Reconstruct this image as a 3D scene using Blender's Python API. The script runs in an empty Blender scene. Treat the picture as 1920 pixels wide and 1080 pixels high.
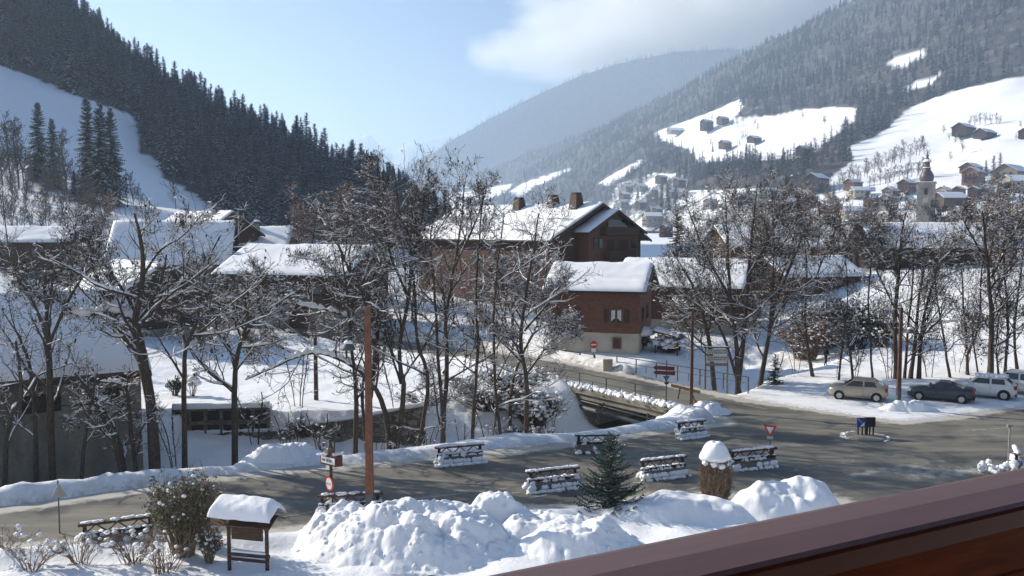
import bpy, math, random
import numpy as np
from mathutils import Matrix, Vector

C = bpy.context.scene
COL = C.collection
PI = math.pi

# ------------------------------------------------------------------ camera
F, CX, CY, YH, H = 1598.0, 960.0, 540.0, 430.0, 12.1
PITCH = math.atan((CY - YH) / F)
cam_d = bpy.data.cameras.new('camera'); cam = bpy.data.objects.new('camera', cam_d); COL.objects.link(cam)
cam.location = (0, 0, H); cam.rotation_euler = (PI / 2 - PITCH, 0, 0)
cam_d.sensor_width = 36; cam_d.lens = F / 1920 * 36; cam_d.clip_start = 0.05; cam_d.clip_end = 40000
C.camera = cam

# ------------------------------------------------------------------ light
SUN_EL = math.radians(27.0)
SUN_DIR = Vector((-0.90 * math.cos(SUN_EL), 0.43 * math.cos(SUN_EL), math.sin(SUN_EL))).normalized()   # towards the sun
world = bpy.data.worlds.new('World'); C.world = world; world.use_nodes = True
wn = world.node_tree; wn.nodes.clear()
wo = wn.nodes.new('ShaderNodeOutputWorld'); bg = wn.nodes.new('ShaderNodeBackground')
sky = wn.nodes.new('ShaderNodeTexSky'); sky.sky_type = 'NISHITA'; sky.sun_disc = False
sky.sun_elevation = SUN_EL; sky.sun_rotation = math.atan2(SUN_DIR.x, SUN_DIR.y)
sky.air_density = 1.0; sky.dust_density = 1.3; sky.ozone_density = 3.0; sky.altitude = 900
bg.inputs[1].default_value = 0.062
hs = wn.nodes.new('ShaderNodeHueSaturation'); hs.inputs['Saturation'].default_value = 1.2; wn.links.new(sky.outputs[0], hs.inputs['Color']); wn.links.new(hs.outputs[0], bg.inputs[0]); wn.links.new(bg.outputs[0], wo.inputs[0])
sl = bpy.data.lights.new('sun', 'SUN'); sun = bpy.data.objects.new('sun', sl); COL.objects.link(sun)
sl.energy = 5.0; sl.angle = math.radians(0.5); sl.color = (1.0, 0.91, 0.77)
sun.rotation_euler = SUN_DIR.to_track_quat('Z', 'Y').to_euler(); sun.location = SUN_DIR * 50
vs = C.view_settings; vs.view_transform = 'Standard'; vs.look = 'None'; vs.gamma = 1; vs.use_curve_mapping = False
vs.exposure = 0.80
C.cycles.max_bounces = 5; C.cycles.diffuse_bounces = 2; C.cycles.glossy_bounces = 2; C.cycles.transmission_bounces = 2
C.cycles.volume_bounces = 2; C.cycles.transparent_max_bounces = 8; C.cycles.use_denoising = True
C.cycles.sample_clamp_indirect = 5; C.cycles.caustics_reflective = False; C.cycles.caustics_refractive = False

# ------------------------------------------------------------------ geometry of the view (used to measure positions on the ground)
def P(px, py, D):
    u = (px - CX) / F; v = (CY - py) / F
    dy = math.cos(PITCH) + v * math.sin(PITCH); dz = -math.sin(PITCH) + v * math.cos(PITCH)
    return np.array([u / dy * D, D, H + dz / dy * D])
def G(px, py, z=0.0):
    u = (px - CX) / F; v = (CY - py) / F
    dy = math.cos(PITCH) + v * math.sin(PITCH); dz = -math.sin(PITCH) + v * math.cos(PITCH)
    D = (z - H) / (dz / dy); return np.array([u / dy * D, D, z])
def proj(V):
    V = np.asarray(V, float); y = V[..., 1]; z = V[..., 2] - H
    dep = y * math.cos(PITCH) - z * math.sin(PITCH); up = y * math.sin(PITCH) + z * math.cos(PITCH)
    dep = np.maximum(dep, 1e-3)
    return CX + V[..., 0] / dep * F, CY - up / dep * F

# ------------------------------------------------------------------ noise
def _h(ix, iy, s):
    n = (ix.astype(np.int64) * 374761393 + iy.astype(np.int64) * 668265263 + s * 982451653) & 0xffffffff
    n = ((n ^ (n >> 13)) * 1274126177) & 0xffffffff
    return ((n ^ (n >> 16)) & 0xffffff) / float(0xffffff)
def vnoise(x, y, s=0):
    x = np.asarray(x, float); y = np.asarray(y, float)
    ix = np.floor(x); iy = np.floor(y); fx = x - ix; fy = y - iy
    fx = fx * fx * (3 - 2 * fx); fy = fy * fy * (3 - 2 * fy)
    a = _h(ix, iy, s); b = _h(ix + 1, iy, s); c = _h(ix, iy + 1, s); d = _h(ix + 1, iy + 1, s)
    return (a * (1 - fx) + b * fx) * (1 - fy) + (c * (1 - fx) + d * fx) * fy - 0.5
def fbm(x, y, o=4, s=0, g=0.5):
    r = 0; a = 1.0
    for k in range(o):
        r = r + a * vnoise(x * 2 ** k + 17.3 * k, y * 2 ** k - 9.1 * k, s + k); a *= g
    return r
def worley(x, y, s=0):
    ix = np.floor(x); iy = np.floor(y); best = np.full(np.shape(x), 9.0)
    for dx in (-1, 0, 1):
        for dy in (-1, 0, 1):
            cx = ix + dx; cy = iy + dy
            d = (cx + _h(cx, cy, s) - x) ** 2 + (cy + _h(cx, cy, s + 7) - y) ** 2
            best = np.minimum(best, d)
    return np.sqrt(best)
def lumps(x, y, sc, s=0):
    return np.sqrt(np.maximum(0, 1 - (worley(x / sc, y / sc, s) / 0.85) ** 2))
def sstep(a, b, x):
    t = np.clip((x - a) / (b - a), 0, 1); return t * t * (3 - 2 * t)

# ------------------------------------------------------------------ materials
MATS = {}
def new_mat(name):
    m = bpy.data.materials.new(name); m.use_nodes = True; nt = m.node_tree
    b = nt.nodes['Principled BSDF']; MATS[name] = m; return m, nt, b
def N(nt, t, **kw):
    n = nt.nodes.new(t)
    for k, v in kw.items():
        if k.startswith('i_'): n.inputs[int(k[2:])].default_value = v
        else: setattr(n, k, v)
    return n
def ramp(nt, fac, stops):
    r = nt.nodes.new('ShaderNodeValToRGB'); e = r.color_ramp.elements
    while len(e) > 1: e.remove(e[-1])
    e[0].position = stops[0][0]; e[0].color = (*stops[0][1], 1)
    for p, c in stops[1:]:
        q = e.new(p); q.color = (*c, 1)
    nt.links.new(fac, r.inputs[0]); return r.outputs[0]
def g3(v): return (v, v, v)
def coords(nt, scale=(1, 1, 1), obj=False):
    if obj: t = nt.nodes.new('ShaderNodeTexCoord'); o = t.outputs['Object']
    else: t = nt.nodes.new('ShaderNodeNewGeometry'); o = t.outputs['Position']
    mp = nt.nodes.new('ShaderNodeMapping'); mp.inputs['Scale'].default_value = scale
    nt.links.new(o, mp.inputs[0]); return mp.outputs[0]
def noise(nt, vec, sc, det=4, rough=0.55):
    n = nt.nodes.new('ShaderNodeTexNoise'); n.inputs['Scale'].default_value = sc; n.inputs['Detail'].default_value = det
    n.inputs['Roughness'].default_value = rough; nt.links.new(vec, n.inputs['Vector']); return n.outputs[0]
def bump(nt, b, h, strength=0.3, dist=0.05):
    bn = nt.nodes.new('ShaderNodeBump'); bn.inputs['Strength'].default_value = strength; bn.inputs['Distance'].default_value = dist
    nt.links.new(h, bn.inputs['Height']); nt.links.new(bn.outputs[0], b.inputs['Normal']); return bn
def mixc(nt, fac, a, b):
    m = nt.nodes.new('ShaderNodeMix'); m.data_type = 'RGBA'
    nt.links.new(fac, m.inputs[0])
    for s, v in ((6, a), (7, b)):
        if isinstance(v, tuple): m.inputs[s].default_value = (*v, 1)
        else: nt.links.new(v, m.inputs[s])
    return m.outputs[2]
def mat_noise(name, c1, c2, sc, rough=0.7, bs=0.3, bd=0.02, scale=(1, 1, 1), obj=False, det=5, spec=0.3, metal=0, lo=0.35, hi=0.65):
    m, nt, b = new_mat(name); v = coords(nt, scale, obj); n = noise(nt, v, sc, det)
    nt.links.new(ramp(nt, n, [(lo, c1), (hi, c2)]), b.inputs['Base Color'])
    b.inputs['Roughness'].default_value = rough; b.inputs['Specular IOR Level'].default_value = spec; b.inputs['Metallic'].default_value = metal
    if bs: bump(nt, b, n, bs, bd)
    return m
SNOWC = (0.86, 0.875, 0.90)
def mk_snow(name, sc=9.0, bs=0.35, bd=0.04, attr=None, c=SNOWC, extra=None):
    m, nt, b = new_mat(name); v = coords(nt)
    n1 = noise(nt, v, sc, 6, 0.6); n2 = noise(nt, v, sc * 0.15, 4)
    col = mixc(nt, n2, tuple(x * 0.96 for x in c), tuple(min(1, x * 1.03) for x in c))
    if attr:
        at = N(nt, 'ShaderNodeAttribute', attribute_name=attr); n3 = noise(nt, v, 2.2, 6, 0.7)
        ml = N(nt, 'ShaderNodeMath', operation='MULTIPLY'); nt.links.new(at.outputs['Fac'], ml.inputs[0])
        nt.links.new(ramp(nt, n3, [(0.38, g3(0.15)), (0.62, g3(1))]), ml.inputs[1])
        col = mixc(nt, ml.outputs[0], col, (0.36, 0.31, 0.25))
    nt.links.new(col, b.inputs['Base Color']); b.inputs['Roughness'].default_value = 0.65; b.inputs['Specular IOR Level'].default_value = 0.25
    bump(nt, b, n1, bs, bd); return m
M_SNOW = mk_snow('snow_blanket')
M_GROUND = mk_snow('ground_snow', 5.0, 0.5, 0.08, 'dirt')
M_PILE = mk_snow('ploughed_snow', 14.0, 0.55, 0.03)
M_BRSNOW = mk_snow('branch_snow', 20.0, 0.2, 0.02)

def mk_hill(name, brush, trees, hc=0.5, pale=(0.30, 0.31, 0.33)):
    m, nt, b = new_mat(name); v = coords(nt)
    at = N(nt, 'ShaderNodeAttribute', attribute_name='forest')
    n = noise(nt, v, 0.06, 8, 0.75); n2 = noise(nt, v, 0.012, 4)
    fc = ramp(nt, n, [(0.40, trees), (0.54, brush), (0.74, pale)])
    sn = mixc(nt, n2, (0.80, 0.82, 0.86), (0.88, 0.89, 0.91))
    nt.links.new(mixc(nt, at.outputs['Fac'], sn, fc), b.inputs['Base Color'])
    b.inputs['Roughness'].default_value = 0.9; b.inputs['Specular IOR Level'].default_value = 0.1
    bump(nt, b, n, 0.6, 3.0 * hc); return m
M_HILL = mk_hill('hill_cover', (0.095, 0.085, 0.08), (0.035, 0.036, 0.037), 0.5, (0.24, 0.25, 0.27))
M_FAR = mk_hill('far_slope_cover', (0.07, 0.07, 0.07), (0.03, 0.035, 0.035), 3, (0.13, 0.13, 0.135))

def mk_asphalt():
    m, nt, b = new_mat('wet_asphalt'); v = coords(nt); vs_ = coords(nt, (0.22, 1.0, 1.0))
    t = nt.nodes.new('ShaderNodeMapping'); t.inputs['Rotation'].default_value = (0, 0, -0.42); t.inputs['Scale'].default_value = (0.12, 0.9, 1)
    g = nt.nodes.new('ShaderNodeNewGeometry'); nt.links.new(g.outputs['Position'], t.inputs[0])
    st = noise(nt, t.outputs[0], 1.3, 6, 0.65); bl = noise(nt, v, 0.22, 5, 0.6); fi = noise(nt, v, 60, 3)
    dry = ramp(nt, st, [(0.3, (0.125, 0.117, 0.098)), (0.5, (0.175, 0.164, 0.138)), (0.7, (0.245, 0.23, 0.195))])
    wet = ramp(nt, fi, [(0.35, (0.045, 0.044, 0.043)), (0.65, (0.075, 0.073, 0.07))])
    col = mixc(nt, ramp(nt, bl, [(0.50, g3(0)), (0.64, g3(0.8))]), dry, wet)
    bk = nt.nodes.new('ShaderNodeTexVoronoi'); bk.feature = 'DISTANCE_TO_EDGE'; bk.inputs['Scale'].default_value = 0.18
    nt.links.new(mixc(nt, fi, v, v), bk.inputs['Vector'])
    crk = ramp(nt, bk.outputs[0], [(0.0, g3(0.0)), (0.006, g3(0))])
    col = mixc(nt, crk, col, (0.05, 0.05, 0.05))
    at = N(nt, 'ShaderNodeAttribute', attribute_name='slush'); n4 = noise(nt, v, 1.7, 7, 0.72)
    ad = N(nt, 'ShaderNodeMath', operation='ADD'); nt.links.new(at.outputs['Fac'], ad.inputs[0]); nt.links.new(n4, ad.inputs[1])
    col = mixc(nt, ramp(nt, ad.outputs[0], [(0.70, g3(0)), (0.95, g3(1))]), col, mixc(nt, fi, (0.36, 0.33, 0.28), (0.62, 0.60, 0.56)))
    nt.links.new(col, b.inputs['Base Color'])
    nt.links.new(ramp(nt, bl, [(0.45, g3(0.85)), (0.66, g3(0.42))]), b.inputs['Roughness'])
    b.inputs['Specular IOR Level'].default_value = 0.3
    bump(nt, b, fi, 0.35, 0.01); return m
M_ROAD = mk_asphalt()
def mk_bark(name, c1, c2, snow_amt=0.55):
    m, nt, b = new_mat(name); v = coords(nt, (1, 1, 0.25)); n = noise(nt, v, 14, 6, 0.7)
    g = nt.nodes.new('ShaderNodeNewGeometry'); sp = nt.nodes.new('ShaderNodeSeparateXYZ'); nt.links.new(g.outputs['Normal'], sp.inputs[0])
    v2 = coords(nt); n2 = noise(nt, v2, 3.5, 5, 0.7)
    ad = N(nt, 'ShaderNodeMath', operation='ADD'); nt.links.new(sp.outputs[2], ad.inputs[0]); nt.links.new(n2, ad.inputs[1])
    f = ramp(nt, ad.outputs[0], [(snow_amt + 0.4, g3(0)), (snow_amt + 0.46, g3(1))])
    bc = ramp(nt, n, [(0.35, c1), (0.65, c2)])
    nt.links.new(mixc(nt, f, bc, (0.82, 0.84, 0.87)), b.inputs['Base Color']); b.inputs['Roughness'].default_value = 0.9
    b.inputs['Specular IOR Level'].default_value = 0.15
    bump(nt, b, n, 0.6, 0.02); return m
M_BARK = mk_bark('dark_bark', (0.030, 0.023, 0.018), (0.12, 0.092, 0.07))
M_BARK2 = mk_bark('pale_bark', (0.07, 0.055, 0.042), (0.17, 0.14, 0.115), 0.6)
M_TWIG = mat_noise('twig_bark', (0.045, 0.033, 0.026), (0.10, 0.075, 0.057), 3, 0.9, 0)
M_TWIG2 = mat_noise('far_twig_bark', (0.058, 0.05, 0.046), (0.115, 0.10, 0.092), 0.3, 0.9, 0)
M_CONE = mat_noise('dry_catkins', (0.02, 0.016, 0.012), (0.06, 0.045, 0.03), 3, 0.9, 0)
M_NEEDLE = mat_noise('spruce_needles', (0.012, 0.020, 0.016), (0.045, 0.062, 0.045), 0.9, 0.85, 0, spec=0.15)
M_NEEDLE2 = mat_noise('fir_needles', (0.025, 0.045, 0.030), (0.085, 0.12, 0.08), 5, 0.8, 0, spec=0.2)
M_NEEDLE3 = mat_noise('browned_needles', (0.07, 0.055, 0.03), (0.12, 0.095, 0.055), 1.2, 0.85, 0, spec=0.15)
M_TSNOW = mat_noise('needle_snow', (0.50, 0.53, 0.60), (0.78, 0.80, 0.84), 1.5, 0.8, 0)
M_LEAF = mat_noise('evergreen_leaves', (0.03, 0.04, 0.015), (0.11, 0.12, 0.05), 8, 0.5, 0)
M_DRYLEAF = mat_noise('dry_leaves', (0.10, 0.055, 0.022), (0.24, 0.14, 0.06), 8, 0.7, 0)
M_STALK = mat_noise('shrub_stalk', (0.16, 0.11, 0.07), (0.28, 0.21, 0.15), 6, 0.8, 0)
M_REDBUSH = mat_noise('russet_twigs', (0.10, 0.05, 0.03), (0.19, 0.11, 0.075), 2, 0.9, 0)
def wood(name, c1, c2, sc=(1, 1, 8), rough=0.7, n=3.0):
    return mat_noise(name, c1, c2, n, rough, 0.35, 0.02, sc, True, 6)
M_WRED = wood('red_brown_cladding', (0.038, 0.016, 0.010), (0.095, 0.042, 0.025))
M_WORG = wood('warm_brown_cladding', (0.085, 0.034, 0.018), (0.19, 0.080, 0.042))
M_WBRN = wood('brown_cladding', (0.045, 0.024, 0.014), (0.11, 0.062, 0.035))
M_WDRK = wood('dark_cladding', (0.016, 0.011, 0.008), (0.045, 0.030, 0.022))
M_WTAN = wood('tan_cladding', (0.10, 0.058, 0.03), (0.20, 0.12, 0.062))
M_WPNK = wood('rosy_cladding', (0.16, 0.075, 0.05), (0.26, 0.14, 0.10))
M_WGRY = wood('weathered_timber', (0.10, 0.085, 0.07), (0.24, 0.21, 0.175))
M_PLAS = mat_noise('cream_render', (0.34, 0.31, 0.25), (0.50, 0.46, 0.38), 0.6, 0.9, 0.2)
M_PLASG = mat_noise('grey_render', (0.17, 0.16, 0.14), (0.30, 0.28, 0.24), 0.5, 0.9, 0.2)
def mk_conc():
    m, nt, b = new_mat('stained_concrete'); v = coords(nt, (0.6, 0.6, 0.25)); n = noise(nt, v, 0.7, 8, 0.7); n2 = noise(nt, coords(nt), 5, 5, 0.6)
    c = ramp(nt, n, [(0.34, (0.10, 0.092, 0.075)), (0.5, (0.19, 0.175, 0.145)), (0.66, (0.27, 0.25, 0.21))])
    nt.links.new(mixc(nt, ramp(nt, n2, [(0.45, g3(0)), (0.75, g3(0.5))]), c, (0.10, 0.092, 0.078)), b.inputs['Base Color'])
    b.inputs['Roughness'].default_value = 0.95; bump(nt, b, n2, 0.5, 0.05); return m
M_CONC = mk_conc()
def mk_stone():
    m, nt, b = new_mat('rubble_stone'); v = coords(nt, (1, 1, 1.6)); vo = nt.nodes.new('ShaderNodeTexVoronoi'); vo.inputs['Scale'].default_value = 2.2
    nt.links.new(v, vo.inputs['Vector']); ve = nt.nodes.new('ShaderNodeTexVoronoi'); ve.feature = 'DISTANCE_TO_EDGE'; ve.inputs['Scale'].default_value = 2.2
    nt.links.new(v, ve.inputs['Vector'])
    bw = nt.nodes.new('ShaderNodeRGBToBW'); nt.links.new(vo.outputs['Color'], bw.inputs[0])
    c = ramp(nt, bw.outputs[0], [(0.2, (0.10, 0.09, 0.07)), (0.8, (0.24, 0.21, 0.17))])
    nt.links.new(mixc(nt, ramp(nt, ve.outputs[0], [(0.02, g3(1)), (0.07, g3(0))]), c, (0.04, 0.036, 0.03)), b.inputs['Base Color'])
    b.inputs['Roughness'].default_value = 0.95; bump(nt, b, ve.outputs[0], 0.8, 0.1); return m
M_STONE = mk_stone()
def flat(name, c, rough=0.6, metal=0.0, spec=0.4, v=0.12):
    return mat_noise(name, tuple(x * (1 - v) for x in c), tuple(min(1, x * (1 + v)) for x in c), 4, rough, 0, obj=True, spec=spec, metal=metal)
M_RUST = mat_noise('rust_paint', (0.13, 0.050, 0.028), (0.21, 0.082, 0.045), 3, 0.55, 0.1, 0.01)
M_RUSTD = mat_noise('dull_rust_paint', (0.065, 0.03, 0.022), (0.11, 0.05, 0.035), 3, 0.6, 0.1, 0.01)
M_GREYP = flat('grey_paint', (0.075, 0.085, 0.09)); M_GREEN = flat('green_railing_paint', (0.035, 0.05, 0.045))
M_GALV = flat('galvanised_steel', (0.35, 0.35, 0.34), 0.5, 0.5)
M_RED = flat('sign_red', (0.55, 0.035, 0.04)); M_WHITE = flat('sign_white', (0.78, 0.78, 0.76)); M_BLUE = flat('sign_blue', (0.03, 0.05, 0.26))
M_BLACK = flat('black_plastic', (0.012, 0.012, 0.013)); M_TYRE = flat('tyre_rubber', (0.015, 0.015, 0.016), 0.9)
M_BROWNSIGN = flat('brown_sign', (0.10, 0.022, 0.018)); M_BUFF = flat('buff_board', (0.42, 0.42, 0.38))
M_GLASS = flat('dark_window_glass', (0.02, 0.025, 0.03), 0.12, 0, 0.8); M_CURT = flat('lace_curtain', (0.6, 0.6, 0.56), 0.9)
M_BEIGE = flat('beige_car_paint', (0.42, 0.37, 0.29), 0.3, 0.3, 0.6, 0.04); M_SLATE = flat('slate_car_paint', (0.05, 0.062, 0.075), 0.3, 0.4, 0.6, 0.04)
M_CARW = flat('white_car_paint', (0.74, 0.73, 0.70), 0.3, 0, 0.6, 0.03); M_RIM = flat('wheel_rim', (0.45, 0.45, 0.44), 0.4, 0.6)
M_LAMPR = flat('tail_lamp_red', (0.35, 0.02, 0.015), 0.25); M_LAMPW = flat('lamp_clear', (0.7, 0.7, 0.68), 0.2)
M_CLOTH = flat('dark_jacket', (0.008, 0.009, 0.014), 0.9, 0, 0.1); M_SKIN = flat('skin', (0.45, 0.28, 0.2)); M_CLOTH2 = flat('dark_trousers', (0.012, 0.012, 0.014), 0.9)
M_COPPER = flat('weathered_dome_metal', (0.10, 0.075, 0.07), 0.5, 0.3); M_CHST = mat_noise('church_stone', (0.20, 0.18, 0.15), (0.36, 0.33, 0.28), 0.5, 0.9, 0.3)
def mk_rail():
    m, nt, b = new_mat('varnished_rail_wood'); v = coords(nt, (3, 40, 40), True); n = noise(nt, v, 1.2, 6, 0.6); n2 = noise(nt, coords(nt, (3, 9, 9), True), 1.0, 5, 0.65)
    c = ramp(nt, n, [(0.3, (0.05, 0.014, 0.012)), (0.7, (0.085, 0.027, 0.021))])
    n3 = noise(nt, coords(nt, (14, 60, 60), True), 1.0, 7, 0.8); c2 = mixc(nt, ramp(nt, n2, [(0.35, g3(0)), (0.75, g3(0.45))]), c, (0.14, 0.085, 0.08))
    c2 = mixc(nt, ramp(nt, n3, [(0.30, g3(0.8)), (0.40, g3(0))]), c2, (0.045, 0.016, 0.012))
    nt.links.new(mixc(nt, ramp(nt, n3, [(0.66, g3(0)), (0.70, g3(0.5))]), c2, (0.42, 0.36, 0.34)), b.inputs['Base Color'])
    nt.links.new(ramp(nt, n2, [(0.3, g3(0.32)), (0.7, g3(0.5))]), b.inputs['Roughness'])
    b.inputs['Specular IOR Level'].default_value = 0.6; bump(nt, b, n, 0.15, 0.002); return m
M_RAIL = mk_rail()
M_RAILD = mat_noise('dark_rail_board', (0.11, 0.030, 0.015), (0.20, 0.062, 0.03), 2, 0.5, 0.2, 0.003, (3, 30, 30), True)
m, nt, b = new_mat('river_water'); b.inputs['Base Color'].default_value = (0.025, 0.024, 0.018, 1); b.inputs['Roughness'].default_value = 0.15
bump(nt, b, noise(nt, coords(nt), 2.5, 5), 0.6, 0.1); M_WATER = m

# ------------------------------------------------------------------ mesh builders
def mesh_np(name, V, Fs, mats, mi=None, smooth=False):
    """Fs: list of int arrays (n,k); mi: list of material indices arrays/ints, one per array."""
    me = bpy.data.meshes.new(name); V = np.ascontiguousarray(V, dtype=np.float32)
    me.vertices.add(len(V)); me.vertices.foreach_set('co', V.ravel())
    Fs = [np.asarray(f, dtype=np.int32) for f in Fs if len(f)]
    nl = sum(f.size for f in Fs); npoly = sum(len(f) for f in Fs)
    me.loops.add(nl); me.polygons.add(npoly)
    me.loops.foreach_set('vertex_index', np.concatenate([f.ravel() for f in Fs]))
    tot = np.concatenate([np.full(len(f), f.shape[1], np.int32) for f in Fs]); st = np.concatenate([[0], np.cumsum(tot)[:-1]]).astype(np.int32)
    me.polygons.foreach_set('loop_start', st)
    for m_ in mats: me.materials.append(m_)
    if mi is not None: me.polygons.foreach_set('material_index', np.asarray(mi, dtype=np.int32))
    me.polygons.foreach_set('use_smooth', np.full(npoly, smooth, dtype=bool))
    me.update(calc_edges=True); return me
def link(name, me, parent=None, loc=None):
    o = bpy.data.objects.new(name, me); COL.objects.link(o)
    if parent is not None: o.parent = parent
    if loc is not None: o.location = tuple(float(x) for x in loc)
    return o
def tag(o, label=None, cat=None, group=None, kind=None):
    if label: o['label'] = label
    if cat: o['category'] = cat
    if group: o['group'] = group
    if kind: o['kind'] = kind
    return o
def empty(name, loc, rz=0.0, label=None, cat=None, group=None):
    o = bpy.data.objects.new(name, None); COL.objects.link(o); o.location = tuple(float(x) for x in loc); o.rotation_euler = (0, 0, rz)
    o.empty_display_size = 0.3; return tag(o, label, cat, group)
def tree_copy(o, parent=None):
    c = o.copy(); COL.objects.link(c)
    if parent is not None: c.parent = parent
    for k in list(o.children): tree_copy(k, c)
    return c
def catmull(pts, n):
    p = np.asarray(pts, float)
    if len(p) == 2: t = np.linspace(0, 1, n)[:, None]; return p[0] * (1 - t) + p[1] * t
    q = np.vstack([2 * p[0] - p[1], p, 2 * p[-1] - p[-2]]); m = len(p) - 1
    s = np.linspace(0, m, n); i = np.minimum(s.astype(int), m - 1); t = (s - i)[:, None]
    a, b, c, d = q[i], q[i + 1], q[i + 2], q[i + 3]
    return 0.5 * (2 * b + (c - a) * t + (2 * a - 5 * b + 4 * c - d) * t ** 2 + (3 * b - a - 3 * c + d) * t ** 3)
def tubes(Pt, R, sides=4):
    """Pt (B,n,3) R (B,n) -> V, quads"""
    B, n, _ = Pt.shape
    T = np.empty_like(Pt); T[:, 1:-1] = Pt[:, 2:] - Pt[:, :-2]; T[:, 0] = Pt[:, 1] - Pt[:, 0]; T[:, -1] = Pt[:, -1] - Pt[:, -2]
    T /= np.linalg.norm(T, axis=2, keepdims=True) + 1e-9
    ref = np.where(np.abs(T[:, :1, 2:3]) > 0.9, np.array([[[1.0, 0, 0]]]), np.array([[[0, 0, 1.0]]]))
    U = np.cross(T, np.broadcast_to(ref, T.shape)); U /= np.linalg.norm(U, axis=2, keepdims=True) + 1e-9
    W = np.cross(T, U); a = np.arange(sides) * 2 * PI / sides
    V = Pt[:, :, None] + R[:, :, None, None] * (U[:, :, None] * np.cos(a)[:, None] + W[:, :, None] * np.sin(a)[:, None])
    base = (np.arange(B)[:, None, None] * n + np.arange(n - 1)[None, :, None]) * sides; k = np.arange(sides); k2 = (k + 1) % sides
    Q = np.stack([base + k, base + k2, base + sides + k2, base + sides + k], axis=-1).reshape(-1, 4)
    return V.reshape(-1, 3), Q
_t = (1 + 5 ** 0.5) / 2
ICO_V = np.array([(-1, _t, 0), (1, _t, 0), (-1, -_t, 0), (1, -_t, 0), (0, -1, _t), (0, 1, _t), (0, -1, -_t), (0, 1, -_t), (_t, 0, -1), (_t, 0, 1), (-_t, 0, -1), (-_t, 0, 1)]) / math.hypot(1, _t)
ICO_F = np.array([(0, 11, 5), (0, 5, 1), (0, 1, 7), (0, 7, 10), (0, 10, 11), (1, 5, 9), (5, 11, 4), (11, 10, 2), (10, 7, 6), (7, 1, 8), (3, 9, 4), (3, 4, 2), (3, 2, 6), (3, 6, 8), (3, 8, 9), (4, 9, 5), (2, 4, 11), (6, 2, 10), (8, 6, 7), (9, 8, 1)])
OCT_V = np.array([(1, 0, 0), (0, 1, 0), (-1, 0, 0), (0, -1, 0), (0, 0, 1), (0, 0, -1)], float)
OCT_F = np.array([(0, 1, 4), (1, 2, 4), (2, 3, 4), (3, 0, 4), (1, 0, 5), (2, 1, 5), (3, 2, 5), (0, 3, 5)])
def blobs(Cn, S, rng, ico=False, jit=0.25):
    """centres (n,3), sizes (n,3)"""
    V0, F0 = (ICO_V, ICO_F) if ico else (OCT_V, OCT_F)
    n = len(Cn); V = V0[None] * (1 + rng.uniform(-jit, jit, (n, len(V0), 1))); a = rng.uniform(0, 2 * PI, n)
    x = V[..., 0] * np.cos(a)[:, None] - V[..., 1] * np.sin(a)[:, None]; y = V[..., 0] * np.sin(a)[:, None] + V[..., 1] * np.cos(a)[:, None]
    V = np.stack([x, y, V[..., 2]], -1) * S[:, None] + Cn[:, None]
    Fc = F0[None] + (np.arange(n) * len(V0))[:, None, None]
    return V.reshape(-1, 3), Fc.reshape(-1, 3)
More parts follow.
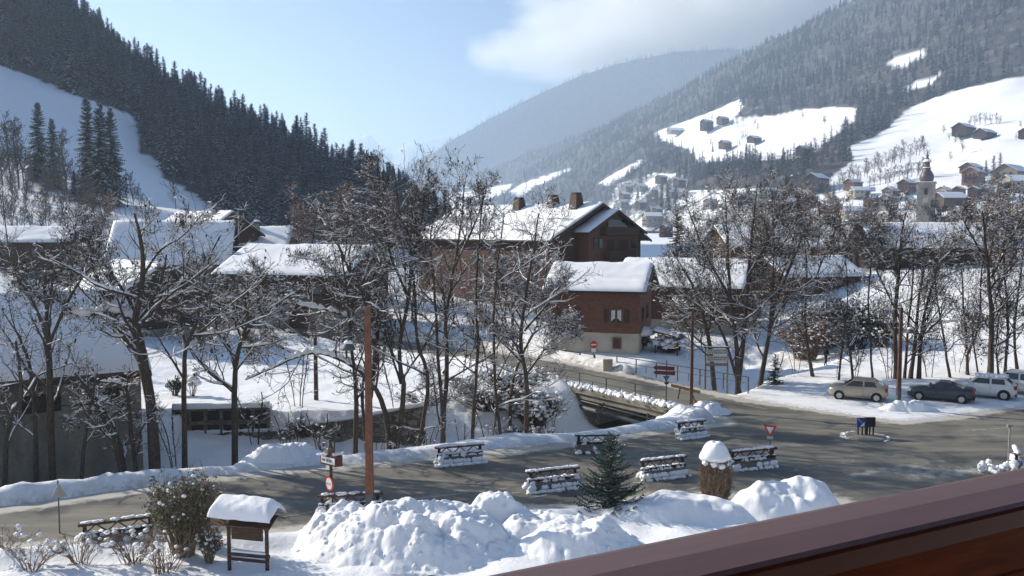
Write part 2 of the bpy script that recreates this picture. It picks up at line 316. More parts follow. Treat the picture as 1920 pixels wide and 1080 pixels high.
class MB:
    def __init__(s): s.V = []; s.F = {}; s.n = 0
    def add(s, V, Fa, m=0):
        V = np.asarray(V, float); s.V.append(V)
        if not isinstance(Fa, (list, tuple)) or (len(Fa) and not hasattr(Fa[0], '__len__')): Fa = [Fa]
        if isinstance(Fa, np.ndarray) or isinstance(Fa[0], np.ndarray):
            for f in (Fa if isinstance(Fa, list) else [Fa]):
                f = np.asarray(f); s.F.setdefault((f.shape[1], m), []).append(f + s.n)
        else:
            for f in Fa: s.F.setdefault((len(f), m), []).append(np.array([f]) + s.n)
        s.n += len(V); return s
    def box(s, c, d, rz=0.0, m=0, rx=0.0, ry=0.0, taper=1.0):
        x, y, z = d[0] / 2, d[1] / 2, d[2] / 2
        V = np.array([(-x, -y, -z), (x, -y, -z), (x, y, -z), (-x, y, -z), (-x * taper, -y * taper, z), (x * taper, -y * taper, z), (x * taper, y * taper, z), (-x * taper, y * taper, z)])
        R = np.array(Matrix.Rotation(rz, 3, 'Z') @ Matrix.Rotation(ry, 3, 'Y') @ Matrix.Rotation(rx, 3, 'X'))
        return s.add(V @ R.T + np.asarray(c, float), np.array([(0, 3, 2, 1), (4, 5, 6, 7), (0, 1, 5, 4), (1, 2, 6, 5), (2, 3, 7, 6), (3, 0, 4, 7)]), m)
    def tube(s, pts, r, sides=8, m=0, cap=True):
        p = np.asarray(pts, float); n = len(p); r = np.broadcast_to(np.asarray(r, float), (n,))
        V, Q = tubes(p[None], r[None], sides); s.add(V, Q, m)
        if cap:
            b0 = s.n - len(V)
            for k0, rev in ((0, False), ((n - 1) * sides, True)):
                f = [b0 + k0 + k for k in range(sides)]
                if not rev: f = f[::-1]
                s.F.setdefault((sides, m), []).append(np.array([f]))
        return s
    def bar(s, a, b, w, h=None, m=0):
        a = np.asarray(a, float); b = np.asarray(b, float); h = h or w; d = b - a; L = np.linalg.norm(d); t = d / L
        ref = np.array([0, 0, 1.0]) if abs(t[2]) < 0.95 else np.array([0, 1.0, 0]); u = np.cross(t, ref); u /= np.linalg.norm(u); v = np.cross(u, t)
        V = [p + su * u * w / 2 + sv * v * h / 2 for p in (a, b) for su, sv in ((-1, -1), (1, -1), (1, 1), (-1, 1))]
        return s.add(V, np.array([(0, 1, 2, 3), (7, 6, 5, 4), (0, 4, 5, 1), (1, 5, 6, 2), (2, 6, 7, 3), (3, 7, 4, 0)]), m)
    def lathe(s, c, prof, sides=16, m=0):
        c = np.asarray(c, float); a = np.arange(sides) * 2 * PI / sides
        V = np.array([[(r * math.cos(t), r * math.sin(t), z) for t in a] for r, z in prof]).reshape(-1, 3) + c; n = len(prof)
        Q = np.array([(i * sides + k, i * sides + (k + 1) % sides, (i + 1) * sides + (k + 1) % sides, (i + 1) * sides + k) for i in range(n - 1) for k in range(sides)])
        return s.add(V, Q, m)
    def prism(s, poly, o, u, v, w, m=0):
        """poly 2D in (u,v) at origin o, extruded by vector w"""
        o, u, v, w = (np.asarray(x, float) for x in (o, u, v, w)); n = len(poly)
        A = np.array([o + p[0] * u + p[1] * v for p in poly]); V = np.vstack([A, A + w]); b0 = s.n; s.add(V, np.array([(i, (i + 1) % n, n + (i + 1) % n, n + i) for i in range(n)]), m)
        s.F.setdefault((n, m), []).append(np.array([[b0 + i for i in range(n)][::-1]])); s.F[(n, m)].append(np.array([[b0 + n + i for i in range(n)]])); return s
    def mesh(s, name, mats, smooth=False):
        if not isinstance(mats, (list, tuple)): mats = [mats]
        V = np.vstack(s.V); Fs = []; mi = []
        for (k, m), L in s.F.items():
            f = np.vstack(L); Fs.append(f); mi.append(np.full(len(f), m))
        return mesh_np(name, V, Fs, list(mats), np.concatenate(mi), smooth)
    def obj(s, name, mats, parent=None, loc=None, smooth=False):
        o = link(name, s.mesh(name, mats, smooth), parent, loc); return o
# ================================================================== TERRAIN
CP = np.array([(-60, 20, 0), (-40, 20, 0), (-20, 20, 0), (0, 20, 0), (20, 20, 0), (45, 20, 0), (70, 20, 0), (-60, 40, 0.3), (-40, 38, 0), (-20, 40, 0), (0, 40, 0), (20, 40, 0), (40, 40, 0), (70, 45, 0),
    (-20, 57, 0.2), (-8, 60, 0), (0, 55, 0), (10, 55, 0), (20, 60, 0), (34, 60, 0), (50, 60, 0), (70, 62, 0.5), (5, 68, 0), (15, 70, 0), (28, 76, 0), (40, 74, 0.2), (-8, 72, 0), (-20, 74, 0.1), (-30, 62, 0.6),
    (-3, 79, 0), (-12, 87, 0.1), (-22, 92, 0.6), (-38, 97, 2), (-45, 62, 1.5), (-34, 80, 1.6), (-40, 84, 2.2), (-52, 102, 5.5), (-60, 103, 7), (-24, 97, 1.4), (-60, 78, 4), (-75, 62, 4), (8, 84, 1.0), (0, 90, 0.6), (8, 112, 1.6), (18, 92, 1.0),
    (30, 84, 0.7), (27, 97, 1.4), (42, 86, 1.6), (50, 96, 5), (47, 108, 6.2), (62, 110, 7), (66, 88, 4.5), (80, 80, 4), (30, 118, 3.5), (0, 150, 3), (-30, 130, 5), (-60, 130, 12), (-90, 110, 13), (-95, 140, 18), (-100, 165, 21), (-60, 165, 15), (60, 150, 8), (120, 130, 10),
    (0, 220, 3), (-60, 230, 6), (-140, 180, 28), (80, 220, 8), (0, 350, 4), (100, 350, 8), (180, 350, 10), (300, 350, 14), (-150, 300, 20), (0, 700, 6), (300, 700, 12), (0, 1500, 6), (-300, 900, 6), (0, 6000, 6), (3000, 3000, 6), (-3000, 3000, 6), (3000, 0, 6), (-3000, 0, 6), (0, -1500, 0), (1500, -1500, 0), (-1500, -1500, 0), (0, 0, 0), (-40, 0, 0), (40, 0, 0), (9000, 9000, 6), (-9000, 9000, 6)], float)
def _rbf_fit():
    d = np.sqrt(((CP[:, None, :2] - CP[None, :, :2]) ** 2).sum(-1) + 9.0)
    n = len(CP); A = np.zeros((n + 1, n + 1)); A[:n, :n] = d; A[:n, n] = 1; A[n, :n] = 1
    A[:n, :n] += np.eye(n) * -0.6
    return np.linalg.solve(A, np.append(CP[:, 2], 0))
_W = _rbf_fit()
def h0(x, y):
    x = np.asarray(x, float); y = np.asarray(y, float); z = np.full(np.broadcast(x, y).shape, _W[-1])
    for (cx, cy, _), w in zip(CP, _W[:-1]): z = z + w * np.sqrt((x - cx) ** 2 + (y - cy) ** 2 + 9.0)
    k = sstep(18, 0, np.maximum(np.abs(x - 5) - 28, np.maximum(y - 58, 20 - y)))   # the car park and the road are level
    return z * (1 - k) * (1.0) + 0.0 * k
POLY = np.array([(-70, 10.5), (-45, 23.8), (-21.9, 36.5), (-14.4, 41.1), (-9.7, 42.9), (-3.9, 44.8), (4.2, 48.0), (9.5, 51.2), (13.0, 52.8), (13.6, 55.5), (12.5, 58.5), (15.6, 61.2), (17.5, 59.3), (21, 56), (24.5, 53), (29, 54.8), (34.6, 57.6), (50, 63), (75, 70), (75, 5),
    (30, 5), (19, 20), (16.5, 33), (14.2, 37.0), (9, 37.6), (5.6, 37.0), (2.2, 36), (-3, 35.3), (-9.6, 33.0), (-19, 31.4), (-30, 27), (-45, 18), (-70, 4)])
RIB = np.array([(17, 53.5), (12.3, 60.8), (6.1, 69.2), (-1, 77.5), (-10, 86), (-22, 92.5), (-38, 98), (-62, 105)])
CHAN = np.array([(-70, 18), (-50, 30), (-25, 41.8), (-10, 48.2), (0, 54), (7, 60.8), (13, 67), (20, 74), (30, 84), (45, 92)])
def seg_dist(x, y, L, closed=False):
    d = np.full(np.shape(x), 1e9); s = np.zeros(np.shape(x)); n = len(L)
    for i in range(n if closed else n - 1):
        ax, ay = L[i]; bx, by = L[(i + 1) % n]; vx, vy = bx - ax, by - ay
        t = np.clip(((x - ax) * vx + (y - ay) * vy) / (vx * vx + vy * vy), 0, 1); dd = np.hypot(x - ax - t * vx, y - ay - t * vy)
        m = dd < d; d = np.where(m, dd, d); s = np.where(m, i + t, s)
    return d, s
def inside(x, y, L):
    c = np.zeros(np.shape(x), bool); n = len(L)
    for i in range(n):
        ax, ay = L[i]; bx, by = L[(i + 1) % n]
        if ay == by: continue
        m = (ay > y) != (by > y); c ^= m & (x < (bx - ax) * (y - ay) / (by - ay) + ax)
    return c
def road_sd(x, y):
    d, _ = seg_dist(x, y, POLY, True); d = np.where(inside(x, y, POLY), -d, d)
    r, _ = seg_dist(x, y, RIB); return np.minimum(d, r - 3.25), r - 3.25, d
WALLX = np.array([-80, -32, -27, -21.5, -21.0, -5.9]); WALLY = np.array([12.6, 43.0, 46.2, 49.8, 54.0, 55.45])
def carve(x, y):
    d, s = seg_dist(x, y, CHAN)
    w = np.interp(x, [-30, -14, -6, 4, 14, 30], [8.5, 8.5, 6.2, 5.0, 6.0, 9.0])
    depth = np.interp(x, [-30, 0, 8, 16, 30, 45], [3.1, 3.1, 3.4, 2.6, 1.2, 0.3])
    near = ((x - np.interp(s, range(len(CHAN)), CHAN[:, 0])) * 0.42 - (y - np.interp(s, range(len(CHAN)), CHAN[:, 1])) * 0.9) > 0
    w = np.where(near, np.interp(x, [-10, 0, 5, 12, 20], [4.4, 4.6, 7.0, 8.0, 6.0]), np.interp(x, [-30, -14, -6, 4, 14, 30], [15, 14, 9.5, 5.6, 6.0, 9.0]))
    c = depth * (1 - sstep(1.3, w, d))
    far = (x < -5.7) & (y > np.interp(x, WALLX, WALLY)); c = np.where(far, 0, c)
    return c, d
def snow_z(x, y):
    """height of the snow surface and the dirt mask"""
    sd, rib, pol = road_sd(x, y); base = h0(x, y)
    wob = 0.28 * fbm(x * 1.3, y * 1.3, 4, 11) + 0.5 * fbm(x * 0.3, y * 0.3, 2, 5); s = sd + wob
    lot = ((x > 15.5) & (y > 50) & (y < 68)) * sstep(7.5, 5.0, sd)            # trodden snow of the parking bays
    bank = np.exp(-((sd - 0.95) / 0.55) ** 2) * (0.12 + 0.42 * lumps(x, y, 0.62, 3) * (0.6 + vnoise(x * .9, y * .9, 4)) + 0.22 * lumps(x, y, 0.30, 9))
    fb = np.exp(-((x + 22) / 20) ** 2 - ((y - 38) / 8) ** 2) * 0.6 + 0.2 * np.exp(-((x - 12) / 3.2) ** 2 - ((y - 56.5) / 3.2) ** 2) + 0.25
    bank = bank * (fb * (0.75 + 1.1 * fbm(x * 0.22, y * 0.22, 2, 44)) + 0.75 * (rib < 2.0)) * (1 - lot)
    depth = -0.11 + 0.30 * sstep(-0.15, 0.7, s) + 0.10 * sstep(0.7, 3, s)
    depth = depth * (1 - lot) + lot * (-0.10 + 0.13 * sstep(-0.1, 0.25, sd + 0.5 * wob) + 0.02 * lumps(x * 0.3, y * 2.5, 1.0, 2))
    z = base + depth + bank * (sd > 0)
    rough = sstep(0.5, 4, sd) * (1 - lot)
    near = sstep(300, 120, y)
    z = z + near * rough * (0.16 * fbm(x * 0.35, y * 0.35, 4, 2) + 0.05 * fbm(x * 1.7, y * 1.7, 3, 21))
    c, cd = carve(x, y); c = c * sstep(0.7, 1.5, pol)
    z = z - c + sstep(0.2, 1.0, c) * (0.45 * fbm(x * 0.7, y * 0.7, 4, 31) + 0.16 * lumps(x, y, 0.7, 37) - 0.08)
    # the berm on the near side of the car park
    nb = sstep(39, 36.5, y - 0.10 * x) * (x < 17) * (x > -45)
    z = z + nb * sstep(0.2, 2.0, sd) * (-0.28 + 0.20 * fbm(x * 0.6, y * 0.6, 4, 77) + 0.07 * lumps(x, y, 0.8, 13) + 0.30 * np.exp(-((x - 6) / 4) ** 2)) 
    dirt = np.clip(np.exp(-((sd - 0.15) / 0.45) ** 2) * 0.75 * (1 - 0.3 * lot) + lot * 0.16 * (fbm(x * 0.3, y * 1.6, 4, 61) > 0.05) + 0.40 * np.exp(-(np.abs(rib - 0.5) / 0.9) ** 2), 0, 1)
    dirt = np.maximum(dirt, 3.0 * (c > 0.5) * sstep(1.2, 0.2, rib))
    return z, dirt, sd
def zg(x, y):
    return float(snow_z(np.array([float(x)]), np.array([float(y)]))[0][0])
def axis(a, b, step, far_lo, far_hi, g=1.13):
    c = list(np.arange(a, b + step, step)); s = step
    while c[-1] < far_hi: s *= g; c.append(c[-1] + s)
    s = step; lo = []
    x = a
    while x > far_lo: s *= g; x -= s; lo.append(x)
    return np.array(lo[::-1] + c)
def sheet(name, xs, ys, fz, mats, keep=None, smooth=True):
    X, Y = np.meshgrid(xs, ys); Z, att = fz(X, Y); nx = len(xs); ny = len(ys)
    i = np.arange(ny - 1)[:, None] * nx + np.arange(nx - 1)[None]; Q = np.stack([i, i + 1, i + nx + 1, i + nx], -1).reshape(-1, 4)
    V = np.stack([X, Y, Z], -1).reshape(-1, 3)
    if keep is not None:
        k = keep(X, Y).ravel(); Q = Q[k[Q].any(1)]; u, inv = np.unique(Q, return_inverse=True); V = V[u]; Q = inv.reshape(Q.shape); att = {a: b.ravel()[u] for a, b in att.items()}
    me = mesh_np(name, V, [Q], mats, smooth=smooth)
    for a, b in att.items():
        at = me.attributes.new(a, 'FLOAT', 'POINT'); at.data.foreach_set('value', np.ascontiguousarray(b.ravel(), dtype=np.float32))
    return link(name, me), V
def fz_ground(X, Y):
    z, d, _ = snow_z(X, Y); return z, {'dirt': d}
xs = axis(-34, 42, 0.30, -8500, 8500); ys = axis(28, 112, 0.30, -2500, 8700)
ground, _ = sheet('ground', xs, ys, fz_ground, [M_GROUND]); tag(ground, kind='structure')
def fz_road(X, Y):
    z = h0(X, Y) + 0.012 * fbm(X * 0.8, Y * 0.8, 3, 4); sd, rib, pol = road_sd(X, Y)
    sl_ = 0.62 * np.exp(-((sd + 0.25) / (0.75 + 0.5 * fbm(X * 0.25, Y * 0.25, 2, 8))) ** 2) + 0.34 * np.exp(-(((X - 13.5) / 5) ** 2 + ((Y - 34.5) / 2.5) ** 2)) + 0.30 * np.exp(-(((X - 21) / 5.5) ** 2 + ((Y - 42.0) / 1.6) ** 2)) + 0.2 * np.exp(-(((X - 5.5) / 2.5) ** 2 + ((Y - 39) / 1.2) ** 2))
    trk = 0.12 * (np.abs(np.sin((X * -0.42 + Y * 0.9) * 1.7 + 0.6 * np.sin(X * 0.08))) > 0.93); return z, {'slush': sl_ + trk * (X > 8)}
road, _ = sheet('road', np.arange(-70, 75.1, 0.5), np.arange(5, 106, 0.5), fz_road, [M_ROAD], keep=lambda X, Y: road_sd(X, Y)[0] < 0.35)
tag(road, kind='structure')
w = np.vstack([CHAN + np.array([0.45, -0.9]) * 2.6, (CHAN - np.array([0.45, -0.9]) * 2.6)[::-1]]); nC = len(CHAN)
wm = mesh_np('river', np.column_stack([w, np.full(len(w), -2.72)]), [np.array([(i, i + 1, 2 * nC - 2 - i, 2 * nC - 1 - i) for i in range(6)])], [M_WATER])
tag(link('river', wm), kind='structure')
# worn white lines on the asphalt
ln = MB()
def line_strip(a, b, w=0.12, gap=None):
    a = np.array(a, float); b = np.array(b, float); L = np.linalg.norm(b - a); t = (b - a) / L; nrm = np.array([-t[1], t[0]]) * w / 2
    k = 0.0
    while k < L:
        e = min(L, k + (gap[0] if gap else 1.0)); p = a + t * k; q = a + t * e
        V = [(*(p - nrm), 0), (*(q - nrm), 0), (*(q + nrm), 0), (*(p + nrm), 0)]; V = [(x, y, float(h0(x, y)) + 0.012 * float(fbm(np.array(x * .8), np.array(y * .8), 3, 4)) + 0.012) for x, y, _ in V]
        ln.add(V, np.array([(0, 1, 2, 3)])); k = e + (gap[1] if gap else 0.0)
for (a, b, gp) in [((520, 972), (700, 940), None), ((740, 940), (960, 915), None), ((1330, 745), (1440, 768), (1.0, 0)), ((960, 925), (1200, 905), (2, 1)), ((1140, 862), (1260, 845), (1.5, .7)), ((1330, 856), (1500, 905), (2, 1.5)), ((1810, 808), (1890, 802), None), ((1180, 940), (1330, 910), (1.2, .5)), ((990, 935), (1040, 925), None)]:
    line_strip(G(*a)[:2], G(*b)[:2], 0.13, gp)
M_LINE = mat_noise('worn_line_paint', (0.17, 0.165, 0.15), (0.42, 0.41, 0.38), 3.0, 0.85, 0, det=6)
tag(ln.obj('road_marking', [M_LINE]), 'faded white lines painted on the grey asphalt of the car park', 'road marking', kind='structure')

# ------------------------------------------------------------------ hills
SURF = {}
def patch(name, rows, nu, nv, mat, amp, nsc, forest_fn, seed, back=True, topz=None):
    """rows: list of rows, each a list of (px,py,D); returns grid of real positions"""
    R = [np.array([P(*p) for p in r]) for r in rows]
    if back: b = R[-1].copy(); b[:, 1] += 150 + 0.25 * b[:, 1]; b[:, 2] *= 0.75; R.append(b)
    G0 = np.stack([catmull(r, nu) for r in R])
    t = np.linspace(0, len(R) - 1, nv); i = np.minimum(t.astype(int), len(R) - 2); f = (t - i)[:, None, None]
    f = f * 0.6 + 0.4 * f * f * (3 - 2 * f)
    V = G0[i] * (1 - f) + G0[i + 1] * f
    edge = np.minimum(1, np.linspace(0, 6, nv))[:, None]
    V[..., 2] += edge * amp * fbm(V[..., 0] / nsc, V[..., 1] / nsc, 5, seed)
    V[..., 0] += edge * amp * 0.5 * fbm(V[..., 1] / nsc, V[..., 2] / nsc, 4, seed + 3)
    if topz: V[..., 2] = np.minimum(V[..., 2], topz + 0.02 * (V[..., 2] - topz))
    px, py = proj(V); fo = forest_fn(px, py, V)
    k = np.arange(nv - 1)[:, None] * nu + np.arange(nu - 1)[None]; Q = np.stack([k, k + 1, k + nu + 1, k + nu], -1).reshape(-1, 4)
    me = mesh_np(name, V.reshape(-1, 3), [Q], [mat], smooth=True)
    at = me.attributes.new('forest', 'FLOAT', 'POINT'); at.data.foreach_set('value', np.ascontiguousarray(fo.ravel(), dtype=np.float32))
    o = tag(link(name, me), kind='structure'); SURF[name] = (V, fo, px, py, Q); return o
def poly_mask(px, py, L, soft=None):
    return inside(px, py, np.array(L, float)).astype(float)
# wooded hill on the left, raised out of view to shade the slope
LHB = np.array([(-900, -160), (-400, 0), (0, 122), (75, 150), (150, 182), (240, 215), (258, 232), (262, 285), (300, 300), (305, 335), (340, 352), (392, 385), (480, 440), (600, 600), (1200, 600), (1200, -900), (-900, -900)], float)
def f_lh(px, py, V):
    w_ = 5 * fbm(V[..., 0] / 14, V[..., 2] / 14, 3, 8); return np.maximum(poly_mask(px, py + w_, LHB), 0.0)
patch('wooded_hill', [[(-900, 380, 170), (-300, 385, 150), (0, 388, 150), (150, 388, 158), (300, 398, 168), (450, 440, 190), (600, 476, 235), (720, 476, 262), (860, 472, 285)],
    [(-900, -420, 290), (-330, -60, 280), (0, 122, 272), (150, 182, 268), (300, 280, 255), (450, 350, 262), (600, 405, 285), (720, 432, 310), (860, 450, 330)],
    [(-900, -950, 430), (-340, -400, 410), (-20, -22, 385), (155, 88, 375), (320, 185, 372), (450, 252, 372), (555, 298, 374), (650, 345, 378), (860, 452, 390)]],
    150, 110, M_HILL, 5, 45, f_lh, 40)
MA = [(1228, 250), (1300, 222), (1385, 188), (1396, 200), (1378, 222), (1450, 217), (1500, 206), (1560, 202), (1610, 203), (1602, 225), (1565, 255), (1530, 284), (1495, 296), (1450, 300), (1380, 300), (1310, 306), (1292, 280), (1240, 262)]
MBp = [(1590, 275), (1640, 258), (1700, 205), (1790, 168), (1940, 140), (2600, 60), (2600, 600), (1540, 600), (1500, 400), (1540, 345), (1600, 300)]
MC = [(1130, 400), (1150, 365), (1160, 345), (1225, 326), (1275, 326), (1290, 356), (1400, 352), (1520, 352), (1560, 345), (1540, 600), (1100, 600)]
MD = [(955, 360), (1000, 338), (1070, 313), (1066, 322), (1000, 350), (975, 372)]
ME = [(1125, 342), (1200, 300), (1215, 300), (1140, 350)]
MF = [(1655, 118), (1700, 100), (1738, 92), (1735, 108), (1690, 128)]
MG = [(1690, 165), (1740, 148), (1760, 140), (1745, 158), (1700, 172)]
MH = [(780, 385), (860, 362), (925, 352), (960, 345), (950, 362), (880, 385), (820, 410), (780, 430)]
def f_rm(px, py, V):
    w1 = 5 * fbm(V[..., 0] / 60, V[..., 1] / 60, 4, 18); w2 = 4 * fbm(V[..., 0] / 50, V[..., 2] / 40, 4, 28); o = np.ones(px.shape)
    for L in (MA, MBp, MC, MD, ME, MF, MG, MH): o = np.minimum(o, 1 - poly_mask(px + w1, py + w2, L))
    o = np.where((py > 395) & (o > 0.5) & (px > 1100), 0.0, o)
    mc = poly_mask(px, py, MC) * (px > 1120) * (px < 1700); o = np.where((mc > 0.5) & (fbm(V[..., 0] / 40, V[..., 1] / 40, 3, 71) > 0.03), 0.75, o); return o
cols = [650, 800, 950, 1100, 1250, 1400, 1550, 1700, 1920, 2300, 2900]
patch('forested_mountain', [
    [(650, 428, 2500), (800, 428, 2300), (950, 429, 1700), (1100, 430, 1150), (1250, 434, 720), (1400, 438, 560), (1550, 442, 470), (1700, 440, 430), (1920, 432, 400), (2300, 428, 400), (2900, 420, 400)],
    [(650, 415, 2800), (800, 408, 2600), (950, 398, 2000), (1100, 388, 1450), (1250, 372, 980), (1400, 362, 720), (1550, 358, 600), (1700, 350, 540), (1920, 338, 480), (2300, 300, 460), (2900, 250, 450)],
    [(650, 400, 3100), (800, 385, 2900), (950, 365, 2400), (1100, 338, 1800), (1250, 305, 1300), (1400, 292, 980), (1550, 285, 820), (1700, 272, 720), (1920, 240, 620), (2300, 190, 600), (2900, 120, 600)],
    [(650, 392, 3400), (800, 372, 3200), (950, 332, 2800), (1100, 285, 2200), (1250, 242, 1650), (1400, 202, 1350), (1550, 190, 1150), (1700, 180, 980), (1920, 145, 850), (2300, 80, 800), (2900, -20, 800)],
    [(650, 386, 3600), (800, 358, 3500), (1000, 288, 2950), (1150, 228, 2600), (1300, 152, 2300), (1400, 98, 2120), (1520, 40, 1950), (1680, -30, 1750), (1920, -150, 1550), (2300, -280, 1400), (2900, -400, 1300)]],
    260, 200, M_HILL, 26, 260, f_rm, 60)
patch('cloud_topped_mountain', [
    [(500, 428, 3900), (700, 428, 3900), (900, 428, 3900), (1100, 428, 3600), (1300, 428, 3300), (1600, 428, 3300)],
    [(500, 410, 4000), (700, 390, 4000), (860, 330, 3980), (1050, 290, 3800), (1300, 260, 3600), (1600, 250, 3600)],
    [(560, 400, 4050), (700, 345, 4050), (790, 296, 4050), (900, 232, 4050), (1000, 180, 4050), (1120, 128, 4050), (1250, 102, 4050), (1420, 90, 4050), (1600, 84, 4050)]],
    220, 110, M_FAR, 34, 420, lambda px, py, V: np.ones(px.shape), 90, topz=855)
pk = [(430, 380, 7000), (560, 340, 7000), (620, 290, 7000), (645, 268, 7000), (660, 262, 7000), (690, 249, 7000), (698, 255, 7000), (706, 275, 7000), (725, 283, 7000), (770, 267, 6500), (800, 266, 6400), (850, 254, 6300), (950, 262, 6300), (1100, 262, 6300)]
patch('distant_peaks', [[(p[0], 429, 6400) for p in pk], [(p[0], (p[1] + 429) / 2 + 5, 6700) for p in pk], pk], 240, 60, M_FAR, 40, 500, lambda px, py, V: np.clip(0.9 * sstep(820, 500, V[..., 2]) * (0.6 + fbm(V[..., 0] / 200, V[..., 2] / 150, 4, 6)), 0, 0.7), 97, topz=862)
# unseen hillside behind the balcony, added to block sky light
def fz_rear(X, Y):
    d = np.maximum(0, -Y - 45 - 0.15 * np.abs(X - 40)); z = -3 + 0.62 * d + 14 * fbm(X / 130, Y / 130, 4, 3) * sstep(0, 80, d)
    return np.minimum(z, 560 + 40 * fbm(X / 200, Y / 200, 3, 9)), {'forest': np.clip(sstep(20, 60, d) * (0.85 + 0 * X), 0, 1)}
o, _ = sheet('added_rear_hillside', np.arange(-2200, 2401, 40.0), np.arange(-1500, -39, 30.0), fz_rear, [M_HILL]); tag(o, kind='structure')
def zsurf(x, y):
    """highest real surface under (x, y) among ground and hill meshes"""
    z = zg(x, y)
    for n in ('wooded_hill', 'forested_mountain'):
        V = SURF[n][0].reshape(-1, 3); d = (V[:, 0] - x) ** 2 + (V[:, 1] - y) ** 2; i = d.argmin()
        if d[i] < 45 ** 2: z = max(z, V[i, 2])
    return z
def hit(px, py):
    """where the line of sight through a picture point meets the ground or a hill"""
    best = None
    for n in ('wooded_hill', 'forested_mountain'):
        V, fo, qx, qy, Q = SURF[n]; d = (qx - px) ** 2 + (qy - py) ** 2; m = d < 7 ** 2
        if m.any():
            W = V[m]; i = W[:, 1].argmin(); D = W[i, 1]
            if best is None or D < best[1]: p = P(px, py, D); best = np.array([p[0], D, W[i, 2]])
    # march the ground
    D = np.concatenate([np.arange(30, 140, 0.5), np.arange(140, 900, 3)]); u = P(px, py, 1.0); k = (u[2] - H)
    X = u[0] * D; Z = H + k * D; zz = h0(X, D) + 0.3; m = np.nonzero(Z < zz)[0]
    if len(m) and (best is None or D[m[0]] < best[1]): best = np.array([X[m[0]], D[m[0]], zz[m[0]]])
    return best
# ================================================================== VEGETATION GENERATORS
def unit(v): return v / (np.linalg.norm(v, axis=-1, keepdims=True) + 1e-9)
def grow(PP, RR, m, t0, t1, ang, lenf, n, rf, up, wob, rng, lmin=0.25, flatten=0.0, sh=0.4):
    B, n0, _ = PP.shape; t = t0 + (t1 - t0) * (np.arange(m)[None] + rng.uniform(0, 1, (B, m))) / m
    s = t * (n0 - 1); i = np.minimum(s.astype(int), n0 - 2); f = (s - i)[..., None]; b = np.arange(B)[:, None]
    A = PP[b, i]; Bq = PP[b, i + 1]; st = A * (1 - f) + Bq * f; tan = unit(Bq - A); r = RR[b, i] * (1 - f[..., 0]) + RR[b, i + 1] * f[..., 0]
    L = np.linalg.norm(np.diff(PP, axis=1), axis=2).sum(1)[:, None]
    ref = np.where(np.abs(tan[..., 2:3]) > 0.9, np.array([1.0, 0, 0]), np.array([0, 0, 1.0])); u = unit(np.cross(tan, ref)); w = np.cross(tan, u)
    ph = rng.uniform(0, 2 * PI, (B, m, 1)); a = np.radians(rng.uniform(ang[0], ang[1], (B, m, 1)))
    d = tan * np.cos(a) + (u * np.cos(ph) + w * np.sin(ph)) * np.sin(a); d[..., 2] *= (1 - flatten); d = unit(d)
    le = np.maximum(lmin, L * lenf * (1 - sh * (t - t0) / max(1e-6, t1 - t0)) * rng.uniform(0.6, 1.25, (B, m)))
    rad = np.minimum(r * rf * rng.uniform(0.8, 1.1, (B, m)), r * 0.95)
    Q = np.empty((B * m, n, 3)); p = st.reshape(-1, 3); d = d.reshape(-1, 3); le = le.reshape(-1, 1) / (n - 1); Q[:, 0] = p
    for k in range(1, n):
        d = unit(d + rng.normal(0, wob, d.shape) + np.array([0, 0, up])); p = p + d * le; Q[:, k] = p
    R = rad.reshape(-1, 1) * np.linspace(1, 0.35, n)[None]
    return Q, R
def snow_tubes(Q, R, rng, amt, base=0.02, sides=5, frac=0.8, k=0.9):
    """snow lying along branches: only where they are not steep"""
    T = unit(np.gradient(Q, axis=1)); B, n, _ = Q.shape; fl = 1 - np.abs(T[..., 2]) ** 2.2
    nz = np.clip(rng.uniform(0.25, 1.5, (B, n)), 0.0, 1.4) * np.where(rng.uniform(0, 1, (B, 1)) < frac, 1, 0)
    S = (base + R * k) * amt * fl * nz; S[:, 0] *= 0.5; S[:, -1] *= 0.4; S = np.maximum(S, 0.0008); keep = S.max(1) > 0.008
    Q2 = Q.copy(); Q2[..., 2] += R * 0.55 + S * 0.45
    return Q2[keep], S[keep]
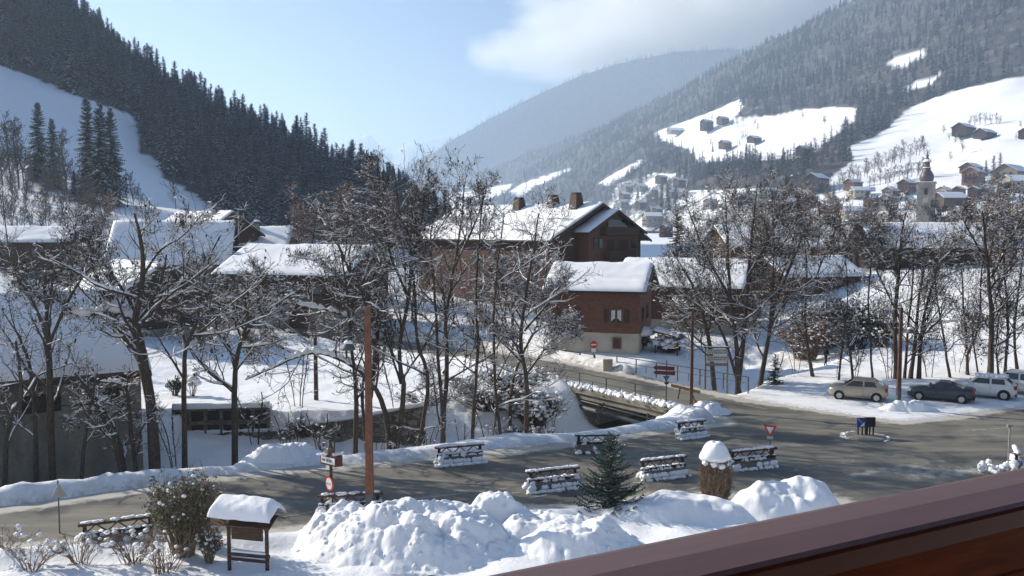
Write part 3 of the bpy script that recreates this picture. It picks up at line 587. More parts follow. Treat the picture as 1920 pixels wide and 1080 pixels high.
def bare_tree(trunks, seed, lv=(9, 6, 4), lens=(0.40, 0.56, 0.62, 0.75), snow=1.0, cones=0.5, ang=(30, 72), up=0.09, rmin=0.0095, t0=0.17, extra_snow_limbs=0, twig_mat=None, bark=None, twigmin=0.35):
    """trunks: list of (points, r0, r1, snowiness). Returns dict of meshes."""
    rng = np.random.default_rng(seed); tb = MB(); cb = MB(); sb = MB(); ks = MB(); L1P = []; L1R = []
    for pts, r0, r1, sn in trunks:
        n = max(8, len(pts) * 3); p = catmull(pts, n); Lg = np.linalg.norm(np.diff(p, axis=0), axis=1).sum()
        p[1:-1] += rng.normal(0, 0.010 * Lg / n * 2, (n - 2, 3)); r = np.linspace(r0, r1, n) ** 1.0; r = r * (1 + rng.normal(0, 0.05, n)); r[0] *= 1.25
        V, Q = tubes(p[None], r[None], 7); tb.add(V, Q)
        if sn > 0:
            q = np.stack([catmull(pts, n * 3)]); rr = np.interp(np.linspace(0, 1, n * 3), np.linspace(0, 1, n), r)[None]
            q2, s2 = snow_tubes(q, rr, rng, 1.0 * sn, 0.03, 6, 1.0, 0.75)
            if len(q2): sb.add(*tubes(q2, s2, 6))
        L1P.append(catmull(p, 12)); L1R.append(np.interp(np.linspace(0, 1, 12), np.linspace(0, 1, n), r))
    PP = np.stack(L1P); RR = np.stack(L1R); levels = []
    for k, m_ in enumerate(lv):
        PP, RR = grow(PP, RR, m_, t0 if k == 0 else 0.12, 0.96, ang, lens[k], 7 if k < 2 else 4, 0.58, up, 0.16 + 0.03 * k, rng, twigmin * (1.8 if k == 0 else 1.0), 0.0, 0.62 if k == 0 else 0.35)
        RR = np.maximum(RR, rmin); levels.append((PP, RR))
        V, Q = tubes(PP, RR, 5 if k == 0 else (4 if k == 1 else 3)); (tb if k == 0 else cb).add(V, Q)
        if snow > 0:
            q2, s2 = snow_tubes(PP, RR, rng, snow * (1.0 if k < 2 else 0.9), 0.016 if k < 2 else 0.011, 5 if k < 2 else 3, 0.9 if k < 2 else (0.65 if k == 2 else 0.4), 0.75)
            if len(q2): sb.add(*tubes(q2, s2, 5 if k < 2 else 3))
    tips = PP[:, -1]
    if snow > 0:
        c = PP[:, 1:].reshape(-1, 3); c = c[rng.uniform(0, 1, len(c)) < 0.016 * snow]
        if len(c): s = rng.uniform(0.03, 0.10, (len(c), 1)) * np.array([[1.5, 1.5, 0.7]]); sb.add(*blobs(c + [0, 0, 0.03], s, rng))
    if cones > 0:
        c = np.concatenate([tips, PP[:, -2]]); c = c[rng.uniform(0, 1, len(c)) < cones * 0.22]
        if len(c): s = rng.uniform(0.03, 0.075, (len(c), 1)) * np.array([[0.8, 0.8, 1.5]]); ks.add(*blobs(c, s, rng))
    out = {'trunk': tb.mesh('trunk', [bark or M_BARK], True), 'crown': cb.mesh('crown', [twig_mat or M_TWIG])}
    if snow > 0 and sb.n: out['snow'] = sb.mesh('snow', [M_BRSNOW], True)
    if cones > 0 and ks.n: out['catkins'] = ks.mesh('catkins', [M_CONE])
    return out
def place_parts(name, parts, loc, rz, label, cat, group=None, scale=1.0):
    r = empty(name, loc, rz, label, cat, group); r.scale = (scale,) * 3
    for k, me in parts.items(): link(k, me, r)
    return r
def generic_trunks(h, n, spread, rng, lean=0.06, r=0.16):
    T = []
    for k in range(n):
        a = rng.uniform(0, 2 * PI); b = np.array([math.cos(a), math.sin(a), 0]) * (0.25 if n > 1 else 0.0); o = np.array([math.cos(a), math.sin(a), 0]); s = spread * rng.uniform(0.4, 1.0) * h; hh = h * rng.uniform(0.8, 1.0)
        T.append(([b, b + o * s * 0.15 + [0, 0, hh * 0.3], b + o * s * 0.5 + [rng.normal(0, lean), rng.normal(0, lean), hh * 0.65], b + o * s * 0.8 + [0, 0, hh]], r * rng.uniform(0.7, 1.0), 0.03, 0.3))
    return T
def px_tree(name, label, D, limbs, seed, group=None, cat='tree', dz=-0.3, **kw):
    """limbs: list of ([(px,py[,dD])...], r0, r1, snowiness); the first point of the first limb stands on the ground"""
    x0, y0 = limbs[0][0][0][:2]; p0 = P(x0, y0, D); zb = zg(p0[0], D) + dz; base = np.array([p0[0], D, zb]); rng = np.random.default_rng(seed + 999); T = []; off = None
    for pts, r0, r1, sn in limbs:
        L = []; dd = 0.0; drift = rng.uniform(-0.35, 0.35)
        for k, q in enumerate(pts):
            dd = q[2] if len(q) > 2 else dd + drift
            L.append(P(q[0], q[1], D + dd) - base)
        if pts[0][1] > y0 - 25: L[0][2] = 0.0
        T.append((np.array(L), r0, r1, sn))
    parts = bare_tree(T, seed, **kw); return place_parts(name, parts, base, 0, label, cat, group)

def spruce_mesh(h, seed, wid=0.22, nwh=26, nb=9, snow=0.35, droop=0.55, start=0.08, fronds=7, single=True, dens=1.0, mats=None, frond=0.34):
    """returns meshes: trunk, crown, snow  (or one mesh with three materials when single)"""
    rng = np.random.default_rng(seed); tb = MB(); tb.tube([(0, 0, 0), (0, 0, h * 0.5), (0, 0, h)], [h * 0.014 + 0.02, h * 0.009, 0.01], 6)
    V = []; Fq = []; S = []; zs = start + (1 - start) * (np.arange(nwh) / nwh) ** 0.92
    zz = np.repeat(zs, nb) + rng.uniform(-0.5, 0.5, nwh * nb) / nwh; zz = np.clip(zz, start * 0.6, 0.985); n = len(zz)
    Lb = wid * h * (1 - zz) ** 0.78 * rng.uniform(0.62, 1.12, n) + 0.012 * h; az = rng.uniform(0, 2 * PI, n)
    t = np.linspace(0, 1, fronds); dirx = np.cos(az); diry = np.sin(az)
    el = np.interp(zz, [0, 0.6, 1], [-0.25, 0.0, 0.75])
    X = Lb[:, None] * t; Z = X * el[:, None] - droop * Lb[:, None] * (t ** 1.6) * np.interp(zz, [0, .7, 1], [1, 0.8, 0])[:, None] + 0.18 * Lb[:, None] * t ** 4
    Pb = np.stack([X * dirx[:, None], X * diry[:, None], zz[:, None] * h + Z], -1)                                   # n, fronds, 3
    side = np.stack([-diry, dirx, np.zeros(n)], -1)[:, None]
    wd = (frond * Lb[:, None] * (1 - 0.75 * t) * rng.uniform(0.6, 1.3, (n, fronds)) + 0.02 * h * 0.3)[..., None]
    fw = np.stack([dirx, diry, np.zeros(n)], -1)[:, None] * wd * 0.7
    step = np.gradient(Pb, axis=1)
    tris = []
    for sgn in (-1, 1):
        a = Pb - step * 0.45; b = Pb + step * 0.45
        c = Pb + side * sgn * wd + fw - np.array([0, 0, 1.0]) * wd * rng.uniform(0.25, 0.75, (n, fronds, 1)) + rng.normal(0, 0.08, Pb.shape) * wd
        tris.append(np.stack([a, b, c], 2).reshape(-1, 3, 3))
    c = Pb - np.array([0, 0, 1.0]) * wd * rng.uniform(0.5, 1.0, (n, fronds, 1)); tris.append(np.stack([Pb - step * 0.4, Pb + step * 0.5, c], 2).reshape(-1, 3, 3))
    Tn = np.concatenate(tris); nt_ = len(Tn); cb = MB(); cb.add(Tn.reshape(-1, 3), np.arange(nt_ * 3).reshape(-1, 3))
    sb = MB(); k = rng.uniform(0, 1, (n, fronds)) < snow; k[:, 0] = False; pc = Pb[k]; w_ = wd[k]; st = step[k]; sd = np.broadcast_to(side, Pb.shape)[k]
    if len(pc):
        up = np.array([0, 0, 1.0]) * w_ * 0.10; a = pc - st * 0.5 + up; b = pc + st * 0.6 + up; cc = pc + sd * w_ * 0.62 - np.array([0, 0, 1]) * w_ * 0.16 + up; d = pc - sd * w_ * 0.62 - np.array([0, 0, 1]) * w_ * 0.16 + up; top = pc + up * 1.9
        q = np.stack([a, cc, top, d, b], 1); m_ = len(q); idx = np.arange(m_)[:, None] * 5
        sb.add(q.reshape(-1, 3), np.concatenate([idx + np.array([[0, 1, 2]]), idx + np.array([[1, 4, 2]]), idx + np.array([[4, 3, 2]]), idx + np.array([[3, 0, 2]])]))
    mt = mats or (M_BARK, M_NEEDLE, M_TSNOW)
    if not single:
        o = {'trunk': tb.mesh('trunk', [mt[0]]), 'crown': cb.mesh('crown', [mt[1]])}
        if sb.n: o['snow'] = sb.mesh('snow', [mt[2]])
        return o
    al = MB(); nv = 0
    for mb, mi in ((tb, 0), (cb, 1), (sb, 2)):
        if not mb.n: continue
        for (kk, _), L in mb.F.items():
            for f in L: al.F.setdefault((kk, mi), []).append(f + al.n)
        al.V.append(np.vstack(mb.V)); al.n += mb.n
    return al.mesh('spruce', list(mt))
def one_mesh(parts, mats):
    """merge part meshes of a small far tree into a single mesh"""
    V = []; Fs = {}; n = 0
    for mi, me in enumerate(parts):
        nv = len(me.vertices); co = np.empty(nv * 3, np.float32); me.vertices.foreach_get('co', co); nl = len(me.loops); vi = np.empty(nl, np.int32); me.loops.foreach_get('vertex_index', vi)
        lt = np.empty(len(me.polygons), np.int32); me.polygons.foreach_get('loop_total', lt); ls = np.empty(len(me.polygons), np.int32); me.polygons.foreach_get('loop_start', ls)
        for k in np.unique(lt):
            i = ls[lt == k][:, None] + np.arange(k)[None]; Fs.setdefault((int(k), mi), []).append(vi[i] + n)
        V.append(co.reshape(-1, 3)); n += nv
    F_ = []; M_ = []
    for (k, mi), L in Fs.items(): f = np.vstack(L); F_.append(f); M_.append(np.full(len(f), mi))
    return mesh_np('tree', np.vstack(V), F_, mats, np.concatenate(M_))
# shared far-tree meshes
SPR = [spruce_mesh(18, 100 + k, wid=w_, nwh=24, nb=8, snow=s_, fronds=5) for k, (w_, s_) in enumerate([(0.19, 0.5), (0.17, 0.42), (0.23, 0.62), (0.16, 0.48)])]
SPR_F = [spruce_mesh(18, 120 + k, wid=0.19, nwh=12, nb=7, snow=0.13, fronds=3, frond=0.5) for k in range(3)]
def far_bare(seed, h=11, n=2, sp=0.25, lv=(9, 5, 3), rmin=0.035):
    rng = np.random.default_rng(seed); p = bare_tree(generic_trunks(h, n, sp, rng, 0.3, 0.13), seed, lv=lv, snow=0.35, cones=0, rmin=rmin, twig_mat=M_TWIG2, twigmin=0.5)
    return one_mesh([p['trunk'], p['crown'], p['snow']], [M_TWIG2, M_TWIG2, M_TSNOW])
BARE_F = [far_bare(300 + k) for k in range(3)]

def scatter(name, points, sc, rz, srcs, seed, label=None):
    """one mass of trees nobody could count, as instances of the tree meshes on a point mesh (geometry nodes)"""
    rng = np.random.default_rng(seed); me = bpy.data.meshes.new(name); me.vertices.add(len(points)); me.vertices.foreach_set('co', np.ascontiguousarray(points, np.float32).ravel())
    for nm, arr, ty in (('sc', sc, 'FLOAT'), ('rz', rz, 'FLOAT')):
        a = me.attributes.new(nm, ty, 'POINT'); a.data.foreach_set('value', np.ascontiguousarray(arr, np.float32))
    a = me.attributes.new('pick', 'INT', 'POINT'); a.data.foreach_set('value', rng.integers(0, len(srcs), len(points)).astype(np.int32))
    o = link(name, me); tag(o, label, kind='stuff')
    ng = bpy.data.node_groups.new(name, 'GeometryNodeTree'); ng.interface.new_socket('Geometry', in_out='INPUT', socket_type='NodeSocketGeometry'); ng.interface.new_socket('Geometry', in_out='OUTPUT', socket_type='NodeSocketGeometry')
    gi = ng.nodes.new('NodeGroupInput'); go = ng.nodes.new('NodeGroupOutput'); ip = ng.nodes.new('GeometryNodeInstanceOnPoints'); m2p = ng.nodes.new('GeometryNodeMeshToPoints')
    coll = bpy.data.collections.new(name + '_sources')
    for s in srcs: so = bpy.data.objects.new(s.name, s); coll.objects.link(so)
    ci = ng.nodes.new('GeometryNodeCollectionInfo'); ci.inputs['Collection'].default_value = coll; ci.inputs['Separate Children'].default_value = True; ci.inputs['Reset Children'].default_value = True
    def at(nm, ty):
        n = ng.nodes.new('GeometryNodeInputNamedAttribute'); n.data_type = ty; n.inputs['Name'].default_value = nm; return n.outputs['Attribute']
    cx = ng.nodes.new('ShaderNodeCombineXYZ'); L = ng.links.new
    L(at('rz', 'FLOAT'), cx.inputs[2]); L(gi.outputs[0], m2p.inputs[0]); L(m2p.outputs[0], ip.inputs['Points']); L(ci.outputs[0], ip.inputs['Instance'])
    ip.inputs['Pick Instance'].default_value = True; L(at('pick', 'INT'), ip.inputs['Instance Index']); L(cx.outputs[0], ip.inputs['Rotation']); L(at('sc', 'FLOAT'), ip.inputs['Scale']); L(ip.outputs[0], go.inputs[0])
    md = o.modifiers.new('scatter', 'NODES'); md.node_group = ng; return o
def sample_surface(name, count, rng, thr=0.5, keep=None):
    V, fo, px, py, Q = SURF[name]; Vf = V.reshape(-1, 3); A = Vf[Q]; ar = np.linalg.norm(np.cross(A[:, 1] - A[:, 0], A[:, 3] - A[:, 0]), axis=1)
    D = A[:, 0, 1]; w = ar * (fo.ravel()[Q].mean(1) > thr) * (1.0 / np.maximum(D, 100)) ** 0.6
    cx, cy = px.ravel()[Q[:, 0]], py.ravel()[Q[:, 0]]; w = w * ((cx > -120) & (cx < 2040) & (cy > -120))
    i = rng.choice(len(Q), count, p=w / w.sum()); u = rng.uniform(0, 1, (count, 1)); v = rng.uniform(0, 1, (count, 1)); a = A[i]
    return (a[:, 0] * (1 - u) + a[:, 1] * u) * (1 - v) + (a[:, 3] * (1 - u) + a[:, 2] * u) * v
# ================================================================== FORESTS
rng = np.random.default_rng(7)
# wooded hill: nearest and skyline spruces one by one, the rest as one mass
pts = sample_surface('wooded_hill', 2700, rng, 0.5)
px_, py_ = proj(pts); sc_ = (0.38 + 0.72 * rng.uniform(0, 1, len(pts)) ** 1.4) * (1 + 0.5 * fbm(pts[:, 0] / 22, pts[:, 2] / 22, 2, 3)) * 1.0
order = np.argsort(pts[:, 1] / sc_); edge_ = order[:280]
V_, fo_, qx_, qy_, Q_ = SURF['wooded_hill']
crest_y = {}
vis = (px_ > -20) & (px_ < 900) & (py_ > -60)
score = sc_ / pts[:, 1]; score[~vis] = 0
top = np.argsort(-score)[:285]
sel = np.zeros(len(pts), bool); sel[top] = True
for i in np.nonzero(sel)[0]:
    o = link('spruce', SPR[int(rng.integers(0, 4))], None, pts[i] - [0, 0, 0.6]); o.scale = (sc_[i],) * 3; o.rotation_euler = (0, 0, float(rng.uniform(0, 6.28)))
    x_ = px_[i]; y_ = py_[i]
    zone = 'upper left part' if x_ < 180 else ('part above the dark spruce trio' if x_ < 300 else ('middle part' if x_ < 480 else ('part behind the dark-gabled roof' if x_ < 600 else 'low right end')))
    tag(o, 'snow-dusted dark spruce in the %s of the shaded hill forest' % zone, 'spruce tree', 'spruces of the hillside forest')
scatter('hillside_forest', pts[~sel] - [0, 0, 0.6], sc_[~sel], rng.uniform(0, 6.28, (~sel).sum()), SPR, 5, 'dense spruce forest covering the steep shaded hill')
bp = sample_surface('wooded_hill', 900, rng, 0.5); bx, by = proj(bp); bp = bp[(by > 250) | (rng.uniform(0, 1, len(bp)) < .35)]
scatter('hillside_thicket', bp - [0, 0, 0.4], rng.uniform(0.5, 0.95, len(bp)), rng.uniform(0, 6.28, len(bp)), BARE_F, 6, 'bare snow-dusted trees along the foot of the spruce hill')
# right mountain
pts = sample_surface('forested_mountain', 16000, rng, 0.5); q_ = proj(pts); pts = pts[~((q_[1] > 340) & (q_[0] > 1120) & (rng.uniform(0, 1, len(pts)) < .3))]; n = fbm(pts[:, 0] / 90, pts[:, 1] / 90, 3, 55); k = (n + rng.normal(0, 0.22, len(n)) - 0.9 * ((proj(pts)[1] > 335) & (pts[:, 0] > 0))) > -0.05
scatter('mountain_spruce_forest', pts[k] - [0, 0, 0.8], rng.uniform(0.6, 1.15, k.sum()), rng.uniform(0, 6.28, k.sum()), SPR_F, 7, 'distant spruce forest covering the sunlit mountain')
scatter('mountain_bare_woods', pts[~k] - [0, 0, 0.8], rng.uniform(0.7, 1.3, (~k).sum()), rng.uniform(0, 6.28, (~k).sum()), BARE_F, 8, 'distant bare woods among the spruces of the mountain')
pts = sample_surface('cloud_topped_mountain', 9000, rng, -1)
scatter('hazy_mountain_forest', pts - [0, 0, 1], rng.uniform(0.9, 1.6, len(pts)), rng.uniform(0, 6.28, len(pts)), SPR_F, 9, 'hazy forest on the far cloud-topped mountain')
# ================================================================== BUILDINGS
def roof_snow_mesh(L, W, rise, zr, th, seed, ov=0.0, gaps=0):
    th = th * 0.72
    """blanket of snow over a gable roof; ridge along x; L,W full roof size; zr = ridge height"""
    nx = max(10, int(L / 0.3)); ny = 15; rng = np.random.default_rng(seed); V = []; F_ = []
    xs_ = np.linspace(-L / 2 + 0.03, L / 2 - 0.03, nx); ts = np.concatenate([np.linspace(-1, 1, 2 * ny + 1)])
    X, T = np.meshgrid(xs_, ts); ed = np.minimum(1, np.minimum(L / 2 - np.abs(X), (1 - np.abs(T)) * W / 2) / 0.16)
    h = th * np.sqrt(np.clip(ed, 0.02, 1)) * (1 + 0.5 * fbm(X * 0.45 + seed, T * W * 0.3, 3, seed) + 0.22 * fbm(X * 2.2, T * W * 1.1, 2, seed + 3))
    for k in range(gaps):
        t0 = 0.30 + 0.3 * k; g_ = np.exp(-(((np.abs(T) - t0) * W / 2) / 0.13) ** 2) * sstep(0.1, 0.5, ed); h = h * (1 - 0.45 * g_)
    Y = T * W / 2 * (1.0); base = zr - np.abs(T) * rise; ridge = np.exp(-(T / 0.09) ** 2) * th * -0.15
    Zt = base + h + ridge - 0.0; sg = np.sign(T)
    top = np.stack([X, Y, Zt], -1).reshape(-1, 3); bot = np.stack([X, Y, base + 0.02 - 0 * X], -1).reshape(-1, 3); ntop = len(top); ny2 = len(ts)
    i = np.arange(ny2 - 1)[:, None] * nx + np.arange(nx - 1)[None]; Q = np.stack([i, i + 1, i + nx + 1, i + nx], -1).reshape(-1, 4)
    per = list(range(nx)) + [r * nx + nx - 1 for r in range(1, ny2)] + [(ny2 - 1) * nx + c for c in range(nx - 2, -1, -1)] + [r * nx for r in range(ny2 - 2, 0, -1)]
    S = np.array([(per[k], per[k] + ntop, per[(k + 1) % len(per)] + ntop, per[(k + 1) % len(per)]) for k in range(len(per))])
    return mesh_np('roof_snow', np.vstack([top, bot]), [np.vstack([Q, Q[:, ::-1] + ntop, S])], [M_SNOW], smooth=True)
def gable_poly(L0, W, hw, rise, x0, hz=0.0):
    return [(-W / 2, hz), (W / 2, hz), (W / 2, hw), (0, hw + rise), (-W / 2, hw)]
def house(name, label, pos, L, W, hw, pitch, ax, wall, plinth=None, ph=0.0, th=0.35, ov=0.7, seed=1, chimneys=(), windows=(), balconies=(), group=None, cat='house', slab=None, ratio=None, gaps=0, hat=True, trim=None, extra=None):
    """ax: angle of the ridge. Local x runs along the ridge, local y across. windows: (face, u, z, w, h) face in '+x','-x','+y','-y'"""
    r = empty(name, pos, ax, label, cat, group); tp = math.tan(math.radians(pitch)); rise = W / 2 * tp
    if plinth is not None:
        mb = MB(); mb.box((0, 0, ph / 2 - 0.6), (L, W, ph + 1.2)); mb.obj('plinth', [plinth], r)
    mb = MB(); e = 0.06 if plinth is not None else 0.0
    mb.prism([(-W / 2 - e, ph if plinth is not None else -1.2), (W / 2 + e, ph if plinth is not None else -1.2), (W / 2 + e, hw), (0, hw + rise), (-W / 2 - e, hw)], (-L / 2 - e, 0, 0), (0, 1, 0), (0, 0, 1), (L + 2 * e, 0, 0)); mb.obj('wall', [wall], r)
    RL = L + 2 * ov; RW = W + 2 * ov; rr = RW / 2 * tp; zr = hw + rise + 0.06; t = 0.18
    mb = MB(); mb.prism([(-RW / 2, zr - rr), (0, zr), (RW / 2, zr - rr), (RW / 2, zr - rr + t), (0, zr + t), (-RW / 2, zr - rr + t)], (-RL / 2, 0, 0), (0, 1, 0), (0, 0, 1), (RL, 0, 0)); mb.obj('roof', [slab or M_WDRK], r)
    for sx in (-1, 1):
        for sy in (-1, 1): mb = MB(); mb.bar((sx * (RL / 2 + 0.03), 0, zr - 0.02), (sx * (RL / 2 + 0.03), sy * RW / 2, zr - rr - 0.02), 0.07, 0.26); mb.obj('bargeboard', [trim or M_WBRN], r)
    link('roof_snow', roof_snow_mesh(RL, RW, rr, zr + t, th, seed, gaps=gaps), r)
    for (cx, cy, cw, chh) in chimneys:
        zb = zr - abs(cy) * tp - 0.1; mb = MB(); mb.box((cx, cy, zb + chh / 2), (cw * 1.25, cw * 1.25, chh), taper=0.72); c = mb.obj('chimney', [M_PLASG if 0.5 < cw < 1.1 else M_WBRN], r)
        mb = MB(); mb.box((cx, cy, zb + chh + 0.16), (cw * 0.8, cw * 0.8, 0.3)); mb.obj('cowl', [M_BLACK], c)
        if hat: mb = MB(); mb.add(*blobs(np.array([[cx, cy, zb + chh + 0.42]]), np.array([[cw * 0.75, cw * 0.75, 0.22]]), np.random.default_rng(seed), True, 0.05)); mb.obj('snow_cap', [M_SNOW], c, smooth=True)
    for wd in windows:
        f, u, z, w_, h_ = wd[:5]; style = wd[5] if len(wd) > 5 else 'window'
        n, s = {'+x': ((1, 0), L / 2), '-x': ((-1, 0), L / 2), '+y': ((0, 1), W / 2), '-y': ((0, -1), W / 2)}[f]; s += e
        def pt(uu, dd): return (n[0] * (s + dd) + (-n[1]) * uu, n[1] * (s + dd) + n[0] * uu)
        mb = MB(); x, y = pt(u, 0.03)
        d = (0.10, w_ + 0.24, h_ + 0.24) if n[0] else (w_ + 0.24, 0.10, h_ + 0.24); mb.box((x, y, z), d); wo_ = mb.obj('door' if style == 'door' else 'window', [M_WTAN if style != 'dark' else M_WBRN], r)
        mb = MB(); x, y = pt(u, 0.085); d = (0.03, w_, h_) if n[0] else (w_, 0.03, h_); mb.box((x, y, z), d); mb.obj('panel' if style in ('door', 'shut') else 'pane', [M_WRED if style in ('door', 'shut') else M_GLASS], wo_)
        if style == 'lace':
            for q in (-1, 1):
                mb = MB(); nn = 6
                for k in range(nn):
                    x, y = pt(u + q * (w_ * 0.10 + w_ * 0.34 * (k + .5) / nn), 0.106 + 0.006 * (k % 2)); hh = h_ * (0.93 - 0.25 * (1 - k / nn)); dd = (0.012, w_ * .05, hh) if n[0] else (w_ * .05, 0.012, hh); mb.box((x, y, z + h_ * .47 - hh / 2), dd)
                mb.obj('curtain', [M_CURT], wo_)
            for q in (-1, 1):
                mb = MB(); x, y = pt(u + q * (w_ * 0.5 + w_ * .32), 0.05); d = (0.05, w_ * .55, h_ + .1) if n[0] else (w_ * .55, 0.05, h_ + .1); mb.box((x, y, z), d); mb.obj('shutter', [M_WRED], wo_)
            mb = MB(); x, y = pt(u, 0.12); d = (0.02, 0.05, h_) if n[0] else (0.05, 0.02, h_); mb.box((x, y, z), d); mb.obj('mullion', [M_WTAN], wo_)
            mb = MB(); x, y = pt(u, 0.12); d = (0.22, w_ + .3, .08) if n[0] else (w_ + .3, 0.22, .08); mb.box((x, y, z - h_ / 2 - .16), d); mb.obj('sill', [M_WTAN], wo_)
    for (f, u, z, w_, dp, hh) in balconies:
        n, s = {'+x': ((1, 0), L / 2), '-x': ((-1, 0), L / 2), '+y': ((0, 1), W / 2), '-y': ((0, -1), W / 2)}[f]; s += e + 0.01
        def bx_(mb, u0, d0, z0, su, sd_, sz): 
            x = n[0] * (s + d0) - n[1] * u0; y = n[1] * (s + d0) + n[0] * u0; mb.box((x, y, z0), (sd_, su, sz) if n[0] else (su, sd_, sz))
        mb = MB(); bx_(mb, u, dp / 2, z, w_, dp, 0.16); b_ = mb.obj('balcony', [M_WDRK], r)
        mb = MB(); bx_(mb, u, dp - 0.05, z + hh, w_, 0.1, 0.1); bx_(mb, u, dp - 0.05, z + 0.25, w_, 0.06, 0.06)
        k = int(w_ / 0.14)
        for q in range(k): bx_(mb, u - w_ / 2 + (q + .5) * w_ / k, dp - 0.05, z + hh / 2 + .05, w_ / k * 0.82, 0.035, hh - 0.12)
        for q in (-1, 1): bx_(mb, u + q * (w_ / 2 - 0.05), dp / 2, z + hh / 2, 0.06, dp - 0.12, hh)
        mb.obj('railing', [trim or M_WBRN], b_)
        mb = MB(); bx_(mb, u, dp / 2 - .05, z + 0.14, w_ - .3, dp - .3, 0.10); mb.obj('snow', [M_SNOW], b_)
    return r
def loc(px, py, D, z=None):
    p = P(px, py, D); return (p[0], p[1], zg(p[0], p[1]) if z is None else z)
R_ = math.radians
# --- the big chalet in the centre (gable faces right and towards us)
aC = R_(-50)      # ridge direction: towards right-front
axv = np.array([math.cos(aC), math.sin(aC)]); axn = np.array([-axv[1], axv[0]])
gz = 1.2; apex = P(1130, 378, 110)
cc = apex[:2] - axv * (0.9 + 14.5); zC = gz
hwC = 10.0; Wc = 16.5; pC = 27
house('large_chalet', 'largest dark brown chalet with long bright snowy roof and three chimneys behind the small chalet', (cc[0], cc[1], zC), 29, Wc, apex[2] - 0.42 - zC - Wc / 2 * math.tan(R_(pC)), pC, aC, M_WRED, M_PLASG, 1.0, 0.35, 1.1, 3,
      chimneys=((12.0, -1.4, 1.2, 2.1), (7.0, -.9, 1.2, 1.7), (0.3, -1.2, 1.2, 1.7)), windows=(('+x', -5.6, 6.8, .7, 1.0), ('+x', -5.6, 4.0, .7, 1.0), ('-y', 9, 6.6, 1.2, 1.2), ('-y', 5, 6.6, 1.2, 1.2), ('-y', 0, 6.6, 1.2, 1.2), ('-y', 9, 3.6, 1.2, 1.2), ('-y', 4, 3.6, 1.2, 1.2)), hat=False)
a2 = P(1161, 391, 109.2); Ww = 9.0; c2 = a2[:2] - axv * (0.9 + 2.2)
house('chalet_wing', 'gabled balcony wing of dark boards in front of the largest chalet, with two stacked balconies', (c2[0], c2[1], zC), 4.4, Ww, a2[2] - 0.40 - zC - Ww / 2 * math.tan(R_(28)), 28, aC, M_WORG, M_PLASG, 1.0, 0.28, 0.9, 5,
      windows=(('+x', -3.4, 9.1, .55, 1.2, 'dark'), ('+x', -2.5, 9.1, .55, 1.2, 'dark'), ('+x', -3.4, 5.8, .55, 1.2, 'dark'), ('+x', -2.5, 5.8, .55, 1.2, 'dark'), ('+x', -0.7, 8.6, 1.5, 2.1, 'shut'), ('+x', 1.7, 8.6, 1.8, 2.1, 'shut'), ('+x', 0.4, 5.6, 2.4, 2.0, 'dark'), ('+x', 0.6, 11.4, 3.6, 1.5, 'dark'), ('+x', 3.9, 8.9, 1.0, 0.7, 'dark')),
      balconies=(('+x', 0.6, 10.2, 6.4, 1.1, 0.95), ('+x', 0.5, 7.2, 5.0, 1.1, 1.0), ('+x', 0.5, 4.2, 5.0, 1.1, 1.0)), trim=M_WBRN)
# --- the small chalet in front
aF = R_(-17); ap = P(1224, 492, 80.0); fv = np.array([math.cos(aF), math.sin(aF)]); cF = ap[:2] - fv * (0.7 + 4.9)
house('small_chalet', 'small red-brown chalet with white base, lace-curtained windows and snow-covered roof by the road', (cF[0] + .8, cF[1] - .2, 0.9), 8.2, 7.6, ap[2] - 0.42 - 0.9 - 3.8 * math.tan(R_(27)), 27, aF, M_WORG, M_PLAS, 1.75, 0.29, 0.75, 8,
      windows=(('-y', 2.05, 3.35, 1.05, 1.1, 'lace'), ('-y', -2.4, 3.35, 1.05, 1.1, 'lace'), ('-y', 2.1, 0.85, 0.55, .8, 'shut'), ('+x', -2.0, 3.4, .8, 1.1, 'dark'), ('+x', 0.8, 3.4, .8, 1.1, 'dark'), ('+x', 0, 5.9, .8, .8, 'dark')), gaps=2, trim=M_WTAN)
p = loc(1252, 625, 78.5)
r = empty('lean_to', p, aF, 'low snow-topped lean-to on posts beside the right end of the small chalet', 'lean-to')
mb = MB(); mb.box((0, 0, 1.75), (2.4, 2.4, 0.14), ry=0.22); mb.obj('roof', [M_WDRK], r)
mb = MB(); mb.box((0, 0, 1.92), (2.3, 2.3, 0.2), ry=0.22); mb.obj('roof_snow', [M_SNOW], r)
mb = MB(); [mb.box((sx, sy, 0.7), (0.14, 0.14, 1.7)) for sx in (-1, 1) for sy in (-1, 1)]; mb.box((0, .9, .7), (2, .08, 1.6)); mb.obj('frame', [M_WBRN], r)
# --- right of it
aR = R_(-22); ap = P(1408, 486, 92); rv = np.array([math.cos(aR), math.sin(aR)]); cR = ap[:2] - rv * (0.7 + 6.2)
house('snowy_chalet', 'brown chalet with bright snowy roof behind the dense bare trees right of the small chalet', (cR[0], cR[1], 1.0), 12.5, 9.5, ap[2] - 0.42 - 1.0 - 4.75 * math.tan(R_(26)), 26, aR, M_WRED, M_PLASG, 1.5, 0.4, 0.8, 12,
      windows=(('-y', 3, 3.4, 1.1, 1.1), ('-y', -1, 3.4, 1.1, 1.1), ('-y', -4, 3.4, 1.1, 1.1), ('+x', -2, 3.4, 1, 1.1), ('+x', 2, 3.4, 1, 1.1)), balconies=(('+x', 0, 2.4, 7, 1, 0.9),))
p = loc(1738, 520, 118); house('long_barn', 'long dark barn with wide patchy snow roof above the open snowfield', (p[0], p[1], 6.0), 17.5, 12, 3.8, 26, R_(-2), M_WDRK, None, 0, 0.22, 0.8, 15, windows=(('-y', 4, 2, 1, 1, 'dark'), ('-y', -3, 2, 1, 1, 'dark')), cat='barn')
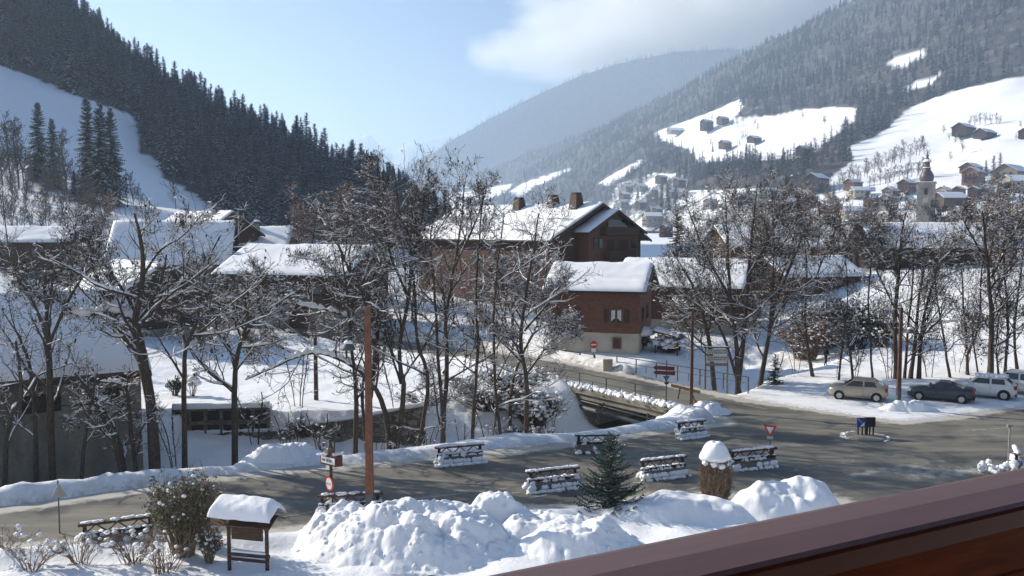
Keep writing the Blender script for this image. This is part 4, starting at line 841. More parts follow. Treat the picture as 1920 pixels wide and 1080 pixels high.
p = loc(1455, 470, 136); house('broad_house', 'broad house with shaded blue-white roof and brown wall seen through the bare trees', (p[0], p[1], 3.6), 19, 13, 6.0, 24, R_(4), M_WBRN, None, 0, 0.25, 0.8, 17, windows=tuple(('-y', u, z, 1.2, 1.2, 'dark') for u in (-7, -3.5, 0, 3.5, 7) for z in (2, 4.8)))
p = loc(1505, 545, 108); house('red_house', 'red-brown house with snowy roof half hidden between the two tall bare trees', (p[0], p[1], 2.2), 11, 8, 4.2, 26, R_(20), M_WRED, M_PLASG, 1.0, 0.3, 0.7, 19, windows=(('-y', 2, 3, 1, 1), ('-y', -2, 3, 1, 1)))
# --- left side
aL = R_(201)
p = loc(332, 530, 102); house('steep_roofed_house', 'tall house with large steep shaded blue roof and a skylight ridge, left of centre', (p[0], p[1], 4.4), 12.4, 10.5, 4.0, 40, R_(12), M_PLASG, None, 0, 0.28, 0.7, 22, chimneys=((0.9, -0.9, 0.5, 1.3),), windows=(('-x', -1.5, 4.5, 1, 1.2, 'dark'), ('-x', 1.5, 4.5, 1, 1.2, 'dark'), ('-y', 2, 2.4, 1, 1.1, 'dark'), ('-y', -2, 2.4, 1, 1.1, 'dark'), ('-x', 0, 7, 1, 1, 'dark')))
p = loc(398, 470, 122); house('red_gabled_house', 'red-gabled house peeping out between the steep blue roof and the dark gabled house', (p[0] - 1, p[1], 6.5), 12, 9, 5.0, 32, R_(-35), M_WRED, None, 0, 0.3, 0.7, 23)
p = loc(478, 470, 126); house('dark_gabled_house', 'dark-gabled house with smooth shaded roof and a snow-capped chimney', (p[0], p[1], 4.0), 9.5, 10.5, 5.4, 28, R_(186), M_WDRK, None, 0, 0.3, 0.9, 24, chimneys=((-0.5, 0.8, 0.7, 1.2),))
p = loc(262, 610, 84); house('dark_barn', 'dark barn with bright curved snow roof among the snowy branches on the left', (p[0], p[1], 1.7), 8.6, 9.6, 4.1, 30, R_(-38), M_WDRK, M_PLASG, 0.9, 0.4, 0.8, 26, windows=(('-y', 2.3, 2.3, 1, 1, 'dark'), ('+x', 0, 2.6, 1.4, 1.8, 'door'), ('+x', 2.6, 2.6, 1, 1, 'dark')), cat='barn')
p = loc(580, 590, 98); house('hip_roofed_chalet', 'brown chalet with wide sunlit snow roof behind the arching snowy branches', (p[0], p[1], 1.1), 14.5, 11.5, 6.3, 24, R_(-16), M_WRED, M_PLASG, 2.4, 0.4, 1.0, 28,
    windows=(('-y', 4, 4.4, 1.2, 1.2), ('-y', 0, 4.4, 1.2, 1.2), ('-y', -4.5, 4.4, 1.2, 1.2), ('+x', -2, 4.4, 1, 1.2), ('+x', 2, 4.4, 1, 1.2), ('-y', 2, 1.2, 2.2, 1.8, 'door')), balconies=(('-y', 2, 3.0, 7, 1.1, 0.95),))
p = loc(168, 566, 88); house('tan_shed', 'small tan wooden shed with snowy roof at the left edge of the dark barn', (p[0], p[1], 2.6), 3.6, 3.2, 1.9, 30, R_(20), M_WTAN, None, 0, 0.25, 0.4, 30, cat='shed', windows=(('-y', 0.5, 1, .8, 1.6, 'door'),))
p = loc(60, 500, 108); house('low_brown_house', 'low brown house among saplings at the left edge below the snow slope', (p[0], p[1], p[2]), 11, 7, 2.6, 24, R_(8), M_WBRN, None, 0, 0.35, 0.6, 31, windows=(('-y', 2, 1.3, 1, 1, 'dark'),))
# --- long workshop on the left with the concrete river wall
A = np.array([-33.5, 41.4]); B = np.array([-21.6, 49.1]); t = (B - A) / np.linalg.norm(B - A); nb_ = np.array([-t[1], t[0]]); Lw = np.linalg.norm(B - A)
r = empty('riverside_workshop', (A[0], A[1], 0), math.atan2(t[1], t[0]), 'long grey concrete workshop with a smooth shaded snow roof rising from the river', 'workshop'); Dw = 9.0
mb = MB(); mb.box((Lw / 2 - 10, Dw / 2, 0.4), (Lw + 20, Dw, 6.8)); mb.obj('wall', [M_CONC], r)
mb = MB(); mb.box((Lw / 2 - 10, -0.05, 1.55), (Lw + 20, 0.10, 0.12)); mb.obj('ledge', [M_CONC], r)
for k in range(4):
    mb = MB(); mb.box((Lw - 2.0 - k * 3.1, -0.04, 2.55), (1.9, 0.09, 1.0)); w_ = mb.obj('shutter', [M_WDRK], r)
sl_ = 5.6; ri = 3.2; mb = MB(); mb.prism([(-0.7, 4.02 - 0.4), (sl_, 4.02 - 0.4 + ri + .4), (2 * sl_ + 0.2, 3.6), (2 * sl_ + .2, 3.8), (sl_, 4.22 - 0.4 + ri + .4), (-0.7, 3.82)], (-20, 0, 0), (0, 1, 0), (0, 0, 1), (Lw + 20.5, 0, 0)); mb.obj('roof', [M_WDRK], r)
Xg, Yg = np.meshgrid(np.linspace(-20, Lw + 0.5, 110), np.linspace(-0.72, sl_, 22)); ed = np.minimum(1, np.minimum(Yg + 0.78, Lw + 0.56 - Xg) / 0.35)
Zg = 3.84 + (Yg + 0.7) / (sl_ + 0.7) * (ri + 0.8) + 0.50 * np.sqrt(np.clip(ed, 0.01, 1)) * (1 + 0.15 * fbm(Xg * 0.4, Yg * 0.4, 3, 5)); i = np.arange(21)[:, None] * 110 + np.arange(109)[None]; Q = np.stack([i, i + 1, i + 111, i + 110], -1).reshape(-1, 4)
link('roof_snow', mesh_np('roof_snow', np.stack([Xg, Yg, Zg], -1).reshape(-1, 3), [Q], [M_SNOW], smooth=True), r)
# --- field retaining wall and the timber store on it
def wall_run(name, label, pts, top, bot, th, mat, cap=None, cat='wall'):
    r = empty(name, (pts[0][0], pts[0][1], 0), 0, label, cat); o = np.array([*pts[0], 0.0]); mb = MB(); cb = MB()
    for a, b, zt0, zt1 in zip(pts[:-1], pts[1:], top[:-1], top[1:]):
        a = np.array(a, float); b = np.array(b, float); t = (b - a) / np.linalg.norm(b - a); n = np.array([t[1], -t[0]])
        V = []
        for p_, zt in ((a, zt0), (b, zt1)):
            for s in (0, -th): V += [(*(p_ + n * s), bot), (*(p_ + n * s), zt)]
        V = np.array(V) - o; mb.add(V, np.array([(0, 4, 5, 1), (2, 3, 7, 6), (1, 5, 7, 3), (0, 1, 3, 2), (4, 6, 7, 5)]))
        if cap:
            k = np.linspace(0, 1, 24); q = a[None] * (1 - k[:, None]) + b[None] * k[:, None]; zz = zt0 * (1 - k) + zt1 * k + 0.12 + 0.06 * fbm(k * 9, k * 0 + 3, 3, 7)
            pc = np.column_stack([q - n * th * 0.4, zz]) - o; cb.tube(pc, 0.16 + 0.05 * fbm(k * 12, k * 0, 2, 9), 7)
    mb.obj('wall', [mat], r)
    if cap: cb.obj('snow', [M_SNOW], r, smooth=True)
    return r
wall_run('stone_retaining_wall', 'rough stone river wall holding up the snowy field', [(-21.6, 53.3), (-15.6, 54.1), (-10, 54.7), (-5.7, 55.0)], [-0.95, -0.95, -0.2, 0.55], -3.4, 0.7, M_STONE, True)
r = empty('timber_store', (-18.6, 53.8, 0), math.atan2(0.8, 6), 'weathered timber store with framed panels built along the snowy field edge', 'shed')
mb = MB(); mb.box((0, 0.6, -0.25), (6.0, 1.0, 1.9)); mb.obj('wall', [M_WGRY], r)
mb = MB()
for k in range(7): mb.box((-2.95 + k * 0.98, 0.06, -0.25), (0.13, 0.14, 1.85))
for zz in (-1.12, -0.25, 0.62): mb.box((0, 0.05, zz), (6.0, 0.10, 0.12))
mb.obj('frame', [M_STONE], r)
mb = MB()
for k in range(6): mb.box((-2.46 + k * 0.98, 0.085, 0.2), (0.72, 0.03, 0.62)); mb.box((-2.46 + k * 0.98, 0.085, -0.7), (0.72, 0.03, 0.6))
mb.obj('panel', [M_WDRK], r)
mb = MB(); mb.tube(np.column_stack([np.linspace(-3, 3, 20), np.full(20, 0.2), 0.78 + 0.04 * fbm(np.linspace(0, 6, 20), np.zeros(20), 3, 3)]), 0.24, 8); mb.obj('snow', [M_SNOW], r, smooth=True)
# --- the village across the valley
VH = [ # x0,x1,y_roof,y_base, facing(deg of ridge), wall, label
 (1783, 1831, 231, 253, -30, M_WDRK, 'larger of the two dark barns high on the bright slope, upper one', 'barn'), (1824, 1869, 241, 257, -20, M_WDRK, 'lower dark barn touching the larger one on the bright slope', 'barn'), (1908, 1940, 241, 257, -30, M_WDRK, 'dark barn cut by the right edge of the picture, high on the bright slope', 'barn'),
 (1797, 1845, 305, 322, -35, M_WPNK, 'rosy chalet behind the balconied one below the bright slope', 'chalet'), (1800, 1850, 314, 344, -42, M_WPNK, 'rosy chalet with several balconies at the edge of the village', 'chalet'), (1857, 1935, 308, 342, -30, M_WGRY, 'wide chalet with striped timber gable beside the dark conifers', 'chalet'),
 (1878, 1940, 328, 352, -8, M_PLAS, 'pale house with bright roof below the striped chalet', 'house'), (1681, 1720, 336, 357, -35, M_WBRN, 'brown gabled house just left of the church tower', 'house'), (1580, 1618, 335, 354, -30, M_WTAN, 'orange gabled house with blue roof in the upper left of the village', 'house'),
 (1592, 1628, 350, 366, -5, M_PLAS, 'pale house with flat bright roof under the orange gabled house', 'house'), (1505, 1556, 325, 353, -40, M_WDRK, 'large dark house at the upper left end of the village', 'house'), (1652, 1688, 351, 371, -35, M_PLASG, 'grey house with steep roof below the brown gabled one', 'house'),
 (1752, 1808, 360, 386, -12, M_WBRN, 'brown house with long eaves right beside the church tower', 'house'), (1752, 1788, 350, 366, -35, M_PLAS, 'cream house behind the long-eaved house by the church', 'house'), (1784, 1812, 349, 364, -40, M_WBRN, 'narrow gable between cream house and brown house east of the church', 'house'),
 (1812, 1842, 349, 372, -38, M_WRED, 'red-brown gable right of the narrow gable near the church', 'house'), (1788, 1832, 387, 402, -10, M_PLASG, 'low grey roof in front of the long-eaved house', 'house'), (1647, 1686, 364, 392, -35, M_PLASG, 'grey-green gable in front of the church on its left', 'house'),
 (1572, 1618, 386, 408, -6, M_PLAS, 'cream house with long flat roof at the lower left of the village', 'house'), (1536, 1574, 378, 396, -15, M_WBRN, 'brown house next to the cream flat-roofed one', 'house'), (1400, 1428, 254, 266, -25, M_WDRK, 'small barn alone in the middle of the bright meadow', 'barn'),
 (1347, 1372, 263, 278, -25, M_WBRN, 'small barn with a round tree beside it on the left of the bright meadow', 'barn'), (1491, 1524, 273, 290, -30, M_WDRK, 'barn at the lower right corner of the bright meadow', 'barn'), (1343, 1367, 218, 232, -25, M_WBRN, 'highest small house at the top left of the bright meadow', 'house'),
 (1312, 1338, 224, 244, -30, M_WDRK, 'dark house among trees just left of the highest small house', 'house'), (1252, 1282, 239, 250, -5, M_PLASG, 'grey-walled farmhouse at the far left tip of the bright meadow', 'farmhouse'), (1164, 1187, 346, 359, -30, M_PLASG, 'leftmost small house of the hazy hamlet above the large chalet', 'house'),
 (1187, 1215, 344, 358, -35, M_PLASG, 'second hazy house from the left in the hamlet above the large chalet', 'house'), (1228, 1251, 328, 343, -35, M_WBRN, 'highest house of the hazy hamlet above the large chalet', 'house'), (1221, 1234, 354, 368, -40, M_WBRN, 'tiny gable in the middle of the hazy hamlet', 'house'),
 (1154, 1179, 374, 388, -25, M_PLAS, 'cream house low in the hazy hamlet, right behind the ridge of the large chalet', 'house'), (1190, 1212, 376, 392, -35, M_WBRN, 'brown gable low in the hazy hamlet', 'house'), (1222, 1243, 388, 402, -35, M_WBRN, 'brown house below the tiny gable in the hazy hamlet', 'house'),
 (1262, 1286, 334, 350, -30, M_WBRN, 'brown house at the right end of the hazy hamlet', 'house'), (1205, 1242, 398, 424, 15, M_PLASG, 'broad house with shaded blue roof right behind the balcony wing', 'house'), (1236, 1262, 420, 445, -42, M_WRED, 'small red gable behind the balcony wing at the foot of the tall spruce', 'house'),
 (1845, 1885, 372, 392, -20, M_WBRN, 'brown house with snowy roof below the pale house at the right edge', 'house'), (1890, 1935, 380, 402, -10, M_PLAS, 'cream house at the right edge low in the village', 'house'), (1618, 1650, 366, 384, -25, M_WBRN, 'small brown house left of the grey-green gable', 'house'), (1700, 1722, 372, 386, -30, M_PLAS, 'cream gable at the foot of the church tower', 'house')]
VH += [(1838, 1866, 346, 362, -30, M_PLAS, 'cream gable right under the rosy balconied chalet', 'house'), (1868, 1890, 352, 370, -35, M_WBRN, 'brown gable right under the striped chalet', 'house'), (1720, 1748, 388, 408, -30, M_PLASG, 'grey gable right at the foot of the church tower, in front of it', 'house'), (1655, 1690, 396, 416, -12, M_PLAS, 'cream long house below the grey-green gable', 'house'), (1612, 1648, 402, 424, -30, M_WBRN, 'brown gable below the cream flat-roofed house', 'house'), (1838, 1872, 396, 416, -35, M_WRED, 'red-brown gable low in front of the village, right part', 'house'),
 (1876, 1915, 404, 426, -10, M_PLASG, 'grey long house low at the right end of the village', 'house'), (1765, 1798, 402, 420, -35, M_WBRN, 'brown gable below the low grey roof', 'house'), (1500, 1535, 362, 382, -30, M_WBRN, 'brown gable below the large dark house', 'house'), (1465, 1498, 372, 392, -12, M_PLASG, 'grey house left of the brown gable below the large dark house', 'house'), (1545, 1572, 402, 420, -35, M_PLAS, 'cream gable at the lower left end of the village', 'house'), (1425, 1458, 352, 370, -30, M_WDRK, 'dark house at the far left of the village behind the tall bare tree', 'house'), (1370, 1400, 362, 380, -30, M_WBRN, 'brown house behind the crown of the many-stemmed tree', 'house'), (1318, 1346, 372, 390, -35, M_PLASG, 'grey gable between the hamlet and the crown of the many-stemmed tree', 'house'), (1160, 1182, 360, 372, -30, M_WBRN, 'brown house between the two lowest and two highest rows of the hazy hamlet', 'house'), (1248, 1272, 356, 370, -30, M_PLASG, 'grey gable right of the tiny gable in the hazy hamlet', 'house')]
for k, (x0, x1, y0, y1, ang, wall_, lab, cat) in enumerate(VH):
    h_ = hit((x0 + x1) / 2, y1); D = max(h_[1], 125); s = D / F; Wpx = (x1 - x0) * s; Hh = (y1 - y0) * s; a = R_(abs(ang) * 0.5 + 24) if abs(ang) > 18 else R_(12)
    ca, sa = abs(math.cos(a)), abs(math.sin(a)); W_ = Wpx / (1.5 * ca + sa); L_ = 1.5 * W_; pit = 30; hw_ = max(1.8, Hh - W_ / 2 * math.tan(R_(pit)) * 1.05 - 0.3)
    q = P((x0 + x1) / 2, y1, D); z_ = q[2]
    nw = [('-x', u * W_ * 0.25, hw_ * v, W_ * .10, hw_ * .18, 'dark') for u in (-1, 0, 1) for v in (.35, .75)] + [('-y', u * L_ * 0.3, hw_ * .6, L_ * .09, hw_ * .22, 'dark') for u in (-1, 0, 1)]
    bal = (('-x', 0, hw_ * .52, W_ * .8, 1.2, .9), ('-x', 0, hw_ * .15, W_ * .8, 1.2, .9)) if 'balcon' in lab or 'striped' in lab else ()
    if cat == 'barn': nw = nw[:1]
    house(cat if cat != 'house' else 'village_house', lab, (q[0], D, z_), L_, W_, hw_, pit, a, wall_, None, 0, 0.3, 0.08 * W_, 200 + k, windows=nw, balconies=bal, chimneys=((L_ * .15, W_ * .12, .8, 1.3),) if k % 2 and cat == 'house' else (), cat=cat, group='houses of the village across the valley', hat=False)
# --- church
D = 330; q = P(1735, 412, D); r = empty('church', (q[0], q[1], q[2] - 3), R_(-28), 'stone church tower with round onion dome and snow-topped lantern above the village roofs', 'church')
tw = 6.2; th_ = P(1735, 344, D)[2] - q[2] + 3
mb = MB(); mb.box((0, 0, th_ / 2), (tw, tw, th_)); mb.obj('tower', [M_CHST], r)
mb = MB(); mb.box((0, 0, th_ + .15), (tw + .7, tw + .7, .5)); mb.obj('cornice', [M_CHST], r); mb = MB(); mb.box((0, 0, th_ + .5), (tw + .6, tw + .6, .25)); mb.obj('snow', [M_SNOW], r)
mb = MB(); mb.lathe((0, 0, th_ + .6), [(2.0, 0), (2.4, .6), (2.6, 1.5), (2.4, 2.7), (1.8, 3.8), (1.3, 4.6), (1.2, 5.0)], 20); mb.obj('dome', [M_COPPER], r, smooth=True)
mb = MB(); mb.lathe((0, 0, th_ + 5.5), [(1.2, 0), (1.5, .15), (1.5, .4), (1.0, .5), (1.0, 2.6), (1.6, 2.7), (1.4, 3.2), (0.7, 3.9), (.3, 4.6), (.5, 5.0), (.2, 5.4), (.06, 7.6), (0, 7.7)], 14); mb.obj('lantern', [M_COPPER], r)
mb = MB(); mb.lathe((0, 0, th_ + 5.6), [(1.55, 0.3), (1.5, .55), (1.05, .6)], 14); mb.lathe((0, 0, th_ + 8.2), [(1.65, .05), (1.45, .6), (.9, 1.05)], 14); mb.obj('snow_ring', [M_SNOW], r)
for sx, sy in ((1, 0), (0, -1)):
    mb = MB(); mb.box((sx * (tw / 2 + .02), sy * (tw / 2 + .02), th_ - 3.2), (.12 if sx else 1.2, 1.2 if sx else .12, 2.4)); mb.obj('belfry_opening', [M_BLACK], r)
    mb = MB(); mb.box((sx * (tw / 2 + .03), sy * (tw / 2 + .03), th_ - 6.4), (.1 if sx else 1.7, 1.7 if sx else .1, 1.7)); mb.obj('clock_face', [M_PLAS], r)
# ================================================================== STREET FURNITURE
def barrier_parts(L=2.35):
    P_ = {}
    mb = MB(); mb.box((0, 0, 0.22), (L, 0.55, 0.40)); P_['trough'] = mb.mesh('trough', [M_WGRY])
    mb = MB(); mb.box((0, -0.02, 0.90), (L + 0.25, 0.26, 0.09)); P_['top_rail'] = mb.mesh('top_rail', [M_WBRN])
    mb = MB(); mb.box((0, -0.1, 0.50), (L + 0.1, 0.10, 0.13)); P_['lower_rail'] = mb.mesh('lower_rail', [M_WDRK])
    mb = MB(); [mb.box((s * (L / 2 - 0.08), 0, 0.5), (0.13, 0.13, 0.95)) for s in (-1, 1)]; P_['post'] = mb.mesh('post', [M_WDRK])
    mb = MB(); k = 3
    for i in range(k):
        a = -L / 2 + 0.1 + i * (L - .2) / k; b = a + (L - .2) / k; mb.bar((a, -.02, .55), ((a + b) / 2, -.02, .86), .045); mb.bar(((a + b) / 2, -.02, .86), (b, -.02, .55), .045)
    P_['lattice'] = mb.mesh('lattice', [M_WBRN]); return P_
_BP = barrier_parts()
def snow_strip(L, w, h, seed, z0, frac=1.0, y0=0.0):
    r_ = np.random.default_rng(seed); n = int(L / 0.09); x = np.linspace(-L / 2, L / 2, n); c = np.column_stack([x, y0 + r_.normal(0, w * .10, n), np.full(n, z0)]); k = r_.uniform(0, 1, n) < frac
    return blobs(c[k], np.column_stack([r_.uniform(.09, .2, k.sum()), w * r_.uniform(.42, .60, k.sum()), h * r_.uniform(.6, .95, k.sum())]), r_, True, 0.14)
BAR = [((862, 868), 18, 'snowy log barrier against the river-side snowbank, nearest the lamp post side'), ((656, 966), 14, 'log barrier standing directly behind the rust-coloured lamp post'), ((1037, 916), 17, 'log barrier just left of the young fir'), ((1118, 846), 14, 'log barrier half hidden behind the top of the young fir'),
       ((1243, 894), 16, 'log barrier between the young fir and the snow-capped clipped shrub'), ((1294, 819), 34, 'log barrier on the snow tongue near the bridge'), ((1411, 876), 14, 'log barrier at the foot of the give-way sign'), ((1903, 878), 62, 'snow-caked log barrier beside the thin grey pole at the right'), ((222, 1018), 24, 'log barrier behind the dry stalks at the lower left')]
for k, (b_, ang, lab) in enumerate(BAR):
    g_ = G(*b_); r = empty('log_barrier', (g_[0], g_[1], 0.0), R_(ang), lab, 'barrier', 'wooden barriers around the car park')
    for nm, me in _BP.items():
        if nm == 'post': 
            for s in (-1, 1): mb = MB(); mb.box((s * 1.09, 0, 0.43), (0.13, 0.13, 0.85)); mb.obj('post', [M_WDRK], r)
        else: link(nm, me, r)
    fr = [.95, .6, .85, .5, .8, .95, .65, 1, .55][k]; mb = MB(); mb.add(*snow_strip(2.4, 0.27, 0.05 + .06 * fr, 40 + k, 0.96, fr, -.02)); mb.add(*snow_strip(2.3, 0.2, 0.07, 80 + k, .585, fr * .6, -.12)); mb.add(*snow_strip(2.35, 0.5, 0.20, 50 + k, 0.44, fr * .9, 0.04)); mb.add(*snow_strip(2.3, 0.3, 0.20, 60 + k, 0.2, fr * .7, -.28)); mb.add(*snow_strip(2.6, .34, .13, 70 + k, .04, fr * .9, -.40)); rs = np.random.default_rng(90 + k); mb.add(*blobs(np.column_stack([rs.uniform(-1.35, -1.0, 8), rs.uniform(-.4, .2, 8), rs.uniform(.02, .35, 8)]), rs.uniform(.07, .2, (8, 1)) * np.ones((1, 3)), rs, True)); mb.obj('snow', [M_SNOW], r, smooth=True)
    r.rotation_euler[1] = R_([0, 1.5, -1, 2.5, -2, 3, -1.5, 4, 0][k]); r.scale[0] = [1, 1.06, 1, .96, .97, .86, 1.02, .9, 1.05][k]
# street lamps
def lamp(label, base, h, arm_dir, paint_split=1.3, w=0.24, arm=True, z=None):
    r = empty('street_lamp', (base[0], base[1], z if z is not None else base[2]), 0, label, 'street lamp', 'rust-coloured street lamps')
    mb = MB(); mb.box((0, 0, (h + paint_split) / 2), (w, w, h - paint_split), taper=0.72); mb.obj('pole', [(M_RUST if h > 8 else M_RUSTD)], r)
    mb = MB(); mb.box((0, 0, paint_split / 2), (w * 1.03, w * 1.03, paint_split - .004)); mb.obj('foot', [M_GREYP], r)
    if arm:
        d = np.array([math.cos(arm_dir), math.sin(arm_dir), 0]); zt = h - 1.3
        mb = MB(); mb.tube([d * .08 + [0, 0, zt], d * .45 + [0, 0, zt + .28], d * .75 + [0, 0, zt + .18], d * .8 + [0, 0, zt - .02]], .025, 6); mb.bar(d * .05 + [0, 0, zt - .35], d * .55 + [0, 0, zt + .25], .03)
        a = mb.obj('arm', [M_GREYP], r)
        mb = MB(); c = d * .8 + np.array([0, 0, zt - .45]); mb.lathe(c, [(.03, .45), (.07, .42), (.09, .30), (.20, .22), (.30, .06), (.31, 0), (.27, .03), (.0, .10)], 16); s = mb.obj('lamp_shade', [M_GREYP], r, smooth=True)
        mb = MB(); mb.add(*blobs(np.array([c + [0, 0, .30]]), np.array([[.2, .2, .12]]), np.random.default_rng(3), True, .1)); mb.obj('snow_cap', [M_SNOW], r, smooth=True)
    return r
g_ = G(694, 985); lamp('tall rust-coloured lamp post in front of everything, rising from the ploughed snow heap', (g_[0], g_[1], 0), 9.0, PI * 1.02, 1.35, .30)
g_ = G(1684, 768); lamp('rust-coloured lamp post between the beige and the dark parked cars', (g_[0], g_[1], 0), 6.9, 0.35, 1.3, .24)
g_ = G(1296, 768); lamp('rust-coloured lamp post at the near end of the bridge', (g_[0], g_[1], 0), 6.6, 2.9, 0.1, .2)
g_ = G(593, 748, .4); lamp('slender brown lamp post standing in the snowy field', (g_[0], g_[1], 0.2), 5.6, 0.4, 0.1, .26, False)
# signs
def disc(mb, c, n, r, t=0.02, m=0, sides=24, inner=0.0):
    n = np.array(n, float); n /= np.linalg.norm(n); u = np.cross(n, [0, 0, 1.0]); u /= np.linalg.norm(u); v = np.cross(u, n)
    poly = [(r * math.cos(a), r * math.sin(a)) for a in np.arange(sides) * 2 * PI / sides]; mb.prism(poly, np.array(c) - n * t / 2, u, v, n * t, m); return u, v
def rod(label_, base, h, rr=.03, mat=M_GALV, name='post', parent=None):
    mb = MB(); mb.tube([(0, 0, -.2), (0, 0, h)], rr, 8); return mb.obj('post', [mat], parent)
# wooden direction sign with the round sign
g_ = G(622, 968); r = empty('direction_sign_post', (g_[0], g_[1], 0), 0, 'wooden post with white direction board and round red-rimmed sign beside the tall lamp post', 'road sign')
mb = MB(); mb.box((0, 0, 1.6), (.11, .11, 3.4)); mb.obj('post', [M_WBRN], r); hz = lambda y: P(622, y, g_[1])[2]
zb = hz(862); mb = MB(); mb.box((-.05, -.14, zb + .02), (.98, .10, .42), rz=R_(-38)); mb.obj('board_frame', [M_BROWNSIGN], r)
mb = MB(); mb.box((-.085, -.195, zb + .02), (.86, .012, .27), rz=R_(-38)); b_ = mb.obj('board', [M_WHITE], r)
mb = MB(); c_, s_ = math.cos(R_(-38)), math.sin(R_(-38))
rs = np.random.default_rng(2); x = -.36
while x < .34:
    w_ = rs.uniform(.03, .055); mb.box((-.09 + x * c_, -.204 + x * s_, zb + .02), (w_ * .8, .006, rs.uniform(.07, .13)), rz=R_(-38)); x += w_ + .022 + (.05 if rs.uniform() < .2 else 0)
mb.obj('lettering', [M_GREYP], r)
mb = MB(); mb.box((.34, -.16, zb - .02), (.34, .16, .44), rz=R_(20)); mb.obj('side_board', [M_BROWNSIGN], r)
mb = MB(); mb.box((0, 0, zb + .38), (.2, .2, .3)); mb.obj('post_cap', [M_WTAN], r); mb = MB(); mb.add(*snow_strip(.9, .2, .08, 5, zb + .27, .8, -.1)); mb.obj('snow', [M_SNOW], r, smooth=True)
zc = hz(906); nn = np.array([-.75, -.66, 0]); nn /= np.linalg.norm(nn); c0 = nn * .09 + np.array([0, 0, zc])
mb = MB(); disc(mb, c0, nn, .33); s_ = mb.obj('sign_rim', [M_RED], r); mb = MB(); disc(mb, c0 + nn * .014, nn, .245, .012); mb.obj('sign_face', [M_WHITE], r)
mb = MB(); u_ = np.cross(nn, [0, 0, 1.]); mb.bar(c0 + nn * .024 - u_ * .14, c0 + nn * .024 + u_ * .14, .03, .008); mb.bar(c0 + nn * .024 - u_ * .16 + [0, 0, .0], c0 + nn * .024 - u_ * .06 + [0, 0, .0], .07, .009); mb.bar(c0 + nn * .024 + u_ * .05, c0 + nn * .024 + u_ * .16, .06, .009); mb.obj('symbol', [M_BLACK], r)
mb = MB(); v_ = np.array([0, 0, 1.]); mb.prism([(-.18, -.16), (.18, -.16), (.18, .16), (-.18, .16)], nn * .09 + [0, 0, hz(938)], u_, v_, nn * .015); mb.obj('plate', [M_WHITE], r)
# no entry sign
g_ = G(1113, 686); r = empty('no_entry_sign', (g_[0], g_[1], zg(g_[0], g_[1])), 0, 'round red no-entry sign with white bar and white plate in front of the small chalet', 'road sign'); k0 = g_[1] / F; hz = lambda y: P(1113, y, g_[1])[2] - r.location.z
rod('', None, hz(640), .04, M_GREYP, parent=r); nn = np.array([.05, -1, 0.0]); nn /= np.linalg.norm(nn); u_ = np.cross(nn, [0, 0, 1.])
mb = MB(); disc(mb, (0, -.06, hz(646)), nn, .33); mb.obj('sign_face', [M_RED], r); mb = MB(); mb.bar(np.array([-.22, -.085, hz(646)]), np.array([.22, -.085, hz(646)]), .02, .12); mb.obj('white_bar', [M_WHITE], r)
mb = MB(); mb.box((0, -.06, hz(656.5)), (.40, .02, .32)); mb.obj('plate', [M_WHITE], r)
# give way sign
g_ = G(1443, 872); r = empty('give_way_sign', (g_[0], g_[1], 0), 0, 'red and white triangular give-way sign on a thin post beside a log barrier', 'road sign'); hz = lambda y: P(1445, y, g_[1])[2]
rod('', None, hz(797), .03, M_GREYP, parent=r); nn = np.array([-.45, -.9, 0]); nn /= np.linalg.norm(nn); u_ = np.cross(nn, [0, 0, 1.]); v_ = np.array([0, 0, 1.]); c = nn * .06 + np.array([0, 0, hz(805)])
tri = lambda s: [(0, -s * .62), (s * .55, s * .36), (-s * .55, s * .36)]
mb = MB(); mb.prism(tri(.62), c, u_, v_, nn * .015); mb.obj('sign_rim', [M_RED], r); mb = MB(); mb.prism(tri(.36), c + nn * .017, u_, v_, nn * .008); mb.obj('sign_face', [M_WHITE], r)
mb = MB(); mb.prism([(-.15, -.08), (.15, -.08), (.15, .08), (-.15, .08)], nn * .06 + [0, 0, hz(820)], u_, v_, nn * .015); mb.obj('plate', [M_BUFF], r)
# brown arrow signs by the bridge
D = 57.3; q = P(1249, 760, D); z0 = zg(q[0], D); r = empty('arrow_sign_post', (q[0], D, z0), 0, 'post with two brown arrow-shaped direction signs at the near end of the bridge', 'road sign'); hz = lambda y: P(1249, y, D)[2] - z0
rod('', None, hz(676), .045, M_GREYP, parent=r)
for yy, dx in ((690, 0.0), (699, .03)):
    mb = MB(); mb.prism([(-.97, 0), (-.82, -.13), (.55, -.13), (.55, .13), (-.82, .13)], (dx, -.07, hz(yy)), (1, .18, -.08), (0, 0, 1), (0, -.03, 0)); mb.obj('arrow_board', [M_BROWNSIGN], r)
mb = MB(); mb.prism([(0, -.25), (.24, .16), (-.24, .16)], (-.02, -.06, hz(709)), (1, 0, 0), (0, 0, 1), (0, -.02, 0)); mb.obj('triangle_back', [M_GREYP], r)
mb = MB(); mb.box((0, -.06, hz(718)), (.28, .02, .16)); mb.obj('plate_back', [M_BLACK], r)
